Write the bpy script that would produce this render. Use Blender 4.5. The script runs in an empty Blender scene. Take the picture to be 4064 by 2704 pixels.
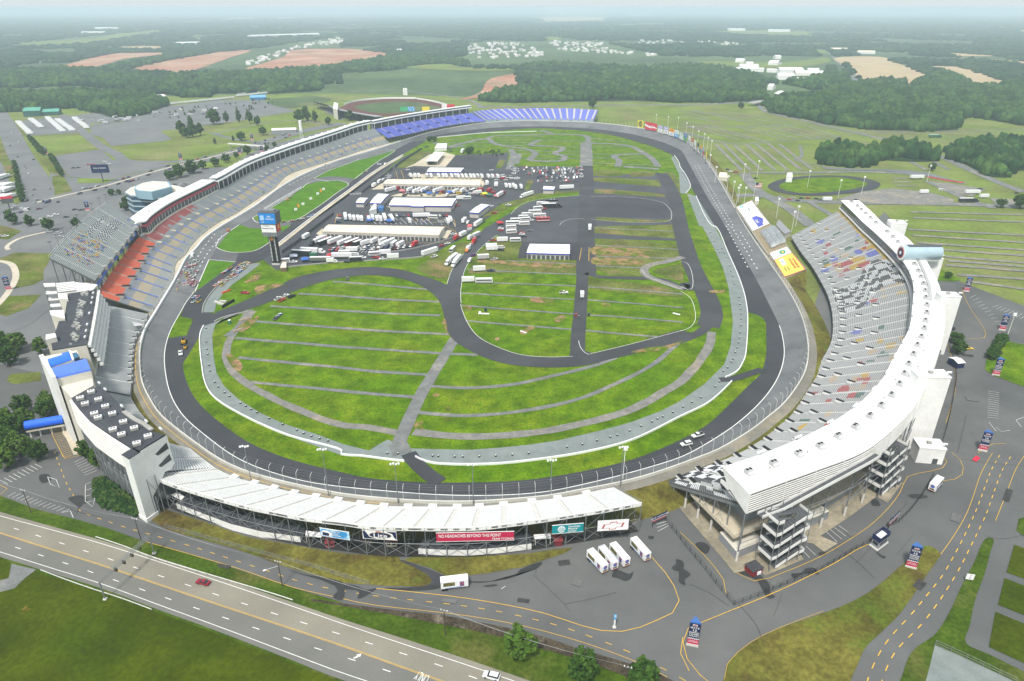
import bpy,math,random
import numpy as np
from mathutils import Vector,Matrix,noise
R0=random.Random(7)
sc=bpy.context.scene
COL=sc.collection
# camera
HC=165.0;FP=24/36*4064;PCX,PCY=2032,1352;YH=31
TH=math.atan((PCY-YH)/FP);SN,CS=math.sin(TH),math.cos(TH)
CRP={'A':(0,0,1360/2357),'B':(1350,0,1360/2357),'C':(2700,0,1364/2357),'D':(0,900,1360/2357),'E':(1350,900,1360/2357),'F':(2700,900,1364/2357),'G':(0,1800,1360/2357),'H':(1350,1800,1360/2357),'I':(2700,1800,1364/2357),'W':(0,0,4064/2357),'J':(140,1130,560/2357),'K':(140,1480,620/2357),'L':(480,640,600/2352),'M':(1120,560,880/2357),'O':(2600,1800,1060/2357),'N':(0,0,1),'Q':(1000,820,160/965),'R':(2900,780,320/1476),'S':(2500,470,320/2357)}
def P(c,x,y,z=0.0):
 """survey: the place on the level z that is seen at a point of the photograph"""
 o=CRP[c];px,py=o[0]+x*o[2],o[1]+y*o[2]
 dx=(px-PCX)/FP;dy=(PCY-py)/FP
 k=(HC-z)/(SN-dy*CS)
 return Vector((dx*k,(CS+dy*SN)*k,z))
def G(s,z=0.0):
 out=[];c='W'
 for tk in s.split():
  if len(tk)==1 and tk.isalpha():c=tk;continue
  zz=z
  if '@' in tk:tk,q=tk.split('@');zz=float(q)
  x,y=tk.split(',');out.append(P(c,float(x),float(y),zz))
 return out
def sm(pts,closed=False,n=5):
 """Catmull-Rom through the points"""
 m=len(pts);out=[]
 if m<3:return list(pts)
 for i in range(m if closed else m-1):
  if closed:p0,p1,p2,p3=pts[i-1],pts[i],pts[(i+1)%m],pts[(i+2)%m]
  else:p0,p1,p2,p3=pts[max(i-1,0)],pts[i],pts[i+1],pts[min(i+2,m-1)]
  t0=0.0;t1=t0+max((p1-p0).length,1e-3)**.5;t2=t1+max((p2-p1).length,1e-3)**.5;t3=t2+max((p3-p2).length,1e-3)**.5
  for k in range(n):
   t=t1+(t2-t1)*k/n
   A1=p0*((t1-t)/(t1-t0))+p1*((t-t0)/(t1-t0));A2=p1*((t2-t)/(t2-t1))+p2*((t-t1)/(t2-t1));A3=p2*((t3-t)/(t3-t2))+p3*((t-t2)/(t3-t2))
   B1=A1*((t2-t)/(t2-t0))+A2*((t-t0)/(t2-t0));B2=A2*((t3-t)/(t3-t1))+A3*((t-t1)/(t3-t1))
   out.append(B1*((t2-t)/(t2-t1))+B2*((t-t1)/(t2-t1)))
 if not closed:out.append(pts[-1].copy())
 return out
def resample(pts,step=None,count=None):
 L=[0.0]
 for a,b in zip(pts,pts[1:]):L.append(L[-1]+(b-a).length)
 tot=L[-1]
 n=count if count else max(2,int(round(tot/step))+1)
 out=[];j=0
 for i in range(n):
  d=tot*i/(n-1)
  while j<len(L)-2 and L[j+1]<d:j+=1
  f=(d-L[j])/max(L[j+1]-L[j],1e-9);out.append(pts[j].lerp(pts[j+1],min(max(f,0),1)))
 return out
def nrm2(pts,i):
 a=pts[max(i-1,0)];b=pts[min(i+1,len(pts)-1)]
 d=(b-a);d.z=0
 if d.length<1e-9:return Vector((1,0,0))
 d.normalize();return Vector((-d.y,d.x,0))
def offset(pts,d):
 return[p+nrm2(pts,i)*d for i,p in enumerate(pts)]
# materials
MATS={}
def nd(t,typ,**kw):
 n=t.nodes.new(typ)
 for k,v in kw.items():setattr(n,k,v)
 return n
def M(name,col,rough=.85,var=.12,s1=.15,s2=2.0,col2=None,th=(.45,.62),s3=.02,metal=0.0,spec=.25,coord='pos',bump=0.0,streak=None,wave=None,col3=None,th3=(.58,.7),s4=.06):
 """procedural paint/asphalt/grass: base colour varied by two noises, optional second colour in patches"""
 if name in MATS:return MATS[name]
 m=bpy.data.materials.new(name);m.use_nodes=True;t=m.node_tree;t.nodes.clear()
 out=nd(t,'ShaderNodeOutputMaterial');b=nd(t,'ShaderNodeBsdfPrincipled')
 t.links.new(b.outputs[0],out.inputs[0])
 b.inputs['Roughness'].default_value=rough;b.inputs['Metallic'].default_value=metal
 b.inputs['Specular IOR Level'].default_value=.04 if rough>=.9 else spec
 if coord=='pos':g=nd(t,'ShaderNodeNewGeometry').outputs['Position']
 else:g=nd(t,'ShaderNodeTexCoord').outputs['Object']
 def noi(scale,det=4,vec=None,ro=.6):
  n=nd(t,'ShaderNodeTexNoise');n.inputs['Scale'].default_value=scale;n.inputs['Detail'].default_value=det
  n.inputs['Roughness'].default_value=ro
  t.links.new(vec or g,n.inputs['Vector']);return n.outputs['Fac']
 def ramp(fac,a,c,lo=.35,hi=.65):
  r=nd(t,'ShaderNodeMapRange');r.inputs['From Min'].default_value=lo;r.inputs['From Max'].default_value=hi
  r.inputs['To Min'].default_value=a;r.inputs['To Max'].default_value=c;t.links.new(fac,r.inputs['Value']);return r.outputs[0]
 def mix(f,a,c,typ='MIX'):
  x=nd(t,'ShaderNodeMix',data_type='RGBA',blend_type=typ)
  if hasattr(f,'default_value')or f.__class__.__name__.startswith('NodeSocket'):t.links.new(f,x.inputs[0])
  else:x.inputs[0].default_value=f
  for v,i in((a,6),(c,7)):
   if isinstance(v,tuple):x.inputs[i].default_value=(*v[:3],1)
   else:t.links.new(v,x.inputs[i])
  return x.outputs[2]
 cur=tuple(col)
 if col2 is not None:
  f=ramp(noi(s3,5),0,1,th[0],th[1]);cur=mix(f,cur,tuple(col2))
 if col3 is not None:
  f=ramp(noi(s4,6,ro=.7),0,1,th3[0],th3[1]);cur=mix(f,cur,tuple(col3))
 if wave is not None:
  mp=nd(t,'ShaderNodeMapping');mp.inputs['Rotation'].default_value=(0,0,wave[0]);t.links.new(g,mp.inputs['Vector'])
  w=nd(t,'ShaderNodeTexWave');w.inputs['Scale'].default_value=wave[1];w.inputs['Distortion'].default_value=wave[3];w.inputs['Detail'].default_value=2
  t.links.new(mp.outputs[0],w.inputs['Vector']);cur=mix(ramp(w.outputs['Fac'],0,wave[4]if len(wave)>4 else 1,.2,.8),cur,tuple(wave[2]))
 v1=ramp(noi(s1,3),1-var,1+var);v2=ramp(noi(s2,2),1-var*.8,1+var*.8)
 mm=nd(t,'ShaderNodeMath',operation='MULTIPLY');t.links.new(v1,mm.inputs[0]);t.links.new(v2,mm.inputs[1])
 sx=nd(t,'ShaderNodeVectorMath',operation='SCALE')
 if isinstance(cur,tuple):sx.inputs[0].default_value=cur[:3]
 else:t.links.new(cur,sx.inputs[0])
 t.links.new(mm.outputs[0],sx.inputs['Scale'])
 t.links.new(sx.outputs[0],b.inputs['Base Color'])
 if bump:
  bp=nd(t,'ShaderNodeBump');bp.inputs['Strength'].default_value=bump;bp.inputs['Distance'].default_value=.3
  t.links.new(noi(s2,3),bp.inputs['Height']);t.links.new(bp.outputs[0],b.inputs['Normal'])
 MATS[name]=m;return m
def MC(name,rough=.6,spec=.3,var=.08):
 """material whose colour is stored per face on the mesh (seats, car paint, lettering)"""
 if name in MATS:return MATS[name]
 m=bpy.data.materials.new(name);m.use_nodes=True;t=m.node_tree;b=t.nodes['Principled BSDF']
 b.inputs['Roughness'].default_value=rough;b.inputs['Specular IOR Level'].default_value=spec
 a=nd(t,'ShaderNodeVertexColor');a.layer_name='Col'
 g=nd(t,'ShaderNodeNewGeometry');n=nd(t,'ShaderNodeTexNoise');n.inputs['Scale'].default_value=.6;n.inputs['Detail'].default_value=4
 t.links.new(g.outputs['Position'],n.inputs['Vector'])
 r=nd(t,'ShaderNodeMapRange');r.inputs['From Min'].default_value=.3;r.inputs['From Max'].default_value=.7;r.inputs['To Min'].default_value=1-var;r.inputs['To Max'].default_value=1+var
 t.links.new(n.outputs['Fac'],r.inputs['Value'])
 s=nd(t,'ShaderNodeVectorMath',operation='SCALE');t.links.new(a.outputs['Color'],s.inputs[0]);t.links.new(r.outputs[0],s.inputs['Scale'])
 t.links.new(s.outputs[0],b.inputs['Base Color']);MATS[name]=m;return m
# mesh builder
class MB:
 def __init__(s):s.v=[];s.f=[];s.m=[];s.c=[]
 def face(s,pts,mi=0,col=None):
  n=len(s.v);s.v.extend([tuple(p)for p in pts]);s.f.append(tuple(range(n,n+len(pts))));s.m.append(mi);s.c.append(col)
 def grid(s,rows,mi=0,col=None,closed=False):
  """rows of equally many points; col(i,j) or colour"""
  n0=len(s.v);w=len(rows[0])
  for r in rows:s.v.extend([tuple(p)for p in r])
  for i in range(len(rows)-1):
   for j in range(w if closed else w-1):
    k=(j+1)%w
    s.f.append((n0+i*w+j,n0+i*w+k,n0+(i+1)*w+k,n0+(i+1)*w+j));s.m.append(mi);s.c.append(col(i,j)if callable(col)else col)
 def prism(s,pts,z0,z1,mi=0,col=None,top=None,tcol=None,taper=None):
  a=[(p[0],p[1],z0)for p in pts]
  b=[(p[0],p[1],z1)for p in pts]
  if taper:
   cx=sum(p[0]for p in pts)/len(pts);cy=sum(p[1]for p in pts)/len(pts)
   b=[(cx+(p[0]-cx)*taper,cy+(p[1]-cy)*taper,z1)for p in pts]
  area=sum(pts[i][0]*pts[(i+1)%len(pts)][1]-pts[(i+1)%len(pts)][0]*pts[i][1]for i in range(len(pts)))
  if area<0:a.reverse();b.reverse()
  n=len(a)
  for i in range(n):
   k=(i+1)%n;s.face([a[i],a[k],b[k],b[i]],mi,col)
  s.face(b,mi if top is None else top,tcol if tcol is not None else col);s.face(a[::-1],mi,col)
 def box(s,c,size,rot=0.0,mi=0,col=None,top=None,tcol=None,taper=None):
  """c = centre of the base"""
  hx,hy=size[0]/2,size[1]/2;ca,sa=math.cos(rot),math.sin(rot)
  pts=[(c[0]+x*ca-y*sa,c[1]+x*sa+y*ca)for x,y in((-hx,-hy),(hx,-hy),(hx,hy),(-hx,hy))]
  s.prism(pts,c[2],c[2]+size[2],mi,col,top,tcol,taper)
 def tube(s,p,q,r,n=6,mi=0,col=None,r2=None,cap=True):
  p=Vector(p);q=Vector(q);d=(q-p)
  if d.length<1e-6:return
  d.normalize();u=d.cross(Vector((0,0,1))if abs(d.z)<.9 else Vector((1,0,0))).normalized();w=d.cross(u)
  r2=r if r2 is None else r2
  A=[p+(u*math.cos(2*math.pi*i/n)+w*math.sin(2*math.pi*i/n))*r for i in range(n)]
  B=[q+(u*math.cos(2*math.pi*i/n)+w*math.sin(2*math.pi*i/n))*r2 for i in range(n)]
  for i in range(n):
   k=(i+1)%n;s.face([A[k],A[i],B[i],B[k]],mi,col)
  if cap:s.face(B[::-1],mi,col);s.face(A,mi,col)
 def beam(s,p,q,w,h,mi=0,col=None):
  """box beam along p-q, w wide, h high (hangs below the line)"""
  p=Vector(p);q=Vector(q);d=(q-p)
  if d.length<1e-6:return
  d.normalize();u=d.cross(Vector((0,0,1)))
  if u.length<1e-3:u=Vector((1,0,0))
  u.normalize();up=u.cross(d)
  a=[p+u*sx*w/2+up*sz*h for sx,sz in((-1,-1),(1,-1),(1,0),(-1,0))];b=[x+(q-p)for x in a]
  for i in range(4):
   k=(i+1)%4;s.face([a[i],a[k],b[k],b[i]],mi,col)
  s.face(a[::-1],mi,col);s.face(b,mi,col)
 def wall(s,pts,z0,z1,th,mi=0,col=None,top=None):
  """upright wall of thickness th along the points (z taken from them)"""
  o=offset(pts,th);n=len(pts)
  U=Vector((0,0,1))
  s.grid([[p+U*z0 for p in pts],[p+U*z1 for p in pts]],mi,col)
  s.grid([[p+U*z1 for p in o],[p+U*z0 for p in o]],mi,col)
  s.grid([[p+U*z1 for p in pts],[p+U*z1 for p in o]],mi if top is None else top,col)
  for i in(0,-1):
   s.face([pts[i]+U*z0,pts[i]+U*z1,o[i]+U*z1,o[i]+U*z0],mi,col)
 def build(s,name,mats,parent=None,smooth=False,loc=None):
  me=bpy.data.meshes.new(name)
  if loc is not None:vs=[(v[0]-loc[0],v[1]-loc[1],v[2]-loc[2])for v in s.v]
  else:vs=s.v
  me.from_pydata(vs,[],s.f)
  for m in(mats if isinstance(mats,(list,tuple))else[mats]):me.materials.append(m)
  if any(s.m):me.polygons.foreach_set('material_index',s.m)
  if any(c is not None for c in s.c):
   at=me.color_attributes.new('Col','FLOAT_COLOR','CORNER')
   arr=np.ones((len(me.loops),4),dtype=np.float32);k=0
   for f,c in zip(s.f,s.c):
    n=len(f)
    if c is not None:arr[k:k+n,:3]=c[:3]
    k+=n
   at.data.foreach_set('color',arr.ravel())
  if smooth:me.polygons.foreach_set('use_smooth',[True]*len(me.polygons))
  me.update()
  o=bpy.data.objects.new(name,me);COL.objects.link(o)
  if loc is not None:o.location=loc
  if parent is not None:
   o.parent=parent
   if loc is None:o.location=-Vector(parent.location)if parent.rotation_euler.z==0 else(0,0,0)
  return o
def PUT(t_):
 def f(b,nm,m):o=b.build(nm,m,t_);o.location=(0,0,0);return o
 return f
def tag(o,label=None,cat=None,group=None,kind=None):
 if label:o['label']=label
 if cat:o['category']=cat
 if group:o['group']=group
 if kind:o['kind']=kind
 return o
def thing(name,label,cat,loc=(0,0,0),rz=0.0,group=None):
 o=bpy.data.objects.new(name,None);COL.objects.link(o);o.location=loc;o.rotation_euler=(0,0,rz);o.empty_display_size=.5
 return tag(o,label,cat,group)
def copy_tree(o,parent=None):
 c=o.copy();COL.objects.link(c)
 if parent is not None:c.parent=parent
 for ch in o.children:copy_tree(ch,c)
 return c
def dup(o,loc,rz,label=None,group=None,scale=None):
 c=copy_tree(o);c.location=loc;c.rotation_euler=(0,0,rz)
 if label:c['label']=label
 if group:c['group']=group
 if scale:c.scale=(scale,)*3
 return c
_lay=[0]
def sheet(name,mat,pts,z,closed_smooth=False,hole=None,n=4,th=0.0):
 """one flat sheet of ground"""
 if closed_smooth:pts=sm(pts,True,n)
 b=MB();q=[(p[0],p[1],z)for p in pts]
 ar=sum(q[i][0]*q[(i+1)%len(q)][1]-q[(i+1)%len(q)][0]*q[i][1]for i in range(len(q)))
 if ar<0:q.reverse()
 b.face(q);o=b.build(name,mat);o['kind']='structure';return o
def sheets(name,mat,lst,z,smooth=True):
 """several patches of one marking or surface in one structure object"""
 b=MB()
 for pts in lst:
  if smooth and len(pts)>2:pts=sm(pts,True,4)
  z+=.0007;q=[(p[0],p[1],z)for p in pts]
  ar=sum(q[i][0]*q[(i+1)%len(q)][1]-q[(i+1)%len(q)][0]*q[i][1]for i in range(len(q)))
  if ar<0:q.reverse()
  b.face(q)
 o=b.build(name,mat);o['kind']='structure';return o
def ribbon_into(b,pts,w,z,wob=0.0,w2=None):
 n=len(pts);L=[];Rr=[]
 for i,p in enumerate(pts):
  f=i/max(n-1,1);ww=(w if w2 is None else w+(w2-w)*f)/2
  nn=nrm2(pts,i)
  a=ww*(1+wob*noise.noise(Vector((p.x*.08,p.y*.08,1.3))));c=ww*(1+wob*noise.noise(Vector((p.x*.08,p.y*.08,7.7))))
  q=p+nn*a;L.append((q.x,q.y,z));q=p-nn*c;Rr.append((q.x,q.y,z))
 b.grid([Rr,L])
def ribbons(name,mat,lst,w,z,step=6.0,wob=0.0,smooth=True):
 b=MB()
 for it in lst:
  pts,ww=it if isinstance(it,tuple)else(it,w);z+=.0007
  pts=[Vector((p.x,p.y,z))for p in pts]
  if smooth:pts=sm(pts,False,6)
  pts=resample(pts,step)
  ribbon_into(b,pts,ww,z,wob)
 o=b.build(name,mat);o['kind']='structure';return o
def dashes(name,mat,lst,w,ln,period,z,smooth=True,phase=0.0):
 b=MB()
 for pts in lst:
  pts=[Vector((p.x,p.y,z))for p in pts]
  if smooth:pts=sm(pts,False,6)
  pts=resample(pts,.5);n=len(pts);d=phase
  stepn=max(1,int(ln/.5))
  while d/.5+stepn<n:
   i=int(d/.5);ribbon_into(b,[pts[i],pts[i+stepn]],w,z);d+=period
 o=b.build(name,mat);o['kind']='structure';return o
# camera, light, air
cam=bpy.data.cameras.new('camera');co=bpy.data.objects.new('camera',cam);COL.objects.link(co)
cam.sensor_width=36;cam.lens=24;cam.clip_start=1;cam.clip_end=90000
co.location=(0,0,HC);co.rotation_euler=(math.pi/2-TH,0,0);sc.camera=co
w=bpy.data.worlds.new('World');sc.world=w;w.use_nodes=True
t=w.node_tree;bg=t.nodes['Background'];sky=t.nodes.new('ShaderNodeTexSky');sky.sky_type='NISHITA';sky.sun_disc=False
SUN_EL=math.radians(58);SUN_AZ=math.radians(200)
sky.sun_elevation=SUN_EL;sky.sun_rotation=SUN_AZ;sky.air_density=1.0;sky.dust_density=2.0;sky.ozone_density=1.0
mx=t.nodes.new('ShaderNodeMix');mx.data_type='RGBA';mx.inputs[0].default_value=.78
t.links.new(sky.outputs[0],mx.inputs[6]);mx.inputs[7].default_value=(5.7,6.1,6.35,1)
t.links.new(mx.outputs[2],bg.inputs[0]);bg.inputs[1].default_value=.12
sl=bpy.data.lights.new('sun','SUN');sl.energy=3.4;sl.angle=math.radians(8);sl.color=(1,.96,.9)
so=bpy.data.objects.new('sun',sl);COL.objects.link(so)
so.rotation_euler=(math.pi/2-SUN_EL,0,math.pi-SUN_AZ)
so.location=(0,0,400)
sc.view_settings.view_transform='Standard';sc.view_settings.look='None';sc.view_settings.gamma=1;sc.view_settings.exposure=.36
sc.cycles.volume_bounces=2;sc.cycles.max_bounces=6;sc.cycles.diffuse_bounces=2;sc.cycles.glossy_bounces=2;sc.cycles.transparent_max_bounces=12
sc.cycles.use_denoising=True
hb=MB();hb.prism([(-30000,-600),(30000,-600),(30000,46000),(-30000,46000)],-2.0,172.0)
hm=bpy.data.materials.new('haze_air');hm.use_nodes=True;ht=hm.node_tree;ht.nodes.clear()
ho=ht.nodes.new('ShaderNodeOutputMaterial');hv=ht.nodes.new('ShaderNodeVolumePrincipled')
hv.inputs['Color'].default_value=(.74,.90,1,1);hv.inputs['Density'].default_value=1.4e-4;hv.inputs['Anisotropy'].default_value=0.0
ht.links.new(hv.outputs[0],ho.inputs['Volume'])
hz=hb.build('haze',hm);hz['kind']='stuff';hz['label']='pale blue summer haze thickening towards the horizon'
# ground materials
GR=M('grass_mown',(.080,.158,.002),.95,.26,.10,.9,(.122,.174,.006),(.42,.66),.025,col3=(.052,.130,.002),s4=.25,th3=(.5,.68))
GRD=M('grass_verge',(.050,.088,.006),.95,.24,.10,.8,(.085,.085,.022),(.5,.7),.05)
GRDK=M('grass_rough',(.037,.060,.001),.95,.22,.05,.6,(.060,.076,.002),(.4,.65),.03,col3=(.19,.115,.025),th3=(.66,.74),s4=.045)
GRB=M('grass_dry',(.130,.120,.024),.95,.28,.12,.7,(.075,.050,.018),(.5,.66),.05,col3=(.07,.10,.012),th3=(.5,.64),s4=.03)
GRY=M('grass_field',(.140,.190,.036),.95,.18,.02,.3,(.17,.17,.065),(.45,.68),.012)
GRR=M('grass_worn',(.115,.135,.030),.95,.25,.05,.5,(.20,.14,.07),(.52,.68),.03,col3=(.075,.115,.012),s4=.02,th3=(.5,.62))
ASP=M('asphalt_grey',(.112,.115,.113),.9,.11,.03,3.0,(.098,.101,.100),(.45,.7),.02,col3=(.132,.134,.128),s4=.008,th3=(.45,.6))
ASD=M('asphalt_dark',(.040,.041,.047),.8,.10,.05,2.0,(.052,.053,.058),(.4,.7),.03)
ASL=M('asphalt_lot',(.056,.059,.066),.85,.10,.04,2.0,(.074,.077,.083),(.45,.7),.015)
ASW=M('asphalt_worn',(.150,.155,.158),.9,.09,.03,1.5,(.18,.18,.172),(.45,.7),.02)
TRK=M('track_grey',(.135,.140,.143),.8,.10,.06,1.2,(.165,.168,.168),(.45,.65),.02,col3=(.105,.108,.112),s4=.05,th3=(.52,.66))
FRT=M('track_front',(.120,.122,.125),.8,.09,.05,1.2,(.095,.096,.100),(.45,.65),.015)
GRV=M('gravel_strip',(.185,.215,.205),.95,.09,.2,3.0,(.21,.235,.225),(.4,.7),.04)
PTH=M('path_gravel',(.195,.19,.175),.95,.16,.25,1.5,(.27,.24,.19),(.5,.65),.06)
PTG=M('path_grey',(.165,.17,.165),.95,.14,.2,1.5,(.23,.22,.20),(.5,.65),.05)
HWY=M('highway_beige',(.235,.220,.175),.9,.07,.05,2.0,(.20,.19,.155),(.4,.7),.03)
HWG=M('highway_grey',(.165,.163,.145),.9,.07,.05,2.0,(.145,.145,.135),(.4,.7),.03)
CON=M('concrete_pale',(.50,.44,.33),.9,.08,.08,1.0,(.42,.37,.28),(.45,.65),.05)
PAD=M('concrete_tan_shaded',(.33,.29,.21),.95,.12,.1,1.0,(.22,.195,.145),(.45,.6),.08)  # patchy tan concrete, also toned down for the darkness under the right-hand stand
CNW=M('concrete_white',(.56,.55,.50),.85,.06,.1,1.5)
DRT=M('bare_soil',(.26,.165,.085),.95,.25,.2,.9,(.10,.135,.015),(.46,.56),.16)
DRC=M('red_clay',(.36,.17,.11),.95,.18,.01,.1,(.42,.27,.19),(.42,.62),.006,col3=(.22,.20,.09),s4=.009,th3=(.56,.66))
MWH=M('marking_white',(.74,.74,.71),.8,.08,.5,3.0)
MYE=M('marking_yellow',(.62,.38,.05),.8,.10,.5,3.0)
WET=M('asphalt_stain',(.036,.037,.037),.6,.15,.3,2.0)
SOI=M('ditch_earth',(.062,.050,.034),.95,.3,.3,1.2,(.15,.13,.10),(.55,.65),.12)
CLY=M('clay_track',(.115,.050,.042),.95,.1,.05,.6)
# open country
TER=M('ground_far',(.085,.125,.050),.95,.22,.0025,.03,(.060,.095,.048),(.42,.6),.0011,col3=(.23,.20,.11),th3=(.62,.70),s4=.0016)
b=MB();b.face([(-30000,-500,-.35),(30000,-500,-.35),(30000,45500,-.35),(-30000,45500,-.35)]);o=b.build('ground',TER);o['kind']='structure'
Z=[.0]
def zl():Z[0]+=.012;return Z[0]
sheet('grass_land',GRY,G('W -1500,1700 -1200,250 740,215 1200,225 1760,235 3300,330 3600,1700'),-.15)
sheet('grass_verge',GRD,G('W -1200,1900 -900,900 600,1000 1600,1150 3000,900 3600,1900'),-.10)
sheet('forecourt',ASP,G('G -300,260 0,290 250,385 530,455 740,515 980,600 1200,660 1640,800 2000,920 2357,1025 H 0,1030 150,1050 700,1130 1150,1215 1600,1340 2050,1480 2250,1570 2400,1640 I 250,1700 1200,1700 1600,1700 2500,1640 2500,-300 F 2400,560 1900,370 1760,300 1400,-100 1000,300 600,1500 H 2100,250 0,350 G 1400,0 D 900,800 700,300 300,700 0,900 -300,1000'),zl())
sheet('left_forecourt',ASW,G('A 350,1090 480,1225 800,1215 1180,1140 1240,1260 1500,1320 L 600,800 D 700,300 900,800 700,1100 0,950 -300,950 -600,300 -500,-80 A 150,1390 330,1350'),zl())
# highway in front
hwU=G('G -250,322 0,402 350,500 700,598 1100,722 1500,850 2000,1020 2357,1142 H 400,1262 800,1392 1250,1545 1500,1640 1800,1760')
hwL=G('G -250,632 0,712 350,822 700,930 1100,1080 1500,1225 2000,1420 2357,1560 H 300,1640 800,1800')
ext=lambda q:[q[0]+(q[0]-q[1])*3]+q+[q[-1]+(q[-1]-q[-2])*3]
hwU=ext(hwU);hwL=ext(hwL);b=MB();U=resample(sm(hwU),count=60);L_=resample(sm(hwL),count=60);zz=zl()
yl=resample(sm(ext(G('G -250,470 0,548 350,660 700,770 1100,905 1500,1040 2000,1205 2357,1325 H 480,1490 700,1568 1200,1740'))),count=60)
f=lambda pts:[Vector((p.x,p.y,zz))for p in pts]
b.grid([f(yl),f(U)],0);b.grid([f(L_),f(yl)],1)
o=b.build('highway',[HWY,HWG]);o['kind']='structure'
z2=zl()
ribbons('road_marking',MYE,[(offset(yl,.17),.13),(offset(yl,-.17),.13)],.13,z2,smooth=False)
wu=G('G -250,350 0,430 350,525 700,622 1100,748 1500,878 2000,1048 2357,1172 H 400,1300 800,1432 1200,1568 1500,1680')
wl=G('G -250,600 0,678 350,788 700,898 1100,1045 1500,1190 2000,1378 2357,1512 H 200,1572 600,1740')
ribbons('road_marking',MWH,[(wu,.18),(wl,.18)],.18,z2)
du=G('G 95,515 412,615 745,724 1102,843 1478,968 1880,1100 2145,1184 H 190,1303 655,1449 955,1555 1200,1640')
dl=G('G 105,645 435,751 783,870 1152,998 1545,1131 1962,1270 2240,1362 H 128,1433 362,1508 600,1600')
dashes('road_marking',MWH,[du,dl],.22,2.7,10.9,z2)
TXS=bpy.data.scenes.new('lettering_bench')
def wtext(txt,loc,size,rz,mat,name='lettering',parent=None,rx=0.0,ext=0.0,align='CENTER',bold=False):
 cu=bpy.data.curves.new(name,'FONT');cu.body=txt;cu.size=size;cu.align_x=align;cu.align_y='CENTER';cu.extrude=ext
 if bold:cu.offset=size*.012
 ob=bpy.data.objects.new(name,cu);TXS.collection.objects.link(ob)
 ob.rotation_euler=(rx,0,rz);ob.location=loc
 TXS.view_layers[0].update();dg=TXS.view_layers[0].depsgraph;me=bpy.data.meshes.new_from_object(ob.evaluated_get(dg))
 me.name=name;o2=bpy.data.objects.new(name,me);COL.objects.link(o2);o2.matrix_world=ob.matrix_basis.copy()
 me.materials.clear();me.materials.append(mat)
 bpy.data.objects.remove(ob);bpy.data.curves.remove(cu)
 if parent is not None:
  wm=o2.matrix_basis.copy();o2.parent=parent;o2.matrix_basis=parent.matrix_basis.inverted()@wm
 return o2
arrow=[G('H 88,1408 112,1396 118,1386 106,1387 146,1378 136,1402 128,1394 120,1404 98,1412')]
sheets('road_marking',MWH,arrow,z2,False)
pa=P('H',565,1538);o=wtext('ONLY',(pa.x,pa.y,z2),2.6,math.radians(155),MWH);o['kind']='structure';o.name='road_marking';o.scale=(.55,1.5,1)
sheet('verge_grass',GRD,G('G -250,215 0,290 250,385 530,455 575,470 740,515 790,570 880,610 980,632 1200,680 1640,815 2000,935 2357,1030 H 150,1075 700,1175 1150,1270 1600,1400 2050,1570 1800,1700 1250,1545 800,1392 400,1262 G 2357,1142 2000,1020 1500,850 1100,722 700,598 350,500 0,402 -250,322'),zl())
sheet('ditch',SOI,G('H -200,1000 0,1030 350,1075 700,1112 900,1150 1150,1200 1400,1262 1600,1330 1850,1405 2100,1480 2200,1520 2300,1570 2060,1570 1850,1490 1600,1405 1350,1335 1150,1275 900,1215 700,1178 350,1108 0,1048 -200,1015'),zl())
sheet('field_grass',GRDK,G('G -300,650 -250,632 0,712 80,760 200,800 350,850 700,950 1100,1100 1500,1245 2000,1440 2357,1580 H 300,1660 800,1820 -600,1900 G -300,1800'),zl())
sheet('gravel_track',PTG,G('G 80,760 250,800 170,860 100,930 0,955 -60,990 -120,900 60,860'),zl())
SY=G('G 520,330 550,395 600,420 730,465 880,515 1120,583 1370,657 1640,745 1830,805 2020,870 2240,925 H 230,980 320,990 540,1015 730,1035 1060,1083 1280,1130 1530,1195 1770,1280 1900,1330 2030,1387 2150,1447 2280,1512 2400,1580')
z2=zl()
dashes('road_marking',MYE,[SY],.22,2.4,5.6,z2)
ribbons('road_marking',MYE,[(G('G 1000,608 1640,793 2000,918 2357,1000 H 200,1040 600,1085 900,1122 1200,1175 1500,1250 1800,1345 2100,1462 2250,1540'),.16),(G('H 250,930 480,952 850,995 1150,1045 1400,1100 1600,1165 1750,1212 1880,1226 2000,1218 2150,1160 2290,1095 2332,1020 2300,920 2220,800 2120,690 2040,575'),.22)],.2,z2)
dashes('road_marking',MYE,[G('G 375,-10 420,110 455,200 505,290 525,335')],.25,2.4,5.2,z2)
sheet('grass_bank',GRB,G('G 1060,360 1180,400 1400,470 1700,575 2070,640 2357,690 H 400,712 420,740 520,790 600,835 632,880 610,905 540,918 300,912 0,890 G 2200,850 1960,780 1600,650 1300,570 1150,525 1000,440'),zl())
sheet('grass_bank',GRB,G('H 430,735 540,698 900,712 1300,690 1480,660 1600,650 1540,690 1400,735 1250,785 1000,828 860,842 720,840 620,790'),zl())
sheet('footpath',ASD,G('H 405,738 440,738 620,800 720,845 700,905 560,930 300,930 450,925 600,912 632,880 600,832 520,790'),zl())
b=MB()
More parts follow.
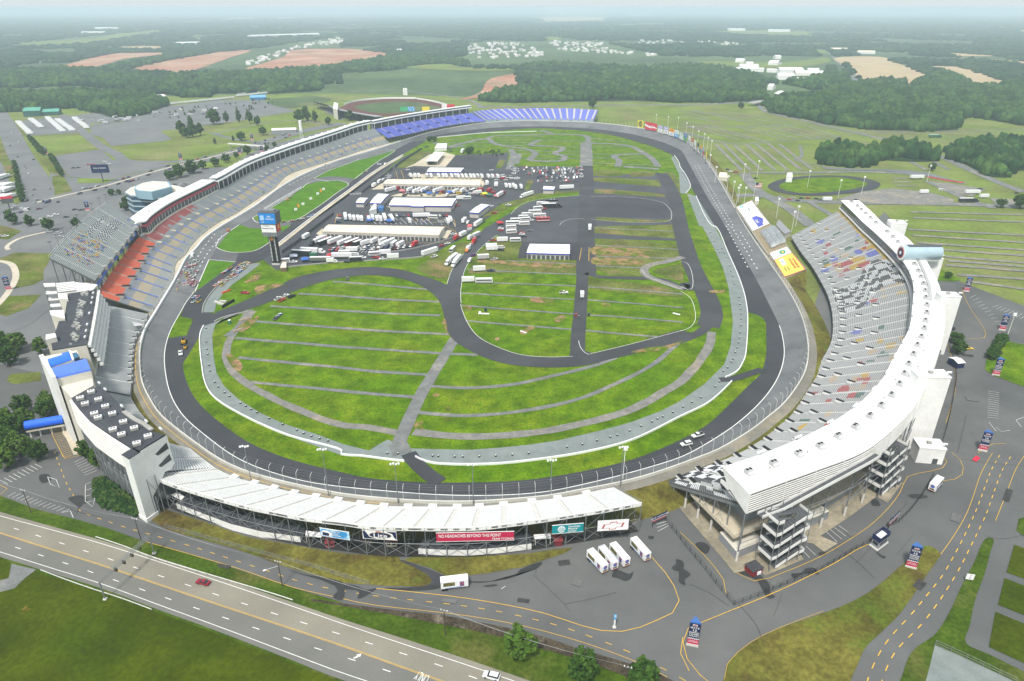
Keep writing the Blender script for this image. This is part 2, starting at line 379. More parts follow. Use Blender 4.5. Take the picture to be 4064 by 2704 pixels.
stains=['G 1980,800 2080,830 2357,890 2357,925 2200,870 2060,830','G 2300,900 2357,900 2357,1010 2290,990 2320,950','H 0,905 100,910 180,940 250,930 160,990 120,1000 130,950 20,930','H 300,928 480,925 700,905 690,925 560,945 400,942','H 870,882 1050,880 1200,848 1240,800 1390,750 1350,795 1250,825 1100,870 950,892','H 1895,800 1930,810 1990,830 2015,815 2000,860 1960,880 1910,860 1870,850 1880,815','H 2280,790 2310,760 2310,730 2357,745 2357,800 2310,810','H 2330,860 2357,850 2357,900 2335,890','I 0,740 20,790 70,830 30,870 35,905 0,890','I 105,620 150,610 200,640 180,690 150,680 115,650','I 400,820 480,800 540,830 610,900 620,960 650,985 600,995 560,930 520,870','I 760,830 830,820 860,790 920,790 950,830 900,825 840,830 780,860','I 950,680 1000,680 990,700 950,700','I 1310,310 1350,320 1370,360 1320,360','I 1345,675 1380,700 1410,710 1390,722 1350,690','G 470,310 560,290 600,340 570,350 510,440 540,380','G 275,150 330,145 345,190 290,205','H 980,915 1060,903 1085,908 1040,918','H 2120,570 2160,575 2150,590 2125,590','I 1560,290 1640,280 1700,300 1600,310']
sheets('wet_patch',WET,[G(s)for s in stains],zl())
sheet('grass_island',GRB,G('I 295,1640 305,1520 335,1430 420,1350 520,1280 700,1195 900,1125 1080,1060 1240,985 1370,895 1480,800 1570,725 1640,650 1690,636 1740,650 1782,690 1755,745 1680,850 1560,1030 1480,1130 1360,1245 1265,1340 1215,1450 1170,1560 1160,1640'),zl(),True)
zz=zl()
sheet('grass_island',GRD,G('I 2105,580 2145,588 2125,680 2085,830 2020,1010 1985,1180 1962,1308 2115,1380 2357,1500 2500,1570 2500,1700 1480,1700 1520,1530 1590,1360 1750,1240 1850,1080 1930,910 2010,760'),zz,True)
sheet('gravel_yard',GRV,G('I 1745,1318 1900,1385 2260,1555 2400,1640 1660,1640 1700,1500'),zl())
zz=zl()
for s in('I 2290,628 2357,652 2480,690 2480,910 2357,862 2235,818','I 2222,858 2357,910 2480,960 2480,1160 2357,1112 2178,1040','I 2160,1088 2357,1170 2480,1215 2480,1500 2357,1442 2115,1330'):
 sheet('grass_plot',GRDK,G(s),zz)
sheet('grass_plot',GRD,G('I 2320,450 2360,440 2480,470 2480,620 2357,572 2305,530'),zz)
sheet('grass_plot',GR,G('F 2090,985 2095,920 2120,880 2180,830 2225,783 2357,812 2500,850 2500,1130 2330,1092 2150,1022'),zz)
sheet('grass_plot',GR,G('F 1755,290 1800,300 1922,368 1880,378 1765,372'),zz)
z2=zl()
LN=lambda*ss:[G(s)for s in ss]
ribbons('road_marking',MYE,[(G(s),.17)for s in('I 2140,0 2060,140 2010,290 1960,420 1880,560 1785,695','I 2357,20 2300,110 2230,290 2160,465','I 0,545 60,600 200,740 290,860 318,920 312,965','I 385,822 430,858 500,878 580,868 700,822 850,762 1000,690 1150,600 1290,505 1390,415 1480,310 1525,230 1540,180 1580,150 1700,128 1790,105 1828,75 1820,40 1780,0','I 1795,192 1880,180 1930,150 1940,105 1920,50 1860,-5','F 2100,760 2060,770 1960,772','F 1930,430 1980,550 2080,700 2095,740 2080,765','F 1830,810 1875,950 1890,1080 1860,1220 1820,1350','F 1790,1050 1760,1200 1700,1390','F 2040,1555 2090,1520 2190,1480 2230,1490')],.17,z2)
ribbons('road_marking',MYE,[(G('I 368,1072 500,1018 620,968 760,905 900,835 1040,765 1150,700 1230,650 1290,625'),.24),(G('I 370,1070 200,1140 100,1180 50,1205 22,1260 20,1330 50,1420 110,1500 180,1560 260,1620'),.2),(G('I 300,1560 320,1450 400,1360 520,1275 700,1190 980,1085'),.10),(G('H 2357,1265 2340,1330 2350,1420 2400,1500'),.2)],.2,z2)
dashes('road_marking',MYE,[G('I 2190,15 2135,110 2095,210 2060,310 2020,410 1970,520 1910,640 1850,750 1790,850 1690,975 1580,1110 1450,1250 1390,1330 1345,1410 1300,1510 1270,1600'),G('I 2265,25 2210,110 2170,210 2135,310 2100,410 2045,530 1985,650 1920,780 1840,915 1750,1050 1640,1190 1500,1330 1445,1410 1400,1510 1370,1600')],.28,2.5,5.6,z2)
def bays(a,b_,c,d,n,name='parking_marking'):
 """n lines between edge a-b and edge c-d"""
 return[[a.lerp(b_,i/(n-1)),c.lerp(d,i/(n-1))]for i in range(n)]
BY=[]
def bay(s,n):
 a,b_,c,d=G(s);BY.extend(bays(a,b_,c,d,n))
bay('G 510,65 580,155 600,20 668,120',7);bay('G 0,185 240,75 55,215 290,100',9);bay('G 55,300 420,410 110,270 480,385',13)
bay('I 1085,498 1000,540 1165,552 1075,610',4);bay('I 965,572 940,598 1045,630 1012,648',2);bay('I 860,638 840,670 925,698 885,718',2)
bay('F 2110,1130 2105,1310 2188,1142 2182,1318',13);bay('F 1985,490 2200,700 2030,470 2240,700',11);bay('F 2140,555 2357,650 2180,540 2400,620',9)
bay('H 2175,490 2185,540 2250,470 2260,500',3);bay('G 590,215 595,340 635,200 640,330',4)
ribbons('parking_marking',MWH,[(p,.13)for p in BY]+[(G(s),.15)for s in('H 2012,268 2095,242 2162,322 2080,346 2012,268','G 328,165 375,150 412,245 330,208 328,165','H 1108,935 1112,920 1136,918','F 2115,1345 2105,1375 2165,1405','F 2165,1380 2190,1415 2240,1390 2260,1400','F 2300,1330 2357,1310','F 2300,1330 2340,1380','G 430,410 478,380 505,445','G 590,220 585,330 640,372 655,330 640,205')],.13,z2,smooth=False)
ribbons('parking_marking',MYE,[(p,.16)for p in bays(*G('K 240,845 440,1290 380,830 570,1240'),18)]+[(G('K 215,850 440,1305 700,1250'),.2),(G('G 0,220 70,255 5,285'),.16),(G('G 420,-10 440,40 490,20'),.16)],.16,z2,smooth=False)
sheet('pavement',CON,G('K 380,800 560,730 740,1180 690,1230 580,1245 470,1000 420,930'),z2)
sheet('concrete_pad',PAD,G('O 45,262 95,255 600,600 1400,500 1940,395 1960,340 1900,200 2000,60 2357,-100 2150,-200 1200,-50 400,150'),zl())
sheet('concrete_pad',PAD,G('O 45,285 700,1062 960,900 1430,750 1720,560 1945,390 1900,200 700,300 90,255'),zl())
sheet('concrete_pad',PAD,G('O 700,1062 880,930 960,880 1250,830 1310,940 975,1082 880,1020'),zl())
sheet('concrete_pad',PAD,G('O 1330,790 1440,725 1610,800 1490,872 1390,800'),zl())
sheet('concrete_pad',PAD,G('O 1945,385 2190,255 2050,440'),zl())
CRK=M('asphalt_crack',(.055,.055,.053),.9,.2,.4,2.0);WEAR=M('asphalt_pale_wear',(.132,.134,.128),.9,.08,.3,1.5)
ribbons('asphalt_seam',CRK,[(G(s),.10)for s in('H 1330,840 1450,950 1540,1040 1575,1085','H 1540,1040 1700,1010 1900,960','H 1360,700 1345,830','I 60,900 200,960 330,1050','I 400,1040 520,1180 560,1290','I 700,960 640,1120','I 1000,620 1180,720 1330,860','I 1560,330 1420,520 1200,760','F 1900,1010 1980,990 2060,1010 2357,1080','F 1890,1100 2000,1130 2357,1290','F 1960,1300 1900,1555','I 1880,30 2050,60 2357,90','I 1480,700 1600,560','G 400,330 520,400 700,440','I 2357,560 2200,590 2100,570')],.15,zl(),2,.5)
ribbons('asphalt_repair',WEAR,[(G(s),w_)for s,w_ in(('I 620,900 700,870',3),('I 1150,560 1200,540',2.5),('H 1600,880 1660,900',3),('H 700,1010 800,1025',1.6),('F 1960,1180 2040,1190',4),('I 1900,420 1880,470',3))],2,zl(),2,0)
ribbons('asphalt_repair',CRK,[(G(s),w_)for s,w_ in(('H 1500,760 1580,750',2.2),('I 1660,880 1620,930',2.6),('I 2230,330 2260,250',2.0),('H 1220,1010 1300,1022',1.5),('F 1930,880 2010,890',2.5),('G 1500,770 1580,790',1.5))],2,zl(),2,0)
# the oval
OUT=G('H 0,285@5.5 300,318@5.5 600,337@5.5 900,340@5.5 1200,322@5.5 1450,297@5.5 1640,262@5.5 1900,212@5.5 2140,150@5.5 F 150,1580@5.5 240,1545@5.5 400,1455@5.5 500,1390@5.5 600,1310@5.5 700,1225@5.5 790,1110@5.5 850,1000@5.5 872,880@5.5 868,790@5.5 840,660@5.2 800,560@4.8 740,450@4.2 690,370@3.6 600,240@2.5 440,0@1.5 C 280,1270@1.5 220,1170@2.2 150,1075@3.4 80,1010@4.6 0,952@5.5 B 2250,928@5.5 2150,902@5.5 2000,874@5.5 1850,856@5.5 1700,843@5.5 1500,836@5.5 1300,833@5.5 1150,837@5.5 1000,847@5.5 850,868@5.5 700,895@5.5 600,918@5.2 500,948@4.4 400,980@3.2 250,1030@2 0,1105@1.5 M 250,352@1.5 0,490@1.5 L 2140,675@1.5 1970,785@1.5 1700,945@1.5 1520,1055@1.5 1320,1205@1.5 1150,1400@1.5 D 1287,220@1.7 1230,330@2.1 1180,420@2.6 1120,520@3.2 1060,620@3.9 1010,700@4.6 985,770@5.2 968,860@5.5 968,960@5.5 985,1080@5.5 1030,1180@5.5 1110,1300@5.5 1250,1420@5.5 1400,1530@5.5 G 1440,0@5.5 1560,72@5.5 1700,132@5.5 1850,176@5.5 2000,214@5.5 2200,256@5.5')
LIN=G('H 0,235 300,262 600,287 900,297 1200,290 1450,268 1640,225 1900,165 2140,95 2357,30 F 150,1510 330,1400 500,1260 600,1150 670,1040 705,940 715,860 705,780 680,680 640,600 560,440 480,290 310,0 C 180,1345 100,1200 40,1090 0,1030 B 2280,1005 2200,975 2050,935 1900,908 1750,890 1600,880 1450,874 1300,872 1150,876 1000,886 850,903 700,925 600,948 500,975 360,1040 250,1075 0,1140 A 2200,1200 2100,1270 2000,1340 1870,1425 1780,1475 1740,1500 D 1600,20 1540,85 1490,150 1440,235 1400,320 1340,450 1280,520 1240,600 1190,680 1150,780 1130,880 1135,980 1150,1080 1190,1200 1270,1320 1400,1430 1560,1555 G 1700,75 1850,130 2050,190 2230,222')
INN=G('D 1370,740 1262,940 1270,1020 1310,1130 1380,1230 1500,1340 1700,1480 1860,1555 G 2050,60 2357,135 H 150,165 300,185 600,203 900,203 1200,193 1445,165 1700,120 1900,75 2110,10 F 150,1385 350,1210 470,1090 550,1010 585,900 590,830 588,740 578,645 530,610 465,590 458,540 440,480 400,350 330,190 235,0 C 220,1555 110,1350 70,1280 0,1150 B 2340,1130 2290,1075 2200,1025 2100,990 1900,935 1750,908 1600,893 1330,885 1150,898 1000,913 850,928 660,948 600,964')
outL=sm(OUT,True,5);outL=resample(outL+[outL[0]],count=421)[:-1]
linL=sm([Vector((p.x,p.y,0))for p in LIN],True,6);linL=resample(linL+[linL[0]],count=1201)[:-1]
LA=np.array([(p.x,p.y)for p in linL])
lm=[]
for p in outL:
 i=int(np.argmin((LA[:,0]-p.x)**2+(LA[:,1]-p.y)**2));lm.append(linL[i])
for _ in range(4):lm=[(lm[i-1]+lm[i]*2+lm[(i+1)%len(lm)])/4 for i in range(len(lm))]
base=.30
b=MB();rows=[]
for k,f in enumerate((0,.12,.35,.6,.85,1)):
 r=[]
 for q,p in zip(lm,outL):
  x=q.lerp(p,f);rise=p.z-base-.02
  zf=f*f*.35+f*.65 if p.z<3 else(f*1.0)
  x.z=base+.02+rise*zf;r.append(x)
 rows.append(r+[r[0]])
rows.reverse();b.grid(rows);o=b.build('race_track',TRK);o['kind']='structure'
bank=[Vector((p.x,p.y,p.z))for p in outL]
inn=[Vector((q.x,q.y,base))for q in lm]
def sheet_z(name,mat,pts,z):return sheet(name,mat,pts,z)
zf0=base-.06
Z[0]=zf0
sheet('infield_grass',GR,inn,zl())
innD=sm(INN,False,5)
b=MB();IA=resample(innD,3.0);rr=[]
for p in IA:
 i=int(np.argmin((LA[:,0]-p.x)**2+(LA[:,1]-p.y)**2));rr.append(linL[i])
for _ in range(3):rr=[rr[0]]+[(rr[i-1]+rr[i]*2+rr[i+1])/4 for i in range(1,len(rr)-1)]+[rr[-1]]
zz=zl();b.grid([[Vector((p.x,p.y,zz))for p in IA],[Vector((p.x,p.y,zz))for p in rr]]);o=b.build('track_apron',ASD);o['kind']='structure'
sheet('front_straight',FRT,G('D 1340,455 1400,320 1440,235 1490,150 1540,85 1600,20 A 1740,1500 1780,1475 1870,1425 2000,1340 2100,1270 2200,1200 B 0,1140 250,1075 360,1040 500,975 590,955 600,968 520,1005 360,1120 0,1400 M 0,1080 -150,1200 D 1700,250 1480,470 1400,600 1340,690'),zl())
sheet('pit_road',ASD,G('B 505,975 600,962 560,990 420,1070 260,1215 M 1280,160 700,590 0,1120 -200,1270 D 1700,270 1560,370 1480,470 1420,590 1480,600 1700,575 1500,640 1385,740 1300,880 1262,940 1280,760 1330,640 1240,620 1280,520 1340,455 1620,250 1640,180 1760,165 1900,75 M 60,925 120,850 230,810 350,720 480,630 600,540 700,470 770,405 880,330 1000,230 1150,150 1200,100 1330,30 1380,5'),zl())
sheet('garage_ground',ASL,G('M -60,1380 0,1355 500,1303 1000,1275 1500,1235 1640,1195 1740,1125 1880,1060 2000,985 2100,900 2190,820 2300,740 2357,700 B 1330,1340 1450,1320 1660,1318 1680,1260 1680,1150 1240,1145 1140,1150 1160,1050 1080,1060 780,1068 720,1048 600,1060 480,1150 390,1160 540,1040 430,1085 280,1215 M 1250,180 700,590 0,1110 -200,1270'),zl())
sheet('infield_lot',ASL,G('E 735,402 770,300 840,200 900,110 985,20 B 1200,1450 1250,1415 1300,1390 1400,1372 1660,1345 1660,1318 1675,1300 1678,1150 1715,1148 1720,1215 2180,1190 2240,1200 2340,1350 2357,1420 E 2300,-30 2357,120 2310,100 1735,85 1735,100 1645,112 1260,108 1150,95 1085,60 990,130 900,215 870,270 845,340 828,420 830,545 735,600 690,480'),zl())
GL=zl()
isl=['D 1442,234 1618,248 1342,452','L 1475,1335 1540,1220 1700,1095 1840,1000 1880,1002 2000,1045 2200,1058 M 98,900 60,928 0,968 L 2345,1245 2080,1405 1850,1430 1700,1425 1560,1390','A 1738,1502 1790,1476 1872,1430 2000,1360 2060,1310 2100,1265 M 250,470 400,432 600,427 690,452 700,472 600,542 480,632 350,722 230,812 120,850 0,868 A 1900,1545 1790,1530','M 345,400 500,320 700,248 900,172 1100,112 1193,102 1150,152 1000,232 880,332 800,396 770,406 650,386 500,378']
sheets('infield_grass',M('grass_bright',(.068,.165,.006),.95,.15,.1,.8,(.14,.19,.02),(.6,.8),.03),[G(s)for s in isl],GL,False)
isl2=['E 522,290 660,190 700,178 835,108 895,112 840,195 768,290 740,370 690,360 570,325','E 1010,130 1080,100 1150,112 1255,118 1250,230 1630,240 1640,320 880,325 900,230','B 1068,1160 1082,1128 1096,1100 1140,1106 1108,1162','B 1270,1290 1290,1240 1330,1240 1300,1310 1270,1315','B 985,1490 1110,1405 1330,1345 1450,1325 1650,1315 1655,1325 1450,1345 1320,1370 1200,1420 1060,1480','B 1728,1228 1850,1222 2190,1242 2210,1288 1950,1268 1730,1248','B 1730,1305 1850,1305 2100,1325 2230,1340 2235,1358 2000,1345 1730,1330','B 1730,1180 1860,1172 1935,1178 1940,1212 1860,1218 1745,1212','B 1985,1185 2100,1180 2170,1188 2160,1215 2000,1220','B 2215,1190 2290,1185 2357,1300 2330,1330 2260,1310','B 1725,1498 1850,1500 2150,1518 2280,1512 2250,1530 1950,1532 1730,1515','E 1735,2 2300,-12 2320,85 1950,62 1735,45','E 1735,90 1950,90 2330,118 2357,170 2357,215 2250,240 2120,270 2070,290 1740,280','E 1740,283 2065,285 2090,335 2110,352 1920,345 1850,335 1760,300','E 2150,310 2200,290 2357,250 2357,380 2230,350','E 1690,345 1800,370 2000,385 2250,420 2357,460 2357,490 1690,430','M 1240,280 1200,270 1330,190 1480,110 1610,110 1530,150 1400,250 1290,295','M 2130,805 2190,770 2357,665 2357,700 2230,785 2150,812']
sheets('infield_grass',GRR,[G(s)for s in isl2],GL,False)
sheets('concrete_pavement',CON,[G(s)for s in('M 945,520 1065,450 2140,425 2155,460 2110,510 1880,550 1800,530 1300,510','M 1330,360 1400,345 2150,390 2110,430 1400,412','M 1300,292 1400,250 1560,148 1720,118 1842,155 1735,280 1400,268','M 1150,590 1250,560 1900,570 1700,600','M 1110,700 1860,640 1820,735 1160,720','M 1660,1030 1760,950 1805,955 1750,1042','M 360,990 430,930 440,1000 1650,1040 1700,1045 400,1008')],zl(),False)
sheets('infield_lot',ASD,[G(s)for s in('M 1842,157 2305,178 2255,300 1930,286 1735,280','E 1245,125 1640,108 1655,145 1645,235 1220,220','B 1730,1352 1950,1358 2120,1375 2220,1400 2262,1440 2268,1490 2240,1505 2000,1500 1730,1490','M 1200,385 1330,290 1530,290 1520,355 1330,360')],zl(),False)
pw=G('M -60,1125 0,1080 350,805 700,545 1000,325 1280,160')
ribbons('pit_stalls',CON,[(pw,4.2)],4,zl(),3)
# inner gravel strip, paths
zz=zl()
strip=G('D 1400,690 1375,750 1374,850 1385,960 1402,1060 1440,1150 1510,1215 1620,1282 1800,1372 2000,1452 H 0,14 440,64 520,35 640,77 900,87 1100,80 1400,47 E 1690,1560 2000,1480 F 0,1312 200,1212 355,1068 310,1042 400,992 445,905 463,700 461,560 441,470 401,350 331,190 236,0 C 110,1350 45,1330 60,1370 130,1555 F 150,0 230,150 290,280 330,420 360,650 345,820 300,950 170,1080 0,1200 E 2200,1275 2000,1350 1800,1405 1500,1475 1300,1505 1100,1525 900,1540 640,1535 480,1530 440,1440 400,1500 330,1470 270,1500 200,1545 D 2357,1500 2200,1440 1950,1360 1780,1280 1640,1190 1540,1100 1490,1010 1470,900 1460,760 1480,680 1560,620 1720,575')
sheet('gravel_strip',GRV,strip,zz)
sheet('gravel_strip',GRV,G('D 1392,595 1405,540 1440,480 1530,380 1640,300 1720,262 1790,262 1700,330 1600,400 1530,470 1490,530 1475,590'),zz)
sheet('gravel_strip',GRV,G('C 45,1330 70,1278 0,1150 B 2350,1160 2295,1078 2275,1085 2330,1200 C 0,1330'),zz)
paths=[(G('D 1745,585 1620,720 1575,800 1560,900 1600,1000 1690,1080 1850,1170 2040,1260 2357,1370 E 200,1385 400,1425'),4.2),(G('E 505,1415 700,1440 900,1450 1300,1425 1700,1352 2000,1262 2200,1155 2357,1060 F 60,1010 130,930 195,820 215,725'),4.8)]
ribbons('infield_path',PTH,paths,4,zz,3,.25)
zz=zl()
ribbons('infield_path',PTG,[(G('E 790,770 720,890 600,1080 510,1250 450,1390 400,1500'),6.0),(G('D 1720,575 1640,700 1560,760'),5)],6,zz,3,.15)
st=['D 2290,380 E 200,400 600,436','D 2050,465 E 7,482 300,502 680,521','D 1860,550 2357,582 E 300,600 690,616','D 1750,655 E 10,702 300,722 745,745','D 1620,770 E 10,830 300,850 720,877','E 765,880 860,882 945,887','D 1640,905 E 10,975 250,1000 605,1024','D 1700,1072 2000,1100 E 10,1135 250,1158 515,1178','E 630,1102 900,1114 1200,1087 1500,1022 1750,960 1900,905','E 525,1282 700,1298 900,1304 1250,1272 1600,1202 1900,1082 2150,952 2260,862 2330,800','E 1050,390 1640,412','E 1690,416 2000,438 2357,468','E 830,460 1200,482 1640,506','E 1680,505 2000,530 2357,562','E 832,545 1200,575 1620,606','E 1675,610 2000,630 2357,662','E 865,652 1200,680 1610,712','E 1660,716 1900,738 2180,762','E 870,298 1200,315 1640,332','E 1140,236 1640,262','E 1735,272 2070,287','E 1735,205 2000,215 2340,222','E 1735,130 2330,160','E 1735,10 2290,35']
stw=[2.6]*10+[1.9]*14
ribbons('infield_path',PTG,[(G(s),w_)for s,w_ in zip(st,stw)],2.2,zl(),3,.3)
RC=M('road_course',(.047,.048,.053),.85,.10,.04,2.0,(.062,.064,.068),(.45,.7),.03)
b=MB();zz=zl()
eA=G('D 1480,595 1620,540 1760,480 1900,415 2050,350 2200,315 E 0,295 200,281 400,297 570,342 700,388 790,450 830,540 870,650 950,760 1080,832 1250,886 1450,901 1700,880 2000,812 2357,716 F 60,735 140,690 190,640')
eB=G('D 1480,610 1700,578 1800,545 1950,480 2100,420 2250,375 E 0,356 200,337 400,356 560,412 640,468 684,520 720,640 760,768 900,862 1100,942 1350,971 1650,966 1900,906 2357,805 F 100,770 200,720 240,650')
A_=resample(sm(eA),count=160);B_=resample(sm(eB),count=160)
AB=np.array([(p.x,p.y)for p in resample(sm(eB),count=900)])
mt=[]
for p in A_:
 i=int(np.argmin((AB[:,0]-p.x)**2+(AB[:,1]-p.y)**2));mt.append(Vector((AB[i,0],AB[i,1],0)))
for _ in range(3):mt=[mt[0]]+[(mt[i-1]+mt[i]*2+mt[i+1])/4 for i in range(1,len(mt)-1)]+[mt[-1]]
b.grid([[Vector((p.x,p.y,zz))for p in mt],[Vector((p.x,p.y,zz))for p in A_]]);o=b.build('road_course',RC);o['kind']='structure'
zz=zl()
ribbons('infield_road',RC,[(G('F 190,690 215,600 185,490 130,380 75,260 35,130 C 0,1560 B 2310,1400 2270,1290 2210,1195'),13),(G('E 2100,352 2230,375 2357,430 F 40,390 90,440'),7),(G('E 1695,322 1760,345 1900,355 2110,358'),5.5)],8,zz,3)
ribbons('infield_road',RC,[(G('B 1700,1560 1695,1300 1693,1145'),15),(G('E 1690,-10 1690,200 1692,330'),14),(G('E 1668,310 1662,420 1650,600 1636,760 1632,885'),8),(G('E 1600,900 1640,860 1720,885'),4)],8,zz,3)
ribbons('infield_path',PTG,[(G('B 1693,1148 1693,1050 1690,985'),15)],8,zz,3)
ribbons('infield_path',PTH,[(G('E 2357,212 2250,243 2130,268 2090,300 2110,340 2160,365 2357,432'),6)],6,zl(),3)
kart=['B 760,1010 900,975 1010,958 1060,990 1160,1012 1290,1030 1345,1058 1320,1085 1310,1105 1420,1113 1520,1108 1535,1075 1480,1062 1500,1040','B 1010,955 1060,938 1200,934 1380,928 1465,925 1680,935 1695,990','B 1700,975 1760,990 1870,992 2000,1010 2060,1040 2140,1090 2185,1150','B 1905,1150 1920,1110 1890,1072 2075,1062','B 1380,965 1330,985 1310,1000 1430,1008 1530,1018 1490,1050','B 650,985 760,1015 860,1005','B 1160,1170 1190,1060 1170,1030','B 1205,1130 1230,1060','B 1465,925 1400,905 1370,900','B 1950,1150 2190,1165']
ribbons('infield_path',PTG,[(G(s),8.0)for s in kart],8,zl(),4,.15)
far=['B 700,985 1370,985','B 900,1008 1000,1010','B 1100,965 1680,975','B 1060,1000 1680,1018','B 1110,1035 1670,1050','B 1250,1060 1670,1070','B 1250,1095 1670,1092','B 1720,1010 1990,1015','B 1720,1065 2040,1065','B 1720,1090 1890,1090','B 1720,1125 1900,1130','B 1930,1135 2150,1140','B 1940,1090 2110,1090','B 1710,955 1840,965','B 1080,950 1400,945','B 760,960 960,955','B 2000,985 1700,950']
ribbons('infield_path',PTG,[(G(s),2.6)for s in far],3,zl(),6,.4)
sheets('bare_patch',DRT,[G(s)for s in('E 1735,145 1950,150 2150,170 2070,190 2130,215 1900,205 1740,195','E 1740,215 1900,222 2090,235 2070,262 1900,265 1740,262','E 1310,500 1370,492 1470,505 1460,520 1370,528 1320,520','E 1235,740 1260,710 1300,690 1350,695 1290,730 1270,745','E 1475,640 1520,615 1550,620 1530,655 1490,662','E 1060,780 1085,765 1098,775 1085,790','E 835,560 860,545 905,560 880,590 850,580','E 635,1160 660,1152 685,1165 655,1175','E 720,1260 745,1245 765,1262 745,1282','E 510,1360 570,1345 560,1380 580,1400 520,1395','E 720,1320 760,1318 755,1340 725,1342','E 700,650 720,640 740,735 755,765 728,720','E 2000,870 2100,840 2230,825 2357,790 2290,830 2100,870','D 1620,720 1700,650 1780,620 1740,680 1660,730','D 1560,880 1620,900 1670,970 1650,1000 1590,960','D 1760,420 1860,400 1960,400 1850,440 1780,470','D 1680,390 1770,320 1800,325 1760,380','E 950,235 1250,245 1630,270 1500,290 1100,262 940,252','E 1800,530 1840,530 1860,550 1820,552','F 200,445 300,440 300,455 205,458')],zl())
zz=zl()
ribbons('access_road',ASD,[(G('F 270,1055 350,1050 470,1015 560,985'),4.5),(G('H 470,5 520,70 620,160 690,205'),6.5)],5,zz,3)
ribbons('access_road',PTG,[(G('E 400,1500 430,1570'),8)],8,zz,3)
# painted lines on the oval
def wide(pts,w_):return(pts,w_)
z2=base+.05
lw=[Vector((p.x,p.y,z2))for p in lm]
i0=int(np.argmin([(p-P('F',680,680)).length for p in lm]));i1=int(np.argmin([(p-P('D',1340,452)).length for p in lm]))
i2=int(np.argmin([(p-P('C',0,1030)).length for p in lm]))
seg=lambda a,c:[lw[k%len(lw)]for k in range(a,(c if c>a else c+len(lw))+1)]
order=1 if((i0-i1)%len(lw))<((i1-i0)%len(lw))else-1
sA=seg(i1,i0)if order==1 else seg(i0,i1)
def lift(pts):
 """keep a painted line a hair above the banked surface"""
 return pts
ribbons('track_marking',MWH,[(offset(sA,0.0),.36)],.36,z2+.06,3,smooth=False)
dashes('track_marking',MWH,[G('C 330,1555 180,1300 90,1130'),G('C 360,1555 210,1300 110,1120'),G('F 460,290 310,0'),G('F 525,300 345,0'),G('F 580,320 400,30')],.7,2.5,9,z2+.9)
o=None
for nm,ss in(('track_marking',('A 2300,1105 2000,1235 1700,1400 1500,1530','A 2320,1120 2050,1250 1750,1415 1550,1545','D 1480,60 1400,160 1330,280 1270,420 1200,560','D 1530,70 1440,180 1370,300 1310,430'),),):
 b=MB()
 for s in ss:
  pts=resample(sm(G(s)),.5);i=0
  while i+6<len(pts):
   ribbon_into(b,[pts[i],pts[i+6]],.6,1.25 if nm else 0);i+=18
 o=b.build(nm,MWH);o['kind']='structure'
bd=['L 1475,1335 1540,1220 1700,1095 1840,1000','L 1480,1345 1560,1390 1700,1425 1850,1430 2080,1405 2345,1245','D 1438,232 1342,452','D 1440,231 1620,247','A 1738,1502 1872,1430 2060,1310 2160,1248 2300,1245 M 600,424 690,448 703,474 600,545 350,725 120,853 0,870','A 1738,1502 1770,1535 1900,1550','M 335,403 500,318 700,246 900,170 1195,100 1000,234 770,408','M 340,404 500,440']
ribbons('track_marking',MWH,[(G(s),.5)for s in bd],.5,Z[0]+.05,3)
bl=['E 828,540 868,650 948,760 1078,832 1250,888 1450,903 1600,898','E 1715,882 2000,813 2357,718','E 832,530 830,440 870,275 985,135 1080,62','E 735,400 770,300 850,190','F 0,245 40,250 68,438 0,415','F 0,448 60,485 95,560 100,650 60,700 0,722','B 1175,1480 1230,1420 1300,1390 1400,1370 1660,1348','B 1725,1355 2000,1362 2200,1392 2265,1440 2280,1490 2255,1525 2000,1535 1725,1512','E 1640,790 1650,830 1680,870 1710,885','E 2080,305 2110,345 2357,440','B 1510,1555 1530,1530 1600,1510 1680,1510']
ribbons('road_marking',MWH,[(G(s),.24)for s in bl],.24,Z[0]+.06,3)
BY=[]
bay('M 700,1080 1130,1060 560,1220 1000,1180',12);bay('M 930,820 1530,830 1000,890 1600,895',12);bay('M 1640,830 1800,840 1700,900 1840,910',3);bay('M 730,560 840,555 720,578 830,575',8)
ribbons('parking_marking',MWH,[(p,.3)for p in BY],.3,Z[0]+.06,smooth=False)
ribbons('road_marking',MYE,[(G(s),.35)for s in('E 1660,150 1645,235','E 1712,145 1710,240','M 1205,320 1230,405','M 1262,318 1295,402','M 560,880 590,780','M 400,1010 700,1060 1300,1085 1700,1085 1850,1050 1830,960 1720,910','M 1840,920 1800,830 1600,880')],.3,Z[0]+.06)
INF_Z=Z[0]
# paints
SEAT=MC('seat_paint',.55,.3,.06);PNT=MC('paint',.5,.3,.03)
STW=M('steel_white',(.74,.74,.71),.6,.05,.3,2.0)
RFW=M('roof_white',(.80,.80,.78),.7,.035,.08,.6,(.74,.73,.70),(.55,.7),.05)
RFC=M('roof_cream',(.72,.62,.50),.8,.05,.1,.8,(.66,.56,.45),(.5,.7),.06)
RFD=M('roof_dark',(.047,.051,.060),.85,.14,.12,1.2,(.066,.071,.080),(.45,.65),.08)
STG=M('steel_grey',(.22,.235,.24),.5,.08,.5,3.0,metal=.3)
STD=M('steel_dark',(.085,.09,.095),.6,.1,.5,3.0)
WLW=M('wall_white',(.78,.77,.74),.75,.05,.12,1.0,(.70,.69,.65),(.5,.7),.08)
WLC=M('wall_cream',(.60,.57,.49),.8,.06,.12,1.0,(.54,.51,.43),(.5,.7),.07)
WLG=M('wall_grey',(.25,.26,.27),.8,.06,.2,1.2)
GLS=M('glass_dark',(.018,.024,.032),.12,.2,.3,2.0,spec=.6)
GLB=M('glass_blue',(.030,.075,.115),.12,.2,.3,2.0,spec=.6)
BLU=M('roof_blue',(.03,.16,.62),.45,.06,.3,2.0)
BLR=M('rail_blue',(.08,.16,.52),.5,.06,.3,2.0)
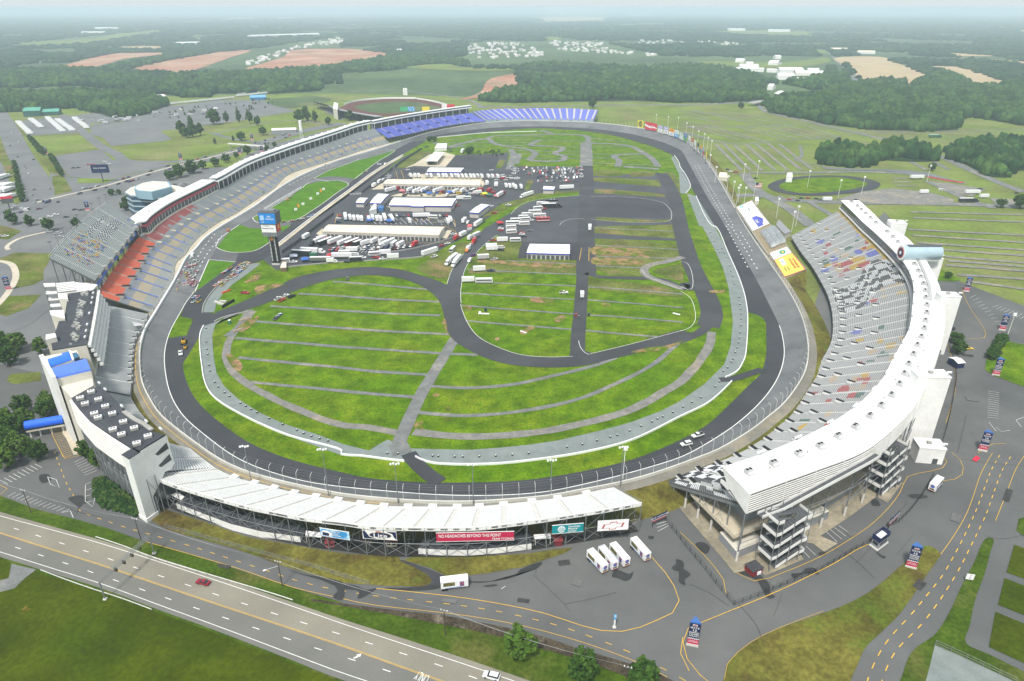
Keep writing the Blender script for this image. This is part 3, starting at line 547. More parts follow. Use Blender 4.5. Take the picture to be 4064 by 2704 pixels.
RED=M('paint_red',(.42,.045,.04),.5,.07,.3,2.0)
MAR=M('paint_maroon',(.36,.055,.075),.55,.07,.3,2.0)
BLK=M('paint_black',(.012,.012,.013),.6,.1,.5,2.0)
NVY=M('paint_navy',(.013,.022,.075),.5,.06,.5,2.0)
CRM=M('paint_crimson',(.50,.020,.075),.5,.05,.5,2.0)
TEA=M('paint_teal',(.005,.26,.29),.5,.05,.5,2.0)
WHT=M('paint_white',(.80,.80,.79),.55,.04,.5,2.0)
YEL=M('paint_yellow',(.72,.47,.02),.55,.06,.5,2.0)
SKB=M('paint_sky_blue',(.05,.30,.62),.5,.12,.4,1.0,(.45,.65,.8),(.5,.6),.4)
PBL=M('metal_pale_blue',(.40,.52,.58),.4,.05,.2,1.5,metal=.2)
CNG=M('concrete_grey',(.33,.325,.30),.9,.08,.15,1.2)
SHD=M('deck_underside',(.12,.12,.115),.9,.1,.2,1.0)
def at_front(front,s,slope,it=14):
 """back edge of a raked deck: each surveyed point is raised until the deck has the given slope"""
 F2=[(p.x,p.y,p.z)for p in resample(front,2.0)];A=np.array(F2);out=[];c='W'
 for tk in s.split():
  if len(tk)==1 and tk.isalpha():c=tk;continue
  x,y=map(float,tk.split(','));z=15.0
  for _ in range(it):
   p=P(c,x,y,z);d2=(A[:,0]-p.x)**2+(A[:,1]-p.y)**2;i=int(np.argmin(d2))
   z=.5*z+.5*(A[i,2]+slope*math.sqrt(d2[i]))
  out.append(P(c,x,y,z))
 return out
def seats(parent,front,back,rows,col,tread=(.33,.33,.31),aisles=(),aw=.8,acol=(.45,.45,.43),cell=1.6,bench=.42,name='seating_deck',close=True):
 """stepped deck with a bench on every row; col(u,v) is the colour the bench is painted"""
 L=sum((b-a).length for a,b in zip(front,front[1:]));n=int(L/cell)+1
 us=[(i/n,1)for i in range(n+1)]
 e=aw/2/L
 for a in aisles:
  us=[q for q in us if abs(q[0]-a)>e*1.3];us+=[(a-e-1e-4,1),(a-e,0),(a+e,0),(a+e+1e-4,1)]
 us.sort()
 FF=resample(front,count=2001);BB=resample(back,count=2001)
 at=lambda A,u:A[min(max(int(round(u*2000)),0),2000)]
 f=[at(FF,u)for u,_ in us];bk=[at(BB,u)for u,_ in us]
 b=MB();R=[];kinds=[]
 def row(v,dz,hold=None):
  r=[]
  for(u,on),p,q in zip(us,f,bk):
   x=p.lerp(q,v);zz=p.z+(q.z-p.z)*(math.floor(v*rows+1e-6)/rows if hold is None else hold)
   r.append(Vector((x.x,x.y,zz+dz*on)))
  return r
 for r in range(rows):
  v0=r/rows;h=v0
  R.append(row(v0,0,h));kinds.append(0)
  R.append(row(v0+.42/rows,0,h));kinds.append(1)
  R.append(row(v0+.47/rows,bench,h));kinds.append(2)
  R.append(row(v0+.90/rows,bench,h));kinds.append(0)
  R.append(row(v0+.95/rows,0,h));kinds.append(0)
 R.append(row(1.0,0,1.0))
 def cc(i,j):
  k=kinds[i];on=us[j][1]and us[j+1][1]
  if not on:return acol
  if k==0:return tread
  return col((us[j][0]+us[j+1][0])/2,(i//5)/rows)
 b.grid(R,0,cc)
 dn=Vector((0,0,-.7));fr=R[0];bl=[Vector((p.x,p.y,p.z))for p in R[-1]]
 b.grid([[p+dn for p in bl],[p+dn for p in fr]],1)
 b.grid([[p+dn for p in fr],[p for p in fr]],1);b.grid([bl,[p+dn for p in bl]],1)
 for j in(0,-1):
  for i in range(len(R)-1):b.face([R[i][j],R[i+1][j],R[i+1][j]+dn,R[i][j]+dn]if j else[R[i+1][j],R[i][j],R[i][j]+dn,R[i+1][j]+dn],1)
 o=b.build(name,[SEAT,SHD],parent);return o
def on_deck(front,back,u,v,dz=0):
 FF=resample(front,count=401);BB=resample(back,count=401)
 return FF[int(round(u*400))].lerp(BB[int(round(u*400))],v)+Vector((0,0,dz))
def vcol(r,g,b):return(r,g,b)
def lampbank(b,p,rz,n=3,h=2.2):
 """bank of floodlights on a short frame"""
 c,s_=math.cos(rz),math.sin(rz)
 b.tube(p,p+Vector((0,0,h)),.08,5,0)
 for k in range(n):
  q=p+Vector((c*(k-(n-1)/2)*.9,s_*(k-(n-1)/2)*.9,h));b.box(q,(.8,.55,.6),rz,1)
# outer wall, catch fence and banks
n=len(bank)
ang=lambda p:p.z
closed=bank+[bank[0]]
def seg_wall(i0,i1,name,label,h,th,mat):
 pts=[closed[i%n]for i in range(i0,i1+1)]
 if th>0:
  pass
 b=MB();b.wall([p+Vector((0,0,-.6))for p in pts],0,h+.6,th);o=b.build(name,mat);tag(o,label,'wall');return o
cen=sum((p for p in bank),Vector())/n
sgn=1 if(nrm2(closed,5).dot(bank[5]-cen))>0 else-1
near=lambda q:int(np.argmin([(p.xy-q.xy).length for p in bank]))
ia=near(P('D',975,800,5.5));ib=near(P('F',690,370,3.6));ic=near(P('C',0,952,5.5));id_=near(P('B',420,975,3.6))
def rng(a,c):
 return list(range(a,c+1))if c>=a else list(range(a,c+n+1))
def run(a,c,through):
 r=rng(a,c);t_=near(through)
 if any(k%n==t_ for k in r):return r
 return rng(c,a)
rNear=run(ia,ib,P('H',900,340,5.5));rBack=run(ib,ic,P('F',440,0,1.5));rFar=run(ic,id_,P('B',1300,833,5.5));rFront=run(id_,ia,P('A',1800,1310,1.5))
def owall(r,label,h=1.1,th=.5):
 pts=[bank[k%n]-Vector((0,0,.6))for k in r];b=MB();b.wall(pts,0,h+.6,th*sgn);o=b.build('track_wall',CNW if 'near' not in label else CNW);return tag(o,label,'wall')
owall(rNear,'pale concrete track wall round the outside of the near banked turn');owall(rBack,'pale concrete wall along the outside of the right-hand straight')
owall(rFar,'pale concrete track wall round the outside of the far banked turn')
pts=[bank[k%n]-Vector((0,0,.6))for k in rFront];b=MB();b.wall(pts,0,1.9,.9*sgn);tag(b.build('track_wall',WHT),'bright white wall between the front straight and the tan and grey main stand','wall')
def catch_fence(r,label,step=4.4,h=5.6,lean=1.5,nmax=98,posts=True):
 pts=resample([bank[k%n]+Vector((0,0,1.0))for k in r],step);t_=thing('catch_fence',label,'fence',tuple(pts[0]))
 lines=[[]for _ in range(5)]
 cz=[(0,0),(.5,0),(.8,0),(.93,.35),(1,1)]
 one=None
 for i,p in enumerate(pts):
  inward=nrm2(pts,i)*(-sgn)
  prof=[p+Vector((0,0,h*a))+inward*(lean*c)for a,c in cz]
  for k,q in enumerate(prof):lines[k].append(q)
  if i<nmax:
   b=MB()
   for a,c in zip(prof,prof[1:]):b.tube(a,c,.06,5,cap=False)
   b.build('post',STW,t_)
 b=MB()
 for k in range(1,5):
  for a,c in zip(lines[k],lines[k][1:]):b.tube(a,c,.022,3,cap=False)
 b.build('cable',STG,t_)
 return t_
L0=sum((bank[(k+1)%n]-bank[k%n]).length for k in rNear)
catch_fence(rNear,'tall catch fence of curved white posts round the near banked turn',max(4.4,L0/96))
L0=sum((bank[(k+1)%n]-bank[k%n]).length for k in rFront);catch_fence(rFront,'tall catch fence in front of the tan and grey main stand',L0/96)
L0=sum((bank[(k+1)%n]-bank[k%n]).length for k in rBack);catch_fence(rBack,'tall catch fence along the right-hand straight in front of the advertising boards',L0/70)
L0=sum((bank[(k+1)%n]-bank[k%n]).length for k in rFar);catch_fence(rFar,'tall catch fence round the far banked turn below the blue seats',L0/80)
bd=[]
for k,(d,fz)in enumerate(((.45,1.0),(4.6,.98),(6.0,.9),(15.0,.0))):
 r=[]
 for i,p in enumerate(closed):
  nn=nrm2(closed,i)*sgn
  z=max(p.z*fz-.15,0.02)if k<3 else-.02
  q=p+nn*(d if p.z>3 else d*(.5+.5*p.z/3));r.append(Vector((q.x,q.y,z)))
 bd.append(r)
b=MB();b.grid(bd[:2],0);b.grid(bd[1:],1);o=b.build('embankment',[M('walkway',(.20,.19,.16),.9,.1,.1,1.0,(.30,.26,.19),(.5,.65),.03),GRB]);o['kind']='structure'
yl_=[p+nrm2(closed,i)*sgn*2.4 for i,p in enumerate(closed)]
b=MB();ys=[Vector((yl_[k%n].x,yl_[k%n].y,bank[k%n].z-.03))for k in run(near(P('D',975,800,5.5)),near(P('H',300,318,5.5)),P('D',1110,1300,5.5))]
o_=offset(ys,.22);b.grid([ys,o_]);o=b.build('road_marking',MYE);o['kind']='structure'
def low_wall(s,label,h=.95,th=.45,mat=WHT,smooth=True,name='barrier_wall'):
 pts=G(s);pts=resample(sm(pts)if smooth else pts,3.0)
 b=MB();b.wall([Vector((p.x,p.y,base-.1))for p in pts],0,h,th);return tag(b.build(name,mat),label,'wall')
low_wall('D 1400,688 1376,740 1374,850 1386,960 1402,1060 1442,1150 1512,1215 1622,1282 1802,1372 2002,1452 2357,1555 H 0,14 150,28 300,48 440,64','low white wall between the near grass ring and the grey gravel strip')
low_wall('H 515,32 560,55 640,77 750,85 900,87 1100,80 1400,47 1690,0 E 2000,1480 F 0,1312 200,1212 355,1068','low white wall bending round the right end of the near grass ring')
low_wall('F 310,1042 360,1020 400,992 425,950 445,905 458,800 463,700 462,600 455,540 441,470 401,350 331,190 236,0 C 220,1555 110,1350','low white wall along the inside of the right-hand straight, from the gap to the turn')
low_wall('C 40,1330 65,1300 70,1278 35,1200 0,1150 B 2330,1120 2300,1075','short white wall with a rounded end beside the far right turn')
low_wall('B 2285,1068 2200,1030 2100,995 1900,940 1750,912 1600,897 1480,892','dark low barrier between the far grass ring and the kart paths',.9,.4,STD)
low_wall('B 1350,906 1150,912 1000,917 850,931 660,950 600,962','low white wall along the inside of the far turn')
low_wall('M 0,1355 500,1303 1000,1275 1500,1237 1640,1197','pale barrier along the lower edge of the garage yard',.9,.4,CNG)
low_wall('M 900,1225 1150,1190 1400,1150 1620,1095 1800,1040 1940,985 2005,955','pale concrete barrier curving round the trailer yard corner',.9,.4,CNG)
low_wall('D 1395,600 1405,545 1440,485 1530,385 1640,303 1700,272 1790,262','low pale wall at the pit exit bend beside the queue of race cars',.95,.45,CNG)
low_wall('D 1480,660 1530,635 1600,615 1710,592','row of pale concrete blocks closing the gap by the road course',.9,.6,CNG)
low_wall('M -30,1098 0,1072 350,798 700,538 1000,318 1285,152','long white pit wall beside the pit lane',1.0,.6,WHT)
def mesh_fence(s,label,h=2.4,step=6.0,mat=STD,z=0.2,smooth=False,solid=None,nmax=95):
 pts=G(s);pts=sm(pts)if smooth else pts;tot=sum((b-a).length for a,b in zip(pts,pts[1:]));pts=resample(pts,max(step,tot/nmax))
 pts=[Vector((p.x,p.y,z))for p in pts];t_=thing('chain_fence',label,'fence',tuple(pts[0]))
 for p in pts:b=MB();b.tube(p,p+Vector((0,0,h)),.07,5);b.build('post',mat,t_)
 b=MB()
 for a,c in zip(pts,pts[1:]):
  for hh in((h,h*.5,.15)if not solid else(h,)):
   b.tube(a+Vector((0,0,hh)),c+Vector((0,0,hh)),.035,3,cap=False)
 b.build('rail',mat,t_)
 if solid:
  b=MB();b.wall(pts,.1,h*.92,.05);b.build('screen',solid,t_)
 else:
  b=MB()
  for a,c in zip(pts,pts[1:]):
   L=(c-a).length;m=max(2,int(L/.8))
   for k in range(m):
    p=a.lerp(c,k/m);q=a.lerp(c,min(1,(k+1)/m));b.tube(p+Vector((0,0,.1)),q+Vector((0,0,h)),.012,3,cap=False);b.tube(p+Vector((0,0,h)),q+Vector((0,0,.1)),.012,3,cap=False)
  b.build('wire_net',mat,t_)
 return t_
mesh_fence('M 1200,288 1290,220 1380,160 1485,95','dark screened fence beside the grass at the top of pit lane',3.0,7,STD,.3,False,STD)
mesh_fence('M 850,560 950,485 1100,370 1175,305','dark screened fence between pit lane and the trailer row',3.0,7,STD,.3,False,STD)
mesh_fence('M 0,1205 150,1105 300,980 430,880 550,790','dark screened fence between pit lane and the front garage',3.0,7,STD,.3,False,STD)
mesh_fence('O 100,620 160,680 240,790 330,900 440,1030 560,1190 690,1340','black iron fence between the trailer lot and the right-hand stand',2.2,3,BLK,.2)
mesh_fence('O 700,1345 900,1270 1050,1205 1280,1110 1450,1040 1640,930 1770,850 1880,800','black iron fence with a yellow kerb line below the right-hand stand',2.0,3,BLK,.2)
mesh_fence('O 2040,650 2140,620 2250,510 2357,370 I 1730,160','black iron fence beyond the ticket kiosk',2.0,3,BLK,.2)
mesh_fence('F 1835,820 1870,920 1885,1000 1885,1080 1860,1220 1830,1360 1800,1470','tall black fence along the back of the white-roofed stand',2.4,3.5,BLK,.2,True)
mesh_fence('I 1745,1315 1900,1385 2100,1480 2300,1575','low wire fence round the gravel yard',1.8,4,STG,.2)
mesh_fence('G 1130,510 1300,555 1500,610 1700,665 1900,720 2100,770 2357,850 H 200,905','thin wire fence along the top of the grass bank',1.6,4.5,STG,.1)
def guard(s,label):
 pts=resample(sm(G(s)),4.0);t_=thing('guard_rail',label,'guard rail',tuple(pts[0]))
 for p in pts:b=MB();b.box(p,(.15,.15,.7));b.build('post',STG,t_)
 b=MB();b.wall([p+Vector((0,0,0))for p in pts],.45,.8,.08);b.build('rail',STW,t_)
guard('G 660,582 850,645 1050,722 1300,800 1600,890 1850,965 2015,1018','metal guard rail between the highway and the verge with the gantry')
guard('G 280,810 450,875 650,945 850,1010 1045,1083','metal guard rail at the edge of the rough field')
# the white stand in front
def stand_frames(root,front,back,us,cols,r=.22,mat=STG,name='frame',zg=0.0,diag=True,setback=.4):
 for u in us:
  b=MB();a=on_deck(front,back,u,0,-.75);c=on_deck(front,back,u,1,-.75)
  b.beam(a,c,.35,.6)
  pr=None
  for v in cols:
   p=a.lerp(c,v);p.z-=.3;g=Vector((p.x,p.y,zg));b.tube(g,p,r,6)
   if diag and pr is not None:
    b.tube(pr[0],p,r*.5,4);b.tube(g,pr[1],r*.5,4)
    if p.z>9:b.tube(g.lerp(p,.5),pr[0].lerp(pr[1],.5),r*.5,4)
   pr=(g,p)
  b.build(name,mat,root)
WF=sm(G('G 1480,100 1560,140 1700,190 1830,220 2000,265 2200,300 2357,325 H 200,352 350,365 520,367 700,368 900,368 1000,362 1200,343 1380,322 1520,305 1650,285 1800,250 1880,235',7.0))
WB=sm(G('G 1025,150 1150,205 1330,265 1500,315 1720,375 1900,412 2100,450 2357,480 H 200,507 500,516 920,514 1200,485 1500,443 1800,395 2075,345',12.5))
root=thing('grandstand','long low white bench stand in front, seen from behind above the banners','grandstand',tuple(P('H',900,600)))
als=[.015,.075,.135,.19,.245,.30,.355,.41,.465,.52,.575,.63,.68,.735,.80,.86,.93]
def dirty(base_,k=.05):
 def f(u,v):
  q=noise.noise(Vector((u*180,v*22,.5)))*k
  return tuple(max(.02,c+q)for c in base_)
 return f
seats(root,WF,WB,24,dirty((.64,.65,.64),.03),(.42,.43,.42),als,1.3,(.52,.51,.48),1.8)
b=MB();o_=offset(WB,-.02);b.wall([p for p in WB],-1.1,.45,.25)
b.build('fascia',STW,root)
b=MB();pr=resample(WB,3.4)
for p,q in zip(pr,pr[1:]):
 b.tube(p+Vector((0,0,-1.0)),p+Vector((0,0,.5)),.05,4)
b.build('fascia_joint',STG,root)
stand_frames(root,WF,WB,[i/27 for i in range(28)],(.30,.62,.99),.17,STG)
ub=[i/27 for i in range(28)]
for i in range(0,27):
 b=MB();p=on_deck(WF,WB,ub[i],.985,-1.0);q=on_deck(WF,WB,ub[i+1],.985,-1.0);g=Vector((p.x,p.y,0));h=Vector((q.x,q.y,0))
 b.tube(g.lerp(p,.05),q.lerp(h,.52),.07,4);b.tube(h.lerp(q,.05),p.lerp(g,.52),.07,4);b.tube(p.lerp(g,.5),q.lerp(h,.5),.09,4);b.tube(p,q,.12,4)
 if i%2==0:b.tube(g.lerp(p,.5),q,.06,4)
 b.build('brace',STG,root)
for k,a in enumerate(als[1:]):
 p=on_deck(WF,WB,a,.03,.1);b=MB();i=int(a*400);FR=resample(WF,count=401);d=FR[min(i+3,400)]-FR[max(i-3,0)];rz=math.atan2(d.y,d.x)
 b.box(p+Vector((0,0,-1)),(3.0,2.4,1.6),rz);b.build('vomitory',STW,root)
b=MB();pr=resample(WF,2.5)
for p,q in zip(pr,pr[1:]):
 b.tube(p,p+Vector((0,0,1.1)),.05,4);b.tube(p+Vector((0,0,1.1)),q+Vector((0,0,1.1)),.05,4,cap=False);b.tube(p+Vector((0,0,.6)),q+Vector((0,0,.6)),.03,3,cap=False)
b.build('handrail',STG,root)
e0=on_deck(WF,WB,1,0,0);e1=on_deck(WF,WB,1,1,0);b=MB()
for k in range(12):
 p=e0.lerp(e1,k/11);b.tube(p,p+Vector((0,0,1.2)),.05,4)
b.tube(e0+Vector((0,0,1.2)),e1+Vector((0,0,1.2)),.06,4);b.tube(e0+Vector((0,0,.6)),e1+Vector((0,0,.6)),.05,4);b.build('end_rail',STG,root)
sheet('under_stand_ground',M('ground_shaded',(.036,.035,.032),.9,.2,.2,1.5),[Vector((p.x,p.y,0))for p in resample(WB,count=40)]+[Vector((p.x,p.y,0))for p in resample(offset(WF,0),count=40)][::-1],.42)  # shade beneath the white stand is put into this dark ground colour
def block(sfront,srear,h,label,name='concession_block',wm=WLW,rm=RFD,z0=0.0,cat='building'):
 f=G(sfront,z0);r=G(srear,h+z0);r=[Vector((p.x,p.y,z0))for p in r]
 t_=thing(name,label,cat,tuple(f[0]));pts=f+r[::-1]
 b=MB();b.prism([(p.x,p.y)for p in pts],z0,h+z0-.02);b.build('wall',wm,t_)
 b=MB();b.prism([(p.x,p.y)for p in pts],h+z0,h+z0+.25);b.build('roof',rm,t_)
 return t_
block('H 540,698 700,708 870,710 1080,695 1315,665','H 575,588 700,602 870,600 1080,575 1310,548',2.9,'long low white block with a dark roof under the stand, behind the crimson banner')
block('G 1222,385 1400,455 1600,530 1800,580 2070,618','G 1285,290 1430,345 1640,420 1830,468 2095,500',2.9,'long low white block with a dark roof under the left half of the white stand')
def kiosk(s0,s1,h,label,wm,rm,win=True,name='kiosk'):
 a,c=G(s0),G(s1);d=(c[0]-a[0])if False else None
 p,q=a[0],a[1];L=(q-p).length;rz=math.atan2((q-p).y,(q-p).x);m=(p+q)/2;nn=Vector((-math.sin(rz),math.cos(rz),0));dep=(c[0]-m).length if c else 3
 t_=thing(name,label,'kiosk',tuple(m));ctr=m+nn*dep/2
 b=MB();b.box(ctr,(L,dep,h),rz);b.build('wall',wm,t_)
 b=MB();e=.4;hx,hy=L/2+e,dep/2+e;ca,sa=math.cos(rz),math.sin(rz)
 w_=lambda x,y,z:(ctr.x+x*ca-y*sa,ctr.y+x*sa+y*ca,z)
 b.face([w_(-hx,-hy,h),w_(hx,-hy,h),w_(hx*.8,0,h+1),w_(-hx*.8,0,h+1)]);b.face([w_(hx,hy,h),w_(-hx,hy,h),w_(-hx*.8,0,h+1),w_(hx*.8,0,h+1)])
 b.face([w_(hx,-hy,h),w_(hx,hy,h),w_(hx*.8,0,h+1)]);b.face([w_(-hx,hy,h),w_(-hx,-hy,h),w_(-hx*.8,0,h+1)]);b.face([w_(-hx,-hy,h),w_(-hx,hy,h),w_(hx,hy,h),w_(hx,-hy,h)]);b.build('roof',rm,t_)
 if win:
  for k in(-.25,.25):
   b=MB();b.box(Vector(w_(k*L,-dep/2-.02,1.1)),(L*.3,.1,1.1),rz);b.build('window',GLS,t_)
 return t_
kiosk('H 318,648 390,648','H 352,612',2.6,'small cream kiosk with a dark red roof under the white stand',M('kiosk_cream',(.62,.55,.36),.8),M('kiosk_red',(.17,.02,.025),.7))
kiosk('H 1475,640 1525,638','H 1500,600',2.4,'small dark red hut under the right part of the white stand',M('kiosk_red',(.17,.02,.025),.7),M('kiosk_red',(.17,.02,.025),.7),False,'hut')
kiosk('G 2245,655 2300,650','G 2275,615',2.4,'small red booth with white posters under the blue banner',RED,M('kiosk_red',(.17,.02,.025),.7),True,'booth')
t_=thing('hut','red square hut with a dark roof beside the near stair tower','hut',tuple(P('O',865,1065)))
p=P('O',865,1045);rz=math.radians(25);b=MB();b.box(p,(4.2,3.6,2.5),rz);b.build('wall',M('hut_red',(.20,.018,.02),.7,.1),t_);b=MB();b.box(p+Vector((0,0,2.5)),(4.8,4.2,.9),rz,taper=.6);b.build('roof',M('hut_roof',(.05,.05,.055),.8,.15),t_)
b=MB();b.box(p+Vector((1.2,-1.75,.6)),(1.5,.3,1.2),rz);b.build('panel',WHT,t_)
def canopy(s,h,label,mat=WHT,post=STW,th=.25,name='canopy',wh=.09):
 q=G(s,h);ctr=sum(q,Vector())/4;t_=thing(name,label,'canopy',(ctr.x,ctr.y,0));b=MB();b.prism([(p.x,p.y)for p in q],h,h+th);b.build('roof',mat,t_)
 for p in q:c=p.lerp(ctr,.08);b=MB();b.tube((c.x,c.y,0),(c.x,c.y,h),wh,5);b.build('post',post,t_)
 return t_
canopy('H 1330,562 1445,555 1450,585 1340,592',3.0,'white shelter roof on posts under the stand, left of the teal banner')
canopy('G 2105,535 2222,548 2210,580 2100,570',3.0,'white shelter roof on posts under the stand beside the blue banner')
canopy('G 1180,290 1215,270 1270,300 1250,325',3.2,'pale shelter roof at the left end under the white stand')
def banner(s,zt,zb,label,mat,texts=(),extra=None,name='banner'):
 """s: left and right ends on the plane of the back columns"""
 a,c=G(s);d=(c-a);L=d.length;rz=math.atan2(d.y,d.x);m=(a+c)/2+Vector((math.sin(rz),-math.cos(rz),0))*1.0
 t_=thing(name,label,'banner',(m.x,m.y,zb),rz);nn=Vector((math.sin(rz),-math.cos(rz),0))
 H=zt-zb
 b=MB();b.box((0,0,0),(L,.12,H));pn=b.build('panel',mat,t_);pn.location=(0,0,0)
 b=MB()
 for x0,y0,w,h in((0,-.02,L+.16,.16),(0,H-.14,L+.16,.16)):b.box((x0,-.0,y0),(w,.2,h))
 o=b.build('edge_bar',STW,t_);o.location=(0,0,0)
 for tx,x,y,size,mt,*rest in texts:
  o=wtext(tx,(0,0,0),size,0,mt,'lettering',None,math.pi/2,.015,'CENTER',True);o.parent=pn;o.matrix_parent_inverse=Matrix();o.location=(x*L,-.15,y*H);o.rotation_euler=(math.pi/2,0,0);xs=[v.co.x for v in o.data.vertices];o.scale=(min(rest[0]if rest else 1,.8*L/(max(xs)-min(xs))),1,1)
 if extra:extra(pn,L,H)
 return t_
def shape(t_,pts,mat,y=-.075,name='emblem',th=.03):
 b=MB();f=[(x,y-th,z)for x,z in pts];g=[(x,y,z)for x,z in pts]
 ar=sum(pts[i][0]*pts[(i+1)%len(pts)][1]-pts[(i+1)%len(pts)][0]*pts[i][1]for i in range(len(pts)))
 if ar<0:f.reverse();g.reverse()
 b.face(f)
 for i in range(len(f)):k=(i+1)%len(f);b.face([g[i],g[k],f[k],f[i]])
 o=b.build(name,mat,t_);o.location=(0,0,0);return o
def ell(cx,cz,rx,rz_,n=28):return[(cx+rx*math.cos(2*math.pi*i/n),cz+rz_*math.sin(2*math.pi*i/n))for i in range(n)]
def lite(t_,L,H):
 shape(t_,[(-L*.47,H*.05),(-L*.1,H*.05),(-L*.3,H*.25),(-L*.42,H*.9),(-L*.49,H*.94)],NVY,-.065,'swoosh');shape(t_,[(L*.2,H*.94),(L*.49,H*.94),(L*.49,H*.05),(L*.42,H*.3),(L*.38,H*.7)],NVY,-.065,'swoosh')
 shape(t_,ell(.02*L,H*.48,L*.33,H*.36),M('banner_gold',(.45,.36,.2),.5),-.075);shape(t_,ell(.02*L,H*.48,L*.31,H*.31),NVY,-.085)
WBm=offset(WB,0)
def bz(x0,x1,crop='H'):pass
banner('H 178,686 407,700',11.0,7.4,'white and navy oval beer banner on the back of the white stand',WHT,(('Lite',.02,.42,2.6,WHT,1.2),('Miller',-.02,.88,.8,RED)),lite)
banner('H 672,706 1195,694',10.9,7.1,'long crimson banner with white slogan on the back of the white stand',CRM,(('NO HEADACHES BEYOND THIS POINT',-.07,.62,1.75,WHT,.98),('TEAM TYLENOL',.36,.22,1.05,WHT,1.0)))
def cmc(t_,L,H):
 shape(t_,ell(-L*.2,H*.47,H*.36,H*.36),WHT,-.07)
 for k in range(6):
  a=math.radians(15+30*k);r=H*.3;cx,cz=-L*.2,H*.22
  shape(t_,[(cx,cz),(cx+r*1.2*math.cos(a-.1),cz+r*1.6*abs(math.sin(a-.1))+.1),(cx+r*1.2*math.cos(a+.1),cz+r*1.6*abs(math.sin(a+.1))+.1)],TEA,-.10,'leaf')
banner('H 1450,652 1660,635',10.8,7.1,'teal medical banner with a white leaf emblem on the white stand',TEA,(('Carolinas',.2,.74,1.05,WHT),('Medical',.16,.48,1.05,WHT),('Center',.14,.22,1.05,WHT)),cmc)
def bow(t_,L,H):
 o=[(-.4,.2),(-.33,.62),(-.12,.62),(-.10,.80),(.13,.80),(.15,.62),(.40,.62),(.33,.2),(.12,.2),(.10,.02),(-.13,.02),(-.15,.2)]
 sk=lambda p,k:(L*p[0]*k*.92,H*(.46+(p[1]-.41)*k*.95)+p[0]*.5*k)
 shape(t_,[sk(p,1)for p in o],RED,-.07);shape(t_,[sk(p,.82)for p in o],WHT,-.09)
banner('H 1757,625 1965,612',11.0,6.7,'white banner with a red outlined cross emblem at the right end of the white stand',WHT,(),bow)
def carad(t_,L,H):
 shape(t_,[(-L*.48,H*.1),(-L*.12,H*.1),(-L*.1,H*.45),(-L*.2,H*.75),(-L*.38,H*.8),(-L*.48,H*.5)],WHT,-.07,'picture')
 shape(t_,[(-L*.42,H*.15),(-L*.2,H*.15),(-L*.2,H*.5),(-L*.42,H*.55)],NVY,-.1,'picture')
banner('G 2235,668 H 92,700',10.8,7.4,'sky blue banner with a picture and white script on the white stand',SKB,(('talk to the',.02,.78,.8,WHT),('of your',.02,.55,.8,WHT),('small business',.02,.33,.7,WHT),('call',.36,.2,.6,WHT)),carad)
# right-hand stand with the white suite roof
DF=sm(G('O 75,235 340,140 520,82 700,5 F 520,1480 620,1400 720,1310 780,1230 840,1130 900,1040 940,960 990,880 1030,800 1045,720 1045,640 1035,560 1010,470 960,370 900,270 830,180 757,65',4.0))
ZR=28.5
RF=sm(G('O 605,115 F 570,1555 800,1460 930,1400 1040,1340 1150,1270 1240,1200 1330,1110 1400,1020 1450,920 1500,830 1540,760 1575,680 1590,560 1600,420 1580,330 1530,240 1450,150 1330,35 C 1250,1520 1180,1450 1100,1375',ZR))
RBk=sm(G('O 840,355 I 750,180 1000,90 1240,0 F 1340,1490 1450,1400 1560,1290 1640,1180 1700,1040 1745,930 1785,830 1802,750 1815,640 1812,560 1795,480 1775,400 1720,290 1660,190 1590,110 1530,55 C 1420,1555 1320,1460 1225,1375',ZR))
RF=resample(RF,count=161)
RA=np.array([(p.x,p.y)for p in resample(RBk,count=1500)]);q_=[]
for p in RF:
 i=int(np.argmin((RA[:,0]-p.x)**2+(RA[:,1]-p.y)**2));q_.append(Vector((RA[i,0],RA[i,1],ZR)))
q_[0]=RBk[0];q_[-1]=RBk[-1]
for _ in range(3):q_=[q_[0]]+[(q_[i-1]+q_[i]*2+q_[i+1])/4 for i in range(1,len(q_)-1)]+[q_[-1]]
RB_=q_
DB=[p.lerp(q,.12)for p,q in zip(RF,RB_)];DB=[Vector((p.x,p.y,20.6))for p in DB]
DB[0]=P('O',815,455,20.6)
root=thing('grandstand','huge curved stand with patterned grey seats under a white suite roof','grandstand',tuple(P('O',700,1000)))
RW=44
cols=[(.33,.34,.335)]
YB=(.55,.36,.03);RR_=(.42,.05,.05);BB_=(.13,.16,.50);GG_=(.04,.13,.09);TT=(.52,.40,.26);WW=(.60,.61,.62);KK=(.05,.05,.055)
rs=random.Random(5);blobs=[]
for k in range(90):
 u=rs.choice([rs.uniform(.17,.48),rs.uniform(.58,.86),rs.uniform(.64,.97)]);blobs.append((u,rs.uniform(.12,.93),rs.uniform(.004,.011),rs.uniform(.03,.075),rs.choice([YB,RR_,BB_,GG_,TT,TT,YB,RR_])))
for u,v,a,c,k in((.765,.85,.018,.10,BB_),(.755,.62,.016,.10,YB),(.758,.45,.014,.09,RR_),(.75,.30,.014,.06,TT),(.80,.20,.012,.06,GG_),(.80,.33,.014,.06,BB_),(.735,.5,.012,.07,YB),(.79,.7,.013,.06,BB_)):blobs.insert(0,(u,v,a,c,k))
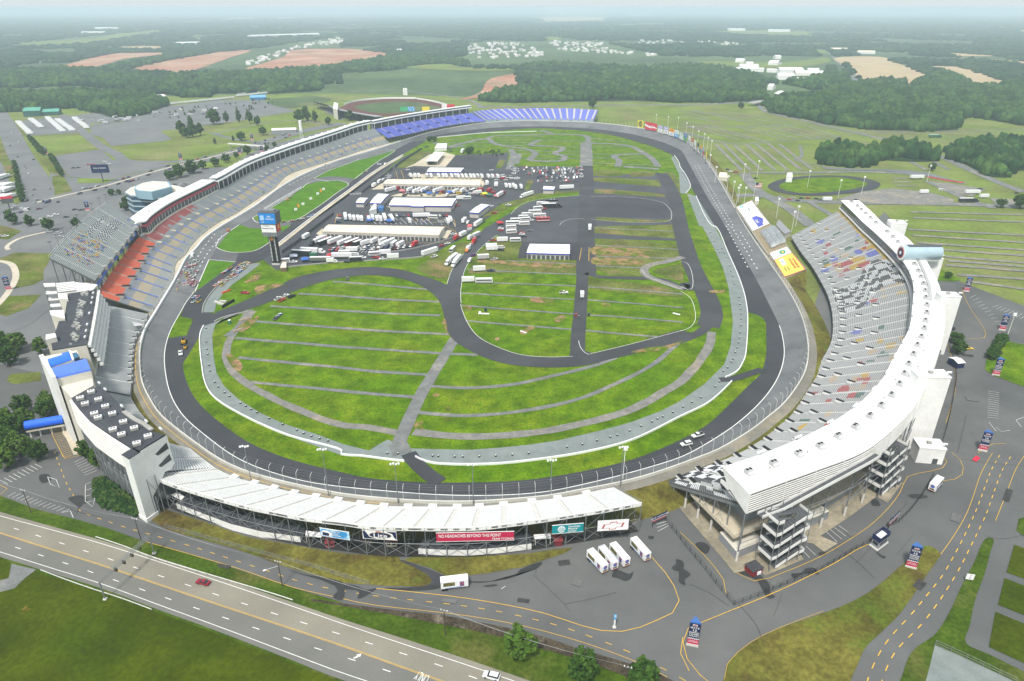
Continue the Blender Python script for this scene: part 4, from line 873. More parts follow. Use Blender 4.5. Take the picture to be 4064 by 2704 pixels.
def dcol(u,v):
 g=.42+.03*noise.noise(Vector((u*90,v*14,2)))
 if u<.072 and v<.86:
  a=int((u*1.0)/.0105+v*2.2);c=int(v*6+.3);return WW if(a+c)%2 else KK
 if .565<u<.735:
  w=u+.035*math.sin(v*6.0)
  if .60<w<.70 and .05<v<.97:
   a=int((w-.60)/.0165);c=int(v*7.0+.25*math.sin(u*60));return WW if(a+c)%2 else KK
 if v>.93 and(u<.012 or u>.70):return YB
 for bu,bv,ru,rv,k in blobs:
  if((u-bu)/ru)**2+((v-bv)/rv)**2<1:return k
 return(g,g*1.02,g*1.01)
dal=[i/38+.013 for i in range(38)]
seats(root,DF,DB,RW,dcol,(.185,.188,.185),dal,1.15,(.48,.48,.46),2.2,.45)
for k,a in enumerate(dal):
 for v in((.13,.55)if k%2 else(.33,.13)):
  p=on_deck(DF,DB,a,v,.1);q=on_deck(DF,DB,a,v+.05,.1);rz=math.atan2((q-p).y,(q-p).x)
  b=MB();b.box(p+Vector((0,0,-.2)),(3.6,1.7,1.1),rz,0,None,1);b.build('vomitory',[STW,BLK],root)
n_=len(RF);Zs=20.9
sl_=lambda pts,z:[Vector((p.x,p.y,z))for p in pts]
rf=offset(RF,0);
b=MB();rim=.35
b.grid([sl_(RF,ZR),sl_(RB_,ZR)]);b.grid([sl_(RB_,ZR-.5),sl_(RF,ZR-.5)]);b.grid([sl_(RF,ZR-.5),sl_(RF,ZR)]);b.grid([sl_(RB_,ZR),sl_(RB_,ZR-.5)])
for j in(0,-1):b.face([RF[j],RB_[j],RB_[j]-Vector((0,0,.5)),RF[j]-Vector((0,0,.5))])
b.build('roof',RFW,root)
b=MB()
for i in range(3,n_-2,4):b.beam(RF[i].lerp(RB_[i],.01)+Vector((0,0,.05)),RB_[i].lerp(RF[i],.01)+Vector((0,0,.05)),.18,.08)
b.build('roof_seam',M('seam_grey',(.56,.56,.55),.8),root)
for i in range(5,n_,7):b=MB();p=RF[i].lerp(RB_[i],.3+.4*((i*37)%10)/10);b.tube((p.x,p.y,ZR),(p.x,p.y,ZR+.7),.28,8);b.build('roof_vent',CNG,root)
inF=[p.lerp(q,.10)for p,q in zip(RF,RB_)];inB=[q.lerp(p,.011)for p,q in zip(RF,RB_)]
b=MB();b.grid([sl_(inF,Zs+1.2),sl_(inF,ZR-.6)]);b.build('glass_front',GLS,root)
b=MB();b.grid([sl_(inB,ZR-.6),sl_(inB,Zs)]);b.build('back_wall',BLK,root)
b=MB();b.grid([sl_(RB_,Zs-.2),sl_(RF,Zs+.9)]);b.grid([sl_(RF,Zs+.9),sl_(RF,Zs+1.6)]);b.grid([sl_(RF,Zs+1.6),sl_(RB_,Zs)]);b.build('floor_slab',WLW,root)
for k in range(8):
 z=Zs-.25+k*.9;b=MB();o_=[q.lerp(p,-.004)for p,q in zip(RF,RB_)]
 b.grid([sl_(o_,z+.36),sl_(o_,z)]);b.grid([sl_(inB,z+.37),sl_(o_,z+.36)]);b.grid([sl_(o_,z),sl_(inB,z)]);b.build('louvre_band',WLW,root)
b=MB()
for i in range(0,n_,5):
 p=RB_[i].lerp(RF[i],-.012);b.tube((p.x,p.y,Zs-.3),(p.x,p.y,ZR),.12,4)
b.build('mullion',STW,root)
for j in(0,-1):
 a,c=RF[j],RB_[j];v=lambda f,z:Vector((a.x+(c.x-a.x)*f,a.y+(c.y-a.y)*f,z))
 d=(RF[1]-RF[0]).normalized()*(-.35 if j==0 else .35);d.z=0
 prof=[v(0,ZR),v(1,ZR),v(1,Zs-.3),v(.36,Zs+2.3),v(.30,Zs+1.2),v(0,Zs+1.2),v(0,Zs+2.4),v(.22,Zs+3.2),v(.05,ZR-1.6),v(0,ZR-1.4)]
 b=MB();q=[p+d for p in prof];b.face(q);b.face(prof[::-1])
 for i in range(len(q)):k=(i+1)%len(q);b.face([prof[i],prof[k],q[k],q[i]])
 b.build('end_wall',WLW,root)
us=[0,.022,.045,.068,.09,.113,.136,.16,.185,.21,.235,.26]+[.29+.035*i for i in range(20)]
for k,u in enumerate(us):
 a=on_deck(DF,DB,u,0,-.8);i=min(int(round(u*160)),160);c=DB[i]-Vector((0,0,.8));e=RB_[i].lerp(RF[i],.04);e=Vector((e.x,e.y,Zs-.3))
 b=MB();b.beam(a,c,.45,.9);b.beam(c,e,.4,.6);b.build('raker_beam',STG,root)
 lst=[e,e.lerp(c,.95)]+([a.lerp(c,f)for f in(.15,.32,.49,.66,.83)]if k<2 else[a.lerp(c,.5)])
 pr=None
 for m,p in enumerate(lst):
  if k>12 and m>1:continue
  b=MB();hc=min(4.2,p.z*.5);b.tube((p.x,p.y,hc),p,.24,8,0);b.tube((p.x,p.y,0),(p.x,p.y,hc),.42,10,1);b.build('column',[STG,CNW],root)
  if pr is not None and p.z>9 and k<12:
   b=MB();b.tube((pr.x,pr.y,5),p,.07,4);b.build('brace',STG,root);b=MB();b.tube((p.x,p.y,5),pr,.07,4);b.build('brace',STG,root)
  pr=p
for i in range(0,11):
 a=RB_[int(round(us[i]*160))];c=RB_[int(round(us[i+1]*160))]
 b=MB()
 for z in(20.4,13.5,8.2):b.tube((a.x,a.y,z),(c.x,c.y,z),.13,4)
 if i%2:b.tube((a.x,a.y,8.2),(c.x,c.y,13.5),.08,4);b.tube((c.x,c.y,13.5),(a.x,a.y,20.4),.08,4)
 b.build('girder',STG,root)
cA=[p.lerp(q,.75)for p,q in zip(RF,RB_)];inn_=[DB[i].lerp(on_deck(DF,DB,i/160,0,0),.62)for i in range(161)]
b=MB();b.grid([sl_(cA,7.4),sl_(inn_,7.4)]);b.grid([sl_(inn_,6.9),sl_(cA,6.9)]);b.grid([sl_(cA,6.9),sl_(cA,7.4)]);b.face([Vector((cA[0].x,cA[0].y,7.4)),Vector((inn_[0].x,inn_[0].y,7.4)),Vector((inn_[0].x,inn_[0].y,6.9)),Vector((cA[0].x,cA[0].y,6.9))]);b.build('concourse',CON,root)
b=MB();
for pts in(cA,[cA[0],inn_[0]]):
 pr=resample(sl_(pts,7.4),2.5)
 for p,q in zip(pr,pr[1:]):
  b.tube(p,p+Vector((0,0,1.1)),.04,4);b.tube(p+Vector((0,0,1.1)),q+Vector((0,0,1.1)),.05,4,cap=False);b.tube(p+Vector((0,0,.55)),q+Vector((0,0,.55)),.035,3,cap=False)
b.build('parapet_rail',STG,root)
def rooms(u0,u1,f0,f1,h,z=0):
 i0,i1=int(u0*160),int(u1*160)
 A=[RB_[i].lerp(RF[i],f0)for i in range(i0,i1+1)];C=[RB_[i].lerp(RF[i],f1)for i in range(i0,i1+1)]
 b=MB();b.prism([(p.x,p.y)for p in A+C[::-1]],z,z+h,0,None,1);b.build('room',[WLG,WLC],root)
rooms(.006,.03,.1,.75,3.6);rooms(.05,.10,.15,.9,3.8);rooms(.11,.2,.4,1.2,3.8);rooms(.22,.33,.2,1.0,3.8);rooms(.02,.045,.55,1.35,3.2,7.45);rooms(.06,.2,.5,1.3,3.2,7.45)
ac=thing('rooftop_unit','x','air conditioner',(0,0,0),0,'air handlers along the white suite roof')
b=MB();b.box((0,0,0),(2.6,2.0,1.5));b.build('casing',M('casing_grey',(.40,.40,.40),.6,.06),ac);b=MB()
for dx in(-.65,.65):b.tube((dx,.1,1.5),(dx,.1,1.62),.5,10)
b.build('fan',BLK,ac);b=MB()
pts=[(-1.3,-1.0,.35),(1.3,-1.0,.35),(1.3,-1.7,.25),(-1.3,-1.7,.25)];top=[(-1.3,-1.0,1.3),(1.3,-1.0,1.3),(1.3,-1.7,.7),(-1.3,-1.7,.7)]
b.face(top);b.face(pts[::-1])
for i in range(4):k=(i+1)%4;b.face([pts[i],pts[k],top[k],top[i]])
b.build('hood',M('casing_pale',(.52,.52,.53),.6,.06),ac)
LAB='pale grey air handler with black fans on the white suite roof'
lst=[P('F',x,y+14,ZR)for x,y in((1417,25),(1457,62),(1490,97),(1605,250),(1630,295),(1648,337),(1665,383),(1677,432),(1682,480),(1688,530),(1688,583),(1678,637),(1670,690),(1650,748),(1623,805),(1596,868),(1563,935),(1533,1002),(1500,1073),(1445,1148),(1375,1220),(1298,1292),(1197,1365),(1080,1430),(957,1497),(810,1550))]+[P('I',638,76,ZR),P('I',468,134,ZR)]+[P('C',x,y+8,ZR)for x,y in((1175,1382),(1215,1410),(1240,1435),(1270,1462),(1303,1492),(1340,1525))]
RAll=np.array([(p.x,p.y)for p in RB_])
for k,p in enumerate(lst):
 i=int(np.argmin((RAll[:,0]-p.x)**2+(RAll[:,1]-p.y)**2));d=RB_[min(i+1,160)]-RB_[max(i-1,0)];rz=math.atan2(d.y,d.x)
 r=ac if k==0 else dup(ac,p,rz);r.location=p;r.rotation_euler=(0,0,rz);r['label']=LAB
for k in range(14):
 i=6+k*7;p=RF[i].lerp(RB_[i],.03);d=RF[i+1]-RF[i];b=MB();lampbank(b,Vector((p.x,p.y,ZR)),math.atan2(d.y,d.x),4,1.3);o=b.build('floodlight_bank',[STG,WHT]);tag(o,'row of white floodlights on the front edge of the white suite roof','floodlight','floodlights along the suite roof edge')
def tower(pt,top,z,label,sx,sy,rz,name='lift_tower'):
 p=P(pt,*top,z);t_=thing(name,label,'tower',(p.x,p.y,0),rz)
 b=MB();b.box((0,0,0),(sx,sy,z-.5));o=b.build('shaft',WLW,t_);o.location=(0,0,0)
 b=MB();b.box((0,0,z-.5),(sx+.3,sy+.3,.5));o=b.build('roof',RFW,t_);o.location=(0,0,0)
 b=MB();b.box((-.5,-.3,z),(1.6,1.4,1.0),0);o=b.build('rooftop_fan',CNG,t_);o.location=(0,0,0)
 b=MB();b.box((sx*.2,-sy/2-.03,0.1),(2,.1,2.4));o=b.build('door',STD,t_);o.location=(0,0,0)
 b=MB();lampbank(b,Vector((sx*.42,-sy*.4,z)),0,2,1.6);o=b.build('floodlight',[STG,WHT],t_);o.location=(0,0,0)
tower('F',(1722,1003),33,'white lift tower behind the near bend of the white suite roof',12.5,6.5,math.radians(-4))
tower('F',(1842,462),33,'white lift tower with one roof fan behind the middle of the suite roof',9.5,6.5,math.radians(-6))
tower('C',(1490,1520),32,'white lift tower at the far end of the suite roof',10,9,math.radians(-10))
tower('F',(1735,205),29,'white lift tower under the blue-grey drum lounge',9,7,math.radians(-6))
tower('F',(1712,1485),7.5,'low white service block behind the second stair tower',10,7,math.radians(-8),'service_block')
a=P('F',1515,178,33.0);c=P('F',1775,178,33.0);d=(c-a).normalized();t_=thing('lounge','blue-grey drum-shaped lounge lying across the suite roof','lounge',tuple(a-Vector((0,0,4.5))))
b=MB();b.tube(a,c,4.3,32);b.build('shell',PBL,t_)
b=MB();b.tube(a-d*.25,a-d*.02,4.45,32);b.build('end_disc',WHT,t_)
b=MB();b.tube(a-d*.4,a-d*.26,3.2,28);b.build('emblem_ring',RED,t_);b=MB();b.tube(a-d*.5,a-d*.41,2.5,28);b.build('emblem_disc',NVY,t_);b=MB();b.tube(a-d*.58,a-d*.51,1.1,24);b.build('emblem_centre',WHT,t_)
b=MB();b.beam(a+d*3+Vector((0,0,4.6)),c+Vector((0,0,4.6)),3.2,.7);b.build('roof_deck',STD,t_)
b=MB();rz=math.atan2(d.y,d.x);b.box(a.lerp(c,.5)-Vector((0,0,4.6)),((c-a).length*.9,5,2.2),rz);b.build('saddle',WLW,t_)
b=MB();pp=[P('F',x,y,ZR+.3)for x,y in((1620,215),(1650,265),(1680,330),(1705,400),(1718,500))]
for p,q in zip(pp,pp[1:]):b.beam(p+Vector((0,0,.5)),q+Vector((0,0,.5)),1.4,.7)
tag(b.build('roof_duct',M('casing_grey',(.40,.40,.40),.6,.06)),'grey curved duct running along the suite roof behind the drum lounge','duct')
# switchback stair towers
def stairs(p0,rz,L,W,levels,hl,label):
 t_=thing('stair_tower',label,'stair tower',tuple(p0),rz)
 def put(b,name,m):o=b.build(name,m,t_);o.location=(0,0,0)
 LL=max(1.5,L*.17)
 for x in(0,LL,L/2+.0,L-LL,L):
  for y in(0,W):b=MB();b.tube((x,y,0),(x,y,hl*levels+2.2),.16,6);put(b,'post',STG)
 for k in range(levels):
  z=k*hl
  for f in(0,1):
   y0=0.25 if f==0 else W/2+.1;wd=W/2-.35
   xa,xb=(LL,L-LL)if f==0 else(L-LL,LL);za=z+f*hl*.62;zb=za+hl*(.38 if f else .62)
   b=MB();b.beam((xa,y0+wd/2,za+.1),(xb,y0+wd/2,zb+.1),wd,.25)
   for s in range(9):
    g=(s+.5)/9;b.box((xa+(xb-xa)*g,y0+wd/2,za+(zb-za)*g+.08),(abs(xb-xa)/9*.8,wd,.14))
   put(b,'flight',STD)
   for yy in(y0-.06,y0+wd+.06):
    if(f==0 and yy>W/2-.3)or(f==1 and yy<W/2+.3):continue
    b=MB();b.beam((xa,yy,za+1.0),(xb,yy,zb+1.0),.1,1.25);put(b,'parapet',WLW)
   x0,x1=(L-LL,L)if f==0 else(0,LL)
   b=MB();b.box(((x0+x1)/2,W/2,zb-.1),(LL,W-.2,.22));put(b,'landing',STD)
   xe=x1 if f==0 else x0
   b=MB();b.box((xe,W/2,zb-.15),(.12,W,1.25));b.box(((x0+x1)/2,0,zb-.15),(LL,.12,1.25));put(b,'parapet',WLW)
   b=MB();b.tube(((x0+x1)/2-LL/2,.0,zb+1.35),((x0+x1)/2+LL/2,.0,zb+1.35),.05,4);b.tube((xe,0,zb+1.35),(xe,W,zb+1.35),.05,4);put(b,'handrail',STG)
 return t_
e0=P('O',1000,1045);e1=P('O',1300,925);rz=math.atan2((e1-e0).y,(e1-e0).x)
stairs(e0,rz,(e1-e0).length,6.0,4,4.9,'white parapet switchback stair tower at the near corner of the right-hand stand')
f0=P('O',1960,400);f1=P('O',2150,290);rz=math.atan2((f1-f0).y,(f1-f0).x)
stairs(f0,rz,max(11,(f1-f0).length),6.0,4,4.9,'second white parapet stair tower, farther along the back of the right-hand stand')
st_=thing('wall_stair','straight stair with white sides climbing the louvred back wall','stair',tuple(P('O',1240,800)))
nb=lambda i,z,o:(lambda p,q:Vector((q.x+(q-p).normalized().x*o,q.y+(q-p).normalized().y*o,z)))(RF[i],RB_[i])
A0,A1=nb(4,20.0,2.2),nb(18,25.8,2.2);A2=nb(20,25.8,2.2);A_0=nb(1,20,2.2)
for nm,p,q,m,w_,h_,up in(('flight',A0,A1,STD,1.8,.25,0),('landing',A1,A2,STD,2.0,.25,0),('walkway',A_0,A0,STD,2.2,.25,0)):
 b=MB();b.beam(p,q,w_,h_);b.build(nm,m,st_)
 dd=(q-p).cross(Vector((0,0,1))).normalized()*1.05
 for s in(1,-1):b=MB();b.beam(p+dd*s+Vector((0,0,1.0)),q+dd*s+Vector((0,0,1.0)),.1,1.4);b.build('parapet',WLW,st_)
t_=thing('ticket_kiosk','grey ticket kiosk with a navy parapet behind the black fence','kiosk',tuple(P('O',1960,830)))
q=G('O 1885,810 1960,865 2060,790 1985,735');b=MB();b.prism([(p.x,p.y)for p in q],.02,.3);b.build('plinth',CNW,t_)
ctr=sum(q,Vector())/4;q2=[ctr+(p-ctr)*.82 for p in q];b=MB();b.prism([(p.x,p.y)for p in q2],.3,3.2);b.build('wall',M('kiosk_grey',(.30,.31,.33),.7,.05),t_)
b=MB();q3=[ctr+(p-ctr)*.90 for p in q];q4=[ctr+(p-ctr)*.80 for p in q]
for i in range(4):
 k=(i+1)%4;A=[(q3[i].x,q3[i].y),(q3[k].x,q3[k].y),(q4[k].x,q4[k].y),(q4[i].x,q4[i].y)];b.prism(A,3.2,5.0)
b.build('parapet',NVY,t_);b=MB();b.prism([(p.x,p.y)for p in q4],3.2,3.5);b.build('roof',RFW,t_)
for i in(0,1):
 b=MB();p,r=q2[i],q2[(i+1)%4];d=(r-p).normalized();nn=Vector((d.y,-d.x,0));
 if nn.dot(p-ctr)<0:nn=-nn
 b.beam(p.lerp(r,.15)+nn*.03+Vector((0,0,2.5)),p.lerp(r,.85)+nn*.03+Vector((0,0,2.5)),.06,1.1);b.build('window',GLS,t_)
# main stand on the left (tan, blue-grey, orange)
MF=sm(G('D 1062,598 1105,520 1150,440 1190,360 L 870,1568 1000,1450 1110,1290 1230,1170 1340,1080 1480,975 1660,880 1810,800 1940,710 2070,625 2200,540 2352,450 A 2000,1195 2200,1130 2357,1080 B 170,1030 340,985',2.6))
MBk=at_front(MF,'D 671,470 740,350 830,228 905,132 985,52 L 430,1140 530,1035 670,925 815,825 970,740 1140,650 1290,575 1440,495 1590,420 1670,375 A 1720,1182 1850,1132 2000,1072 2200,1003 2357,950 B 120,912 235,885',.42)
MBk=sm(MBk)
for _ in range(12):
 zs=[p.z for p in MBk]
 for i in range(1,len(MBk)-1):MBk[i].z=(zs[i-1]+2*zs[i]+zs[i+1])/4
root=thing('grandstand','long main stand in tan and blue-grey rows with orange and maroon blocks','grandstand',tuple(P('L',1000,1000)))
Ltot=sum((b_-a_).length for a_,b_ in zip(MF,MF[1:]))
FFm=resample(MF,count=801)
uof=lambda p:int(np.argmin([(q.xy-p.xy).length for q in FFm]))/800
uO=uof(P('L',870,1568,2.6));uO=uof(P('L',930,1470,2.6));uM=uof(P('L',1480,975,2.6));uM0=uof(P('L',1000,1440,2.6))
UR=uO
def mcol(u,v):
 q=noise.noise(Vector((u*260,v*25,1)))*.03;w_=noise.noise(Vector((u*25,v*6,4)))*.04
 if v>.62 and u<UR:return(.84+q*2,.12+q,.03)
 if .66<v<.985 and UR+.004<u<UR+.155:
  k=int((u-UR)/.0385);f=((u-UR)/.0385)%1
  if v>.66+.025*k+(.12 if f>.75 else 0):return(.44+q,.12+q,.11)
 if v<.26:c=(.41,.42,.385)
 elif v<.44:c=(.58,.48,.31)
 elif v<.50:c=(.33,.335,.35)
 else:c=(.285,.31,.345)if u<.55 or v>.5 else(.3,.32,.35)
 if v>.6:c=(.35,.37,.375)
 if .03<v<.2 and(int(u*420)%23)in(3,4)and w_>.0:c=(.20,.20,.15)
 return tuple(x+q+w_*.5 for x in c)
mal=[.012+i*.0262 for i in range(37)]
seats(root,MF,MBk,46,mcol,(.21,.215,.21),mal,.9,(.36,.35,.31),2.4,.4)
for k,a in enumerate(mal):
 b=MB();pr=None
 v0=.56 if a>UR*.9 else .55
 for i in range(9):
  p=on_deck(MF,MBk,a,.06+(v0-.06)*i/8,.5);b.tube(p-Vector((0,0,.5)),p+Vector((0,0,.6)),.09,4)
  if pr:b.tube(pr+Vector((0,0,.5)),p+Vector((0,0,.5)),.28,4,cap=False)
  pr=p
 b.build('aisle_rail',BLR,root)
 if a<UR:
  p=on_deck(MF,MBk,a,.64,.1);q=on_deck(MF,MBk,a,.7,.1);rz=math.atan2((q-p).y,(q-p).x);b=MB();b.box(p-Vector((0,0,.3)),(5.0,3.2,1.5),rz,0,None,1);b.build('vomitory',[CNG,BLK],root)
 else:
  p=on_deck(MF,MBk,a,.60,.1);q=on_deck(MF,MBk,a,.66,.1);rz=math.atan2((q-p).y,(q-p).x);b=MB();b.box(p-Vector((0,0,.3)),(4.5,1.1,1.0),rz);b.build('vomitory',M('vomitory_cream',(.55,.51,.36),.8,.05),root)
fw=resample(MF,count=120);BA=np.array([(p.x,p.y)for p in bank]);fo=[]
for p in fw:
 i=int(np.argmin((BA[:,0]-p.x)**2+(BA[:,1]-p.y)**2));q=bank[i];fo.append(Vector((q.x,q.y,0)).lerp(Vector((p.x,p.y,0)),.15))
for _ in range(3):fo=[fo[0]]+[(fo[i-1]+fo[i]*2+fo[i+1])/4 for i in range(1,119)]+[fo[-1]]
b=MB();b.grid([[Vector((p.x,p.y,2.3))for p in fw],[Vector((p.x,p.y,2.1))for p in fo]]);o=b.build('front_walkway',CON);o['kind']='structure'
BBm=resample(MBk,count=801);outn=lambda i:(lambda d:(-d if(FFm[i]-BBm[i]).xy.dot(d.xy)>0 else d))(nrm2(BBm,i))
def band(u0,u1,offs,z,step=4):
 i0,i1=int(u0*800),int(u1*800);r=[]
 for i in range(i0,i1+1,step):p=BBm[i];d=outn(i);r.append(Vector((p.x+d.x*offs,p.y+d.y*offs,p.z+z)))
 return r
u0,u1=UR+.004,uof(P('L',2352,450,2.6))*.0+.425
st=thing('suite_building','long curved suite building with a maroon band and white roof behind the main stand','building',tuple(band(u0,u1,5,-8)[10]))
def bandbox(t_,name,mat,u0,u1,o0,o1,z0,z1):
 A,Bq=band(u0,u1,o0,z0),band(u0,u1,o1,z0);A2,B2=band(u0,u1,o0,z1),band(u0,u1,o1,z1);b=MB()
 b.grid([A,A2]);b.grid([A2,B2]);b.grid([B2,Bq]);b.grid([Bq,A])
 for j in(0,-1):b.face([A[j],A2[j],B2[j],Bq[j]])
 return b.build(name,mat,t_)
bandbox(st,'glass_wall',GLS,u0,u1,.8,10,-.2,5.4)
bandbox(st,'maroon_band',MAR,u0,u1,.2,3,5.4,7.0)
bandbox(st,'upper_glass',GLS,u0,u1,1.6,10,7.0,8.8)
bandbox(st,'roof',RFW,u0,u1,.9,14,8.8,9.7)
bandbox(st,'rear_wall',WLC,u0,u1,10,12,-18,8.8)
for i in range(0,26):
 u=u0+(u1-u0)*i/25;j=int(u*800);p=BBm[j]+outn(j)*.55;b=MB();b.tube((p.x,p.y,p.z),(p.x,p.y,p.z+5.4),.22,5);b.build('column',STW,st)
b=MB()
for i in range(0,100):
 u=u0+(u1-u0)*i/99;j=int(u*800);p=BBm[j]+outn(j)*.72;b.box((p.x,p.y,p.z),(.14,.14,5.3))
for z in(1.3,2.6,3.9):
 l_=band(u0,u1,.7,z)
 for p,q in zip(l_,l_[1:]):b.tube(p,q,.07,4,cap=False)
b.build('mullion',STG,st)
l_=band(u0,u1,6.5,9.7,12)
for k,p in enumerate(l_[::2]):
 b=MB();b.box(p,(3.2,2.4,1.5),.6*k);b.build('roof_fan',STW,st)
bandbox(st,'low_parapet',WLC,u0,u1,-.6,-.1,-.2,1.3)
u0,u1=.43,.995
st=thing('colonnade_roof','long thin white roof on posts along the back of the far main stand','canopy roof',tuple(band(u0,u1,5,-8)[10]))
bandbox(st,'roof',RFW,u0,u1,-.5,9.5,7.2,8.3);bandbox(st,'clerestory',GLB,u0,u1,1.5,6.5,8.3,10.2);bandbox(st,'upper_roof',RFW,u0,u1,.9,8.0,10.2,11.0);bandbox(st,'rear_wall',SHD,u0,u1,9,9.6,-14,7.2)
for i in range(0,36):
 u=u0+(u1-u0)*i/35;j=int(u*800);p=BBm[j]+outn(j)*.2;b=MB();b.tube((p.x,p.y,p.z-.5),(p.x,p.y,p.z+7.2),.34,5);b.build('column',STW,st)
for i in range(0,26):
 u=u0+(u1-u0)*(i+.3)/26;j=int(u*800);p=BBm[j]+outn(j)*5;b=MB();b.box((p.x,p.y,p.z+11),(3,2.2,1.3),u*30);b.build('roof_fan',STW,st)
st=thing('walkway_roof','white walkway roof with a blue fascia behind the orange seats','walkway roof',tuple(band(.02,.03,3,0,2)[0]))
bandbox(st,'roof',WLC,.0,UR,1.0,8.5,3.6,4.2);bandbox(st,'fascia',BLU,.0,UR,.5,1.0,2.4,4.3);bandbox(st,'shade_backing',BLK,.0,UR,5.5,6,-2,3.6)  # black panel at the back stands for the shadow below the blue fascia
for i in range(0,12):
 u=UR*i/11;j=int(u*800);p=BBm[j]+outn(j)*1.2;b=MB();b.tube((p.x,p.y,p.z-.4),(p.x,p.y,p.z+3.6),.22,5);q=FFm[j].lerp(BBm[j],.92);b.tube((q.x,q.y,BBm[j].z-1.2),(p.x,p.y,p.z+3.5),.13,4);b.build('column',STD,st)
CF=G('D 655,372 740,265 830,155 960,-15',23.0);CBk=[P('D',338,215,36.5),P('D',455,75,36.5),P('A',650,1460,36.5),P('A',738,1400,36.5)]
CF=sm(CF);CBk=sm(CBk)
root=thing('grandstand','tall raked stand with coloured and chequered seats on steel legs at far left','grandstand',(CBk[0].x,CBk[0].y,0))
def ccol(u,v):
 q=noise.noise(Vector((u*120,v*30,3)))
 g=(.36+q*.02,.39+q*.02,.375)
 if .50<u<.86 and .22<v<.80 and int(v*9)%3!=2:
  return WW if(int(u*60)+int(v*27))%2 else KK
 if .12<u<.50 and .2<v<.85:
  m=noise.noise(Vector((u*55,v*9,7)))
  if m>.18:return RR_ if q>.1 else YB
  if m<-.22:return BB_ if q>0 else GG_
 if u>.82 and v<.5 and q>.22:return BB_
 return g
seats(root,CF,CBk,30,ccol,(.17,.19,.185),[.07,.2,.33,.46,.6,.74,.88],.9,(.45,.46,.44),1.8,.4)
for k in range(9):
 u=.01+k*.12
 b=MB();a=on_deck(CF,CBk,u,0,-.8);c=on_deck(CF,CBk,u,1,-.8);b.beam(a,c,.5,.9)
 for v in(.1,.55,.97):p=a.lerp(c,v);b.tube((p.x,p.y,0),p,.35,6)
 p,q=a.lerp(c,.97),a.lerp(c,.55);b.tube((p.x,p.y,6),q,.15,4);b.tube((q.x,q.y,6),p,.15,4);b.build('frame',STG,root)
 b=MB();p=on_deck(CF,CBk,min(u+.06,1),1,0);b.tube(p,p+Vector((0,0,7)),.14,5);b.box(p+Vector((0,0,6.6)),(2.2,.6,.7),.9);b.build('light_mast',STG,root)
 b=MB();p=on_deck(CF,CBk,min(u+.06,1),.02,.1);b.box(p-Vector((0,0,1.8)),(3,2.4,2.6),.9);b.build('vomitory',CNG,root)
b=MB();pr=resample(CBk,4)
for p,q in zip(pr,pr[1:]):b.tube(p,p+Vector((0,0,1.3)),.06,4);b.tube(p+Vector((0,0,1.3)),q+Vector((0,0,1.3)),.06,4,cap=False)
b.build('back_rail',STW,root)
# far blue stand
def bluecol(u,v):
 q=noise.noise(Vector((u*150,v*12,3)))*.02
 return(.155+q,.185+q,.62+q)
def bluestand(f,bk,slope,label,roofed,al,aw,rows=26):
 F_=sm(G(f,6.3));B_=sm(at_front(F_,bk,slope))
 for _ in range(8):
  zs=[p.z for p in B_]
  for i in range(1,len(B_)-1):B_[i].z=(zs[i-1]+2*zs[i]+zs[i+1])/4
 r=thing('grandstand',label,'grandstand',tuple(F_[0]))
 seats(r,F_,B_,rows,bluecol,(.10,.12,.36),al,aw,(.50,.48,.43),3.0,.35)
 if not roofed:
  for k,a in enumerate(al):
   b=MB();p=on_deck(F_,B_,a,.07,.1);q=on_deck(F_,B_,a,.13,.1);b.box(p-Vector((0,0,.3)),(4,2.6,1.6),math.atan2((q-p).y,(q-p).x));b.build('vomitory',[CNG],r)
  stand_frames(r,F_,B_,[i/16 for i in range(17)],(.2,.6,.98),.3,STG,'frame',0)
  b=MB();b.wall([p+Vector((0,0,0))for p in resample(F_,4)],-2.4,.9,.3);b.build('front_panel',PBL,r)
 else:
  for k,a in enumerate(al):
   b=MB();p=on_deck(F_,B_,a,.45,.1);q=on_deck(F_,B_,a,.5,.1);b.box(p-Vector((0,0,.3)),(6,3.2,1.3),math.atan2((q-p).y,(q-p).x));b.build('vomitory',[M('blue_dark',(.05,.06,.2),.7)],r)
  R_=resample(B_,count=60);Fq=resample(F_,count=60)
  o1=[];o2=[]
  for i,p in enumerate(R_):
   d=nrm2(R_,i)
   if d.xy.dot((Fq[i]-p).xy)>0:d=-d
   o1.append(p-d*.5);o2.append(p+d*8)
  t_=thing('colonnade_roof','white roof on posts along the back of the first blue seating block','canopy roof',tuple(o2[0]))
  up=lambda L_,z:[p+Vector((0,0,z))for p in L_]
  for nm,z0,z1,m,A,Bq in(('roof',7.2,8.4,RFW,o1,o2),('clerestory',8.4,10.2,GLB,[p.lerp(q,.2)for p,q in zip(o1,o2)],[p.lerp(q,.7)for p,q in zip(o1,o2)]),('upper_roof',10.2,11.0,RFW,[p.lerp(q,.12)for p,q in zip(o1,o2)],[p.lerp(q,.8)for p,q in zip(o1,o2)])):
   b=MB();b.grid([up(A,z0),up(A,z1),up(Bq,z1),up(Bq,z0),up(A,z0)])
   for j in(0,-1):b.face([up(A,z0)[j],up(A,z1)[j],up(Bq,z1)[j],up(Bq,z0)[j]])
   b.build(nm,m,t_)
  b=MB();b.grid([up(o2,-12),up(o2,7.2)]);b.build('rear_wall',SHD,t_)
  for i in range(0,60,4):b=MB();p=R_[i];b.tube(p,p+Vector((0,0,7.2)),.34,5);b.build('column',STW,t_)
 return r
bluestand('B 330,950 420,932 520,912 600,893 700,872 800,855 900,842 1000,836','B 238,890 320,872 420,852 520,834 620,818 720,802 820,788 905,776',.40,'blue seating block under the white colonnade roof at the far left bend',True,[.06+i*.105 for i in range(9)],1.2)
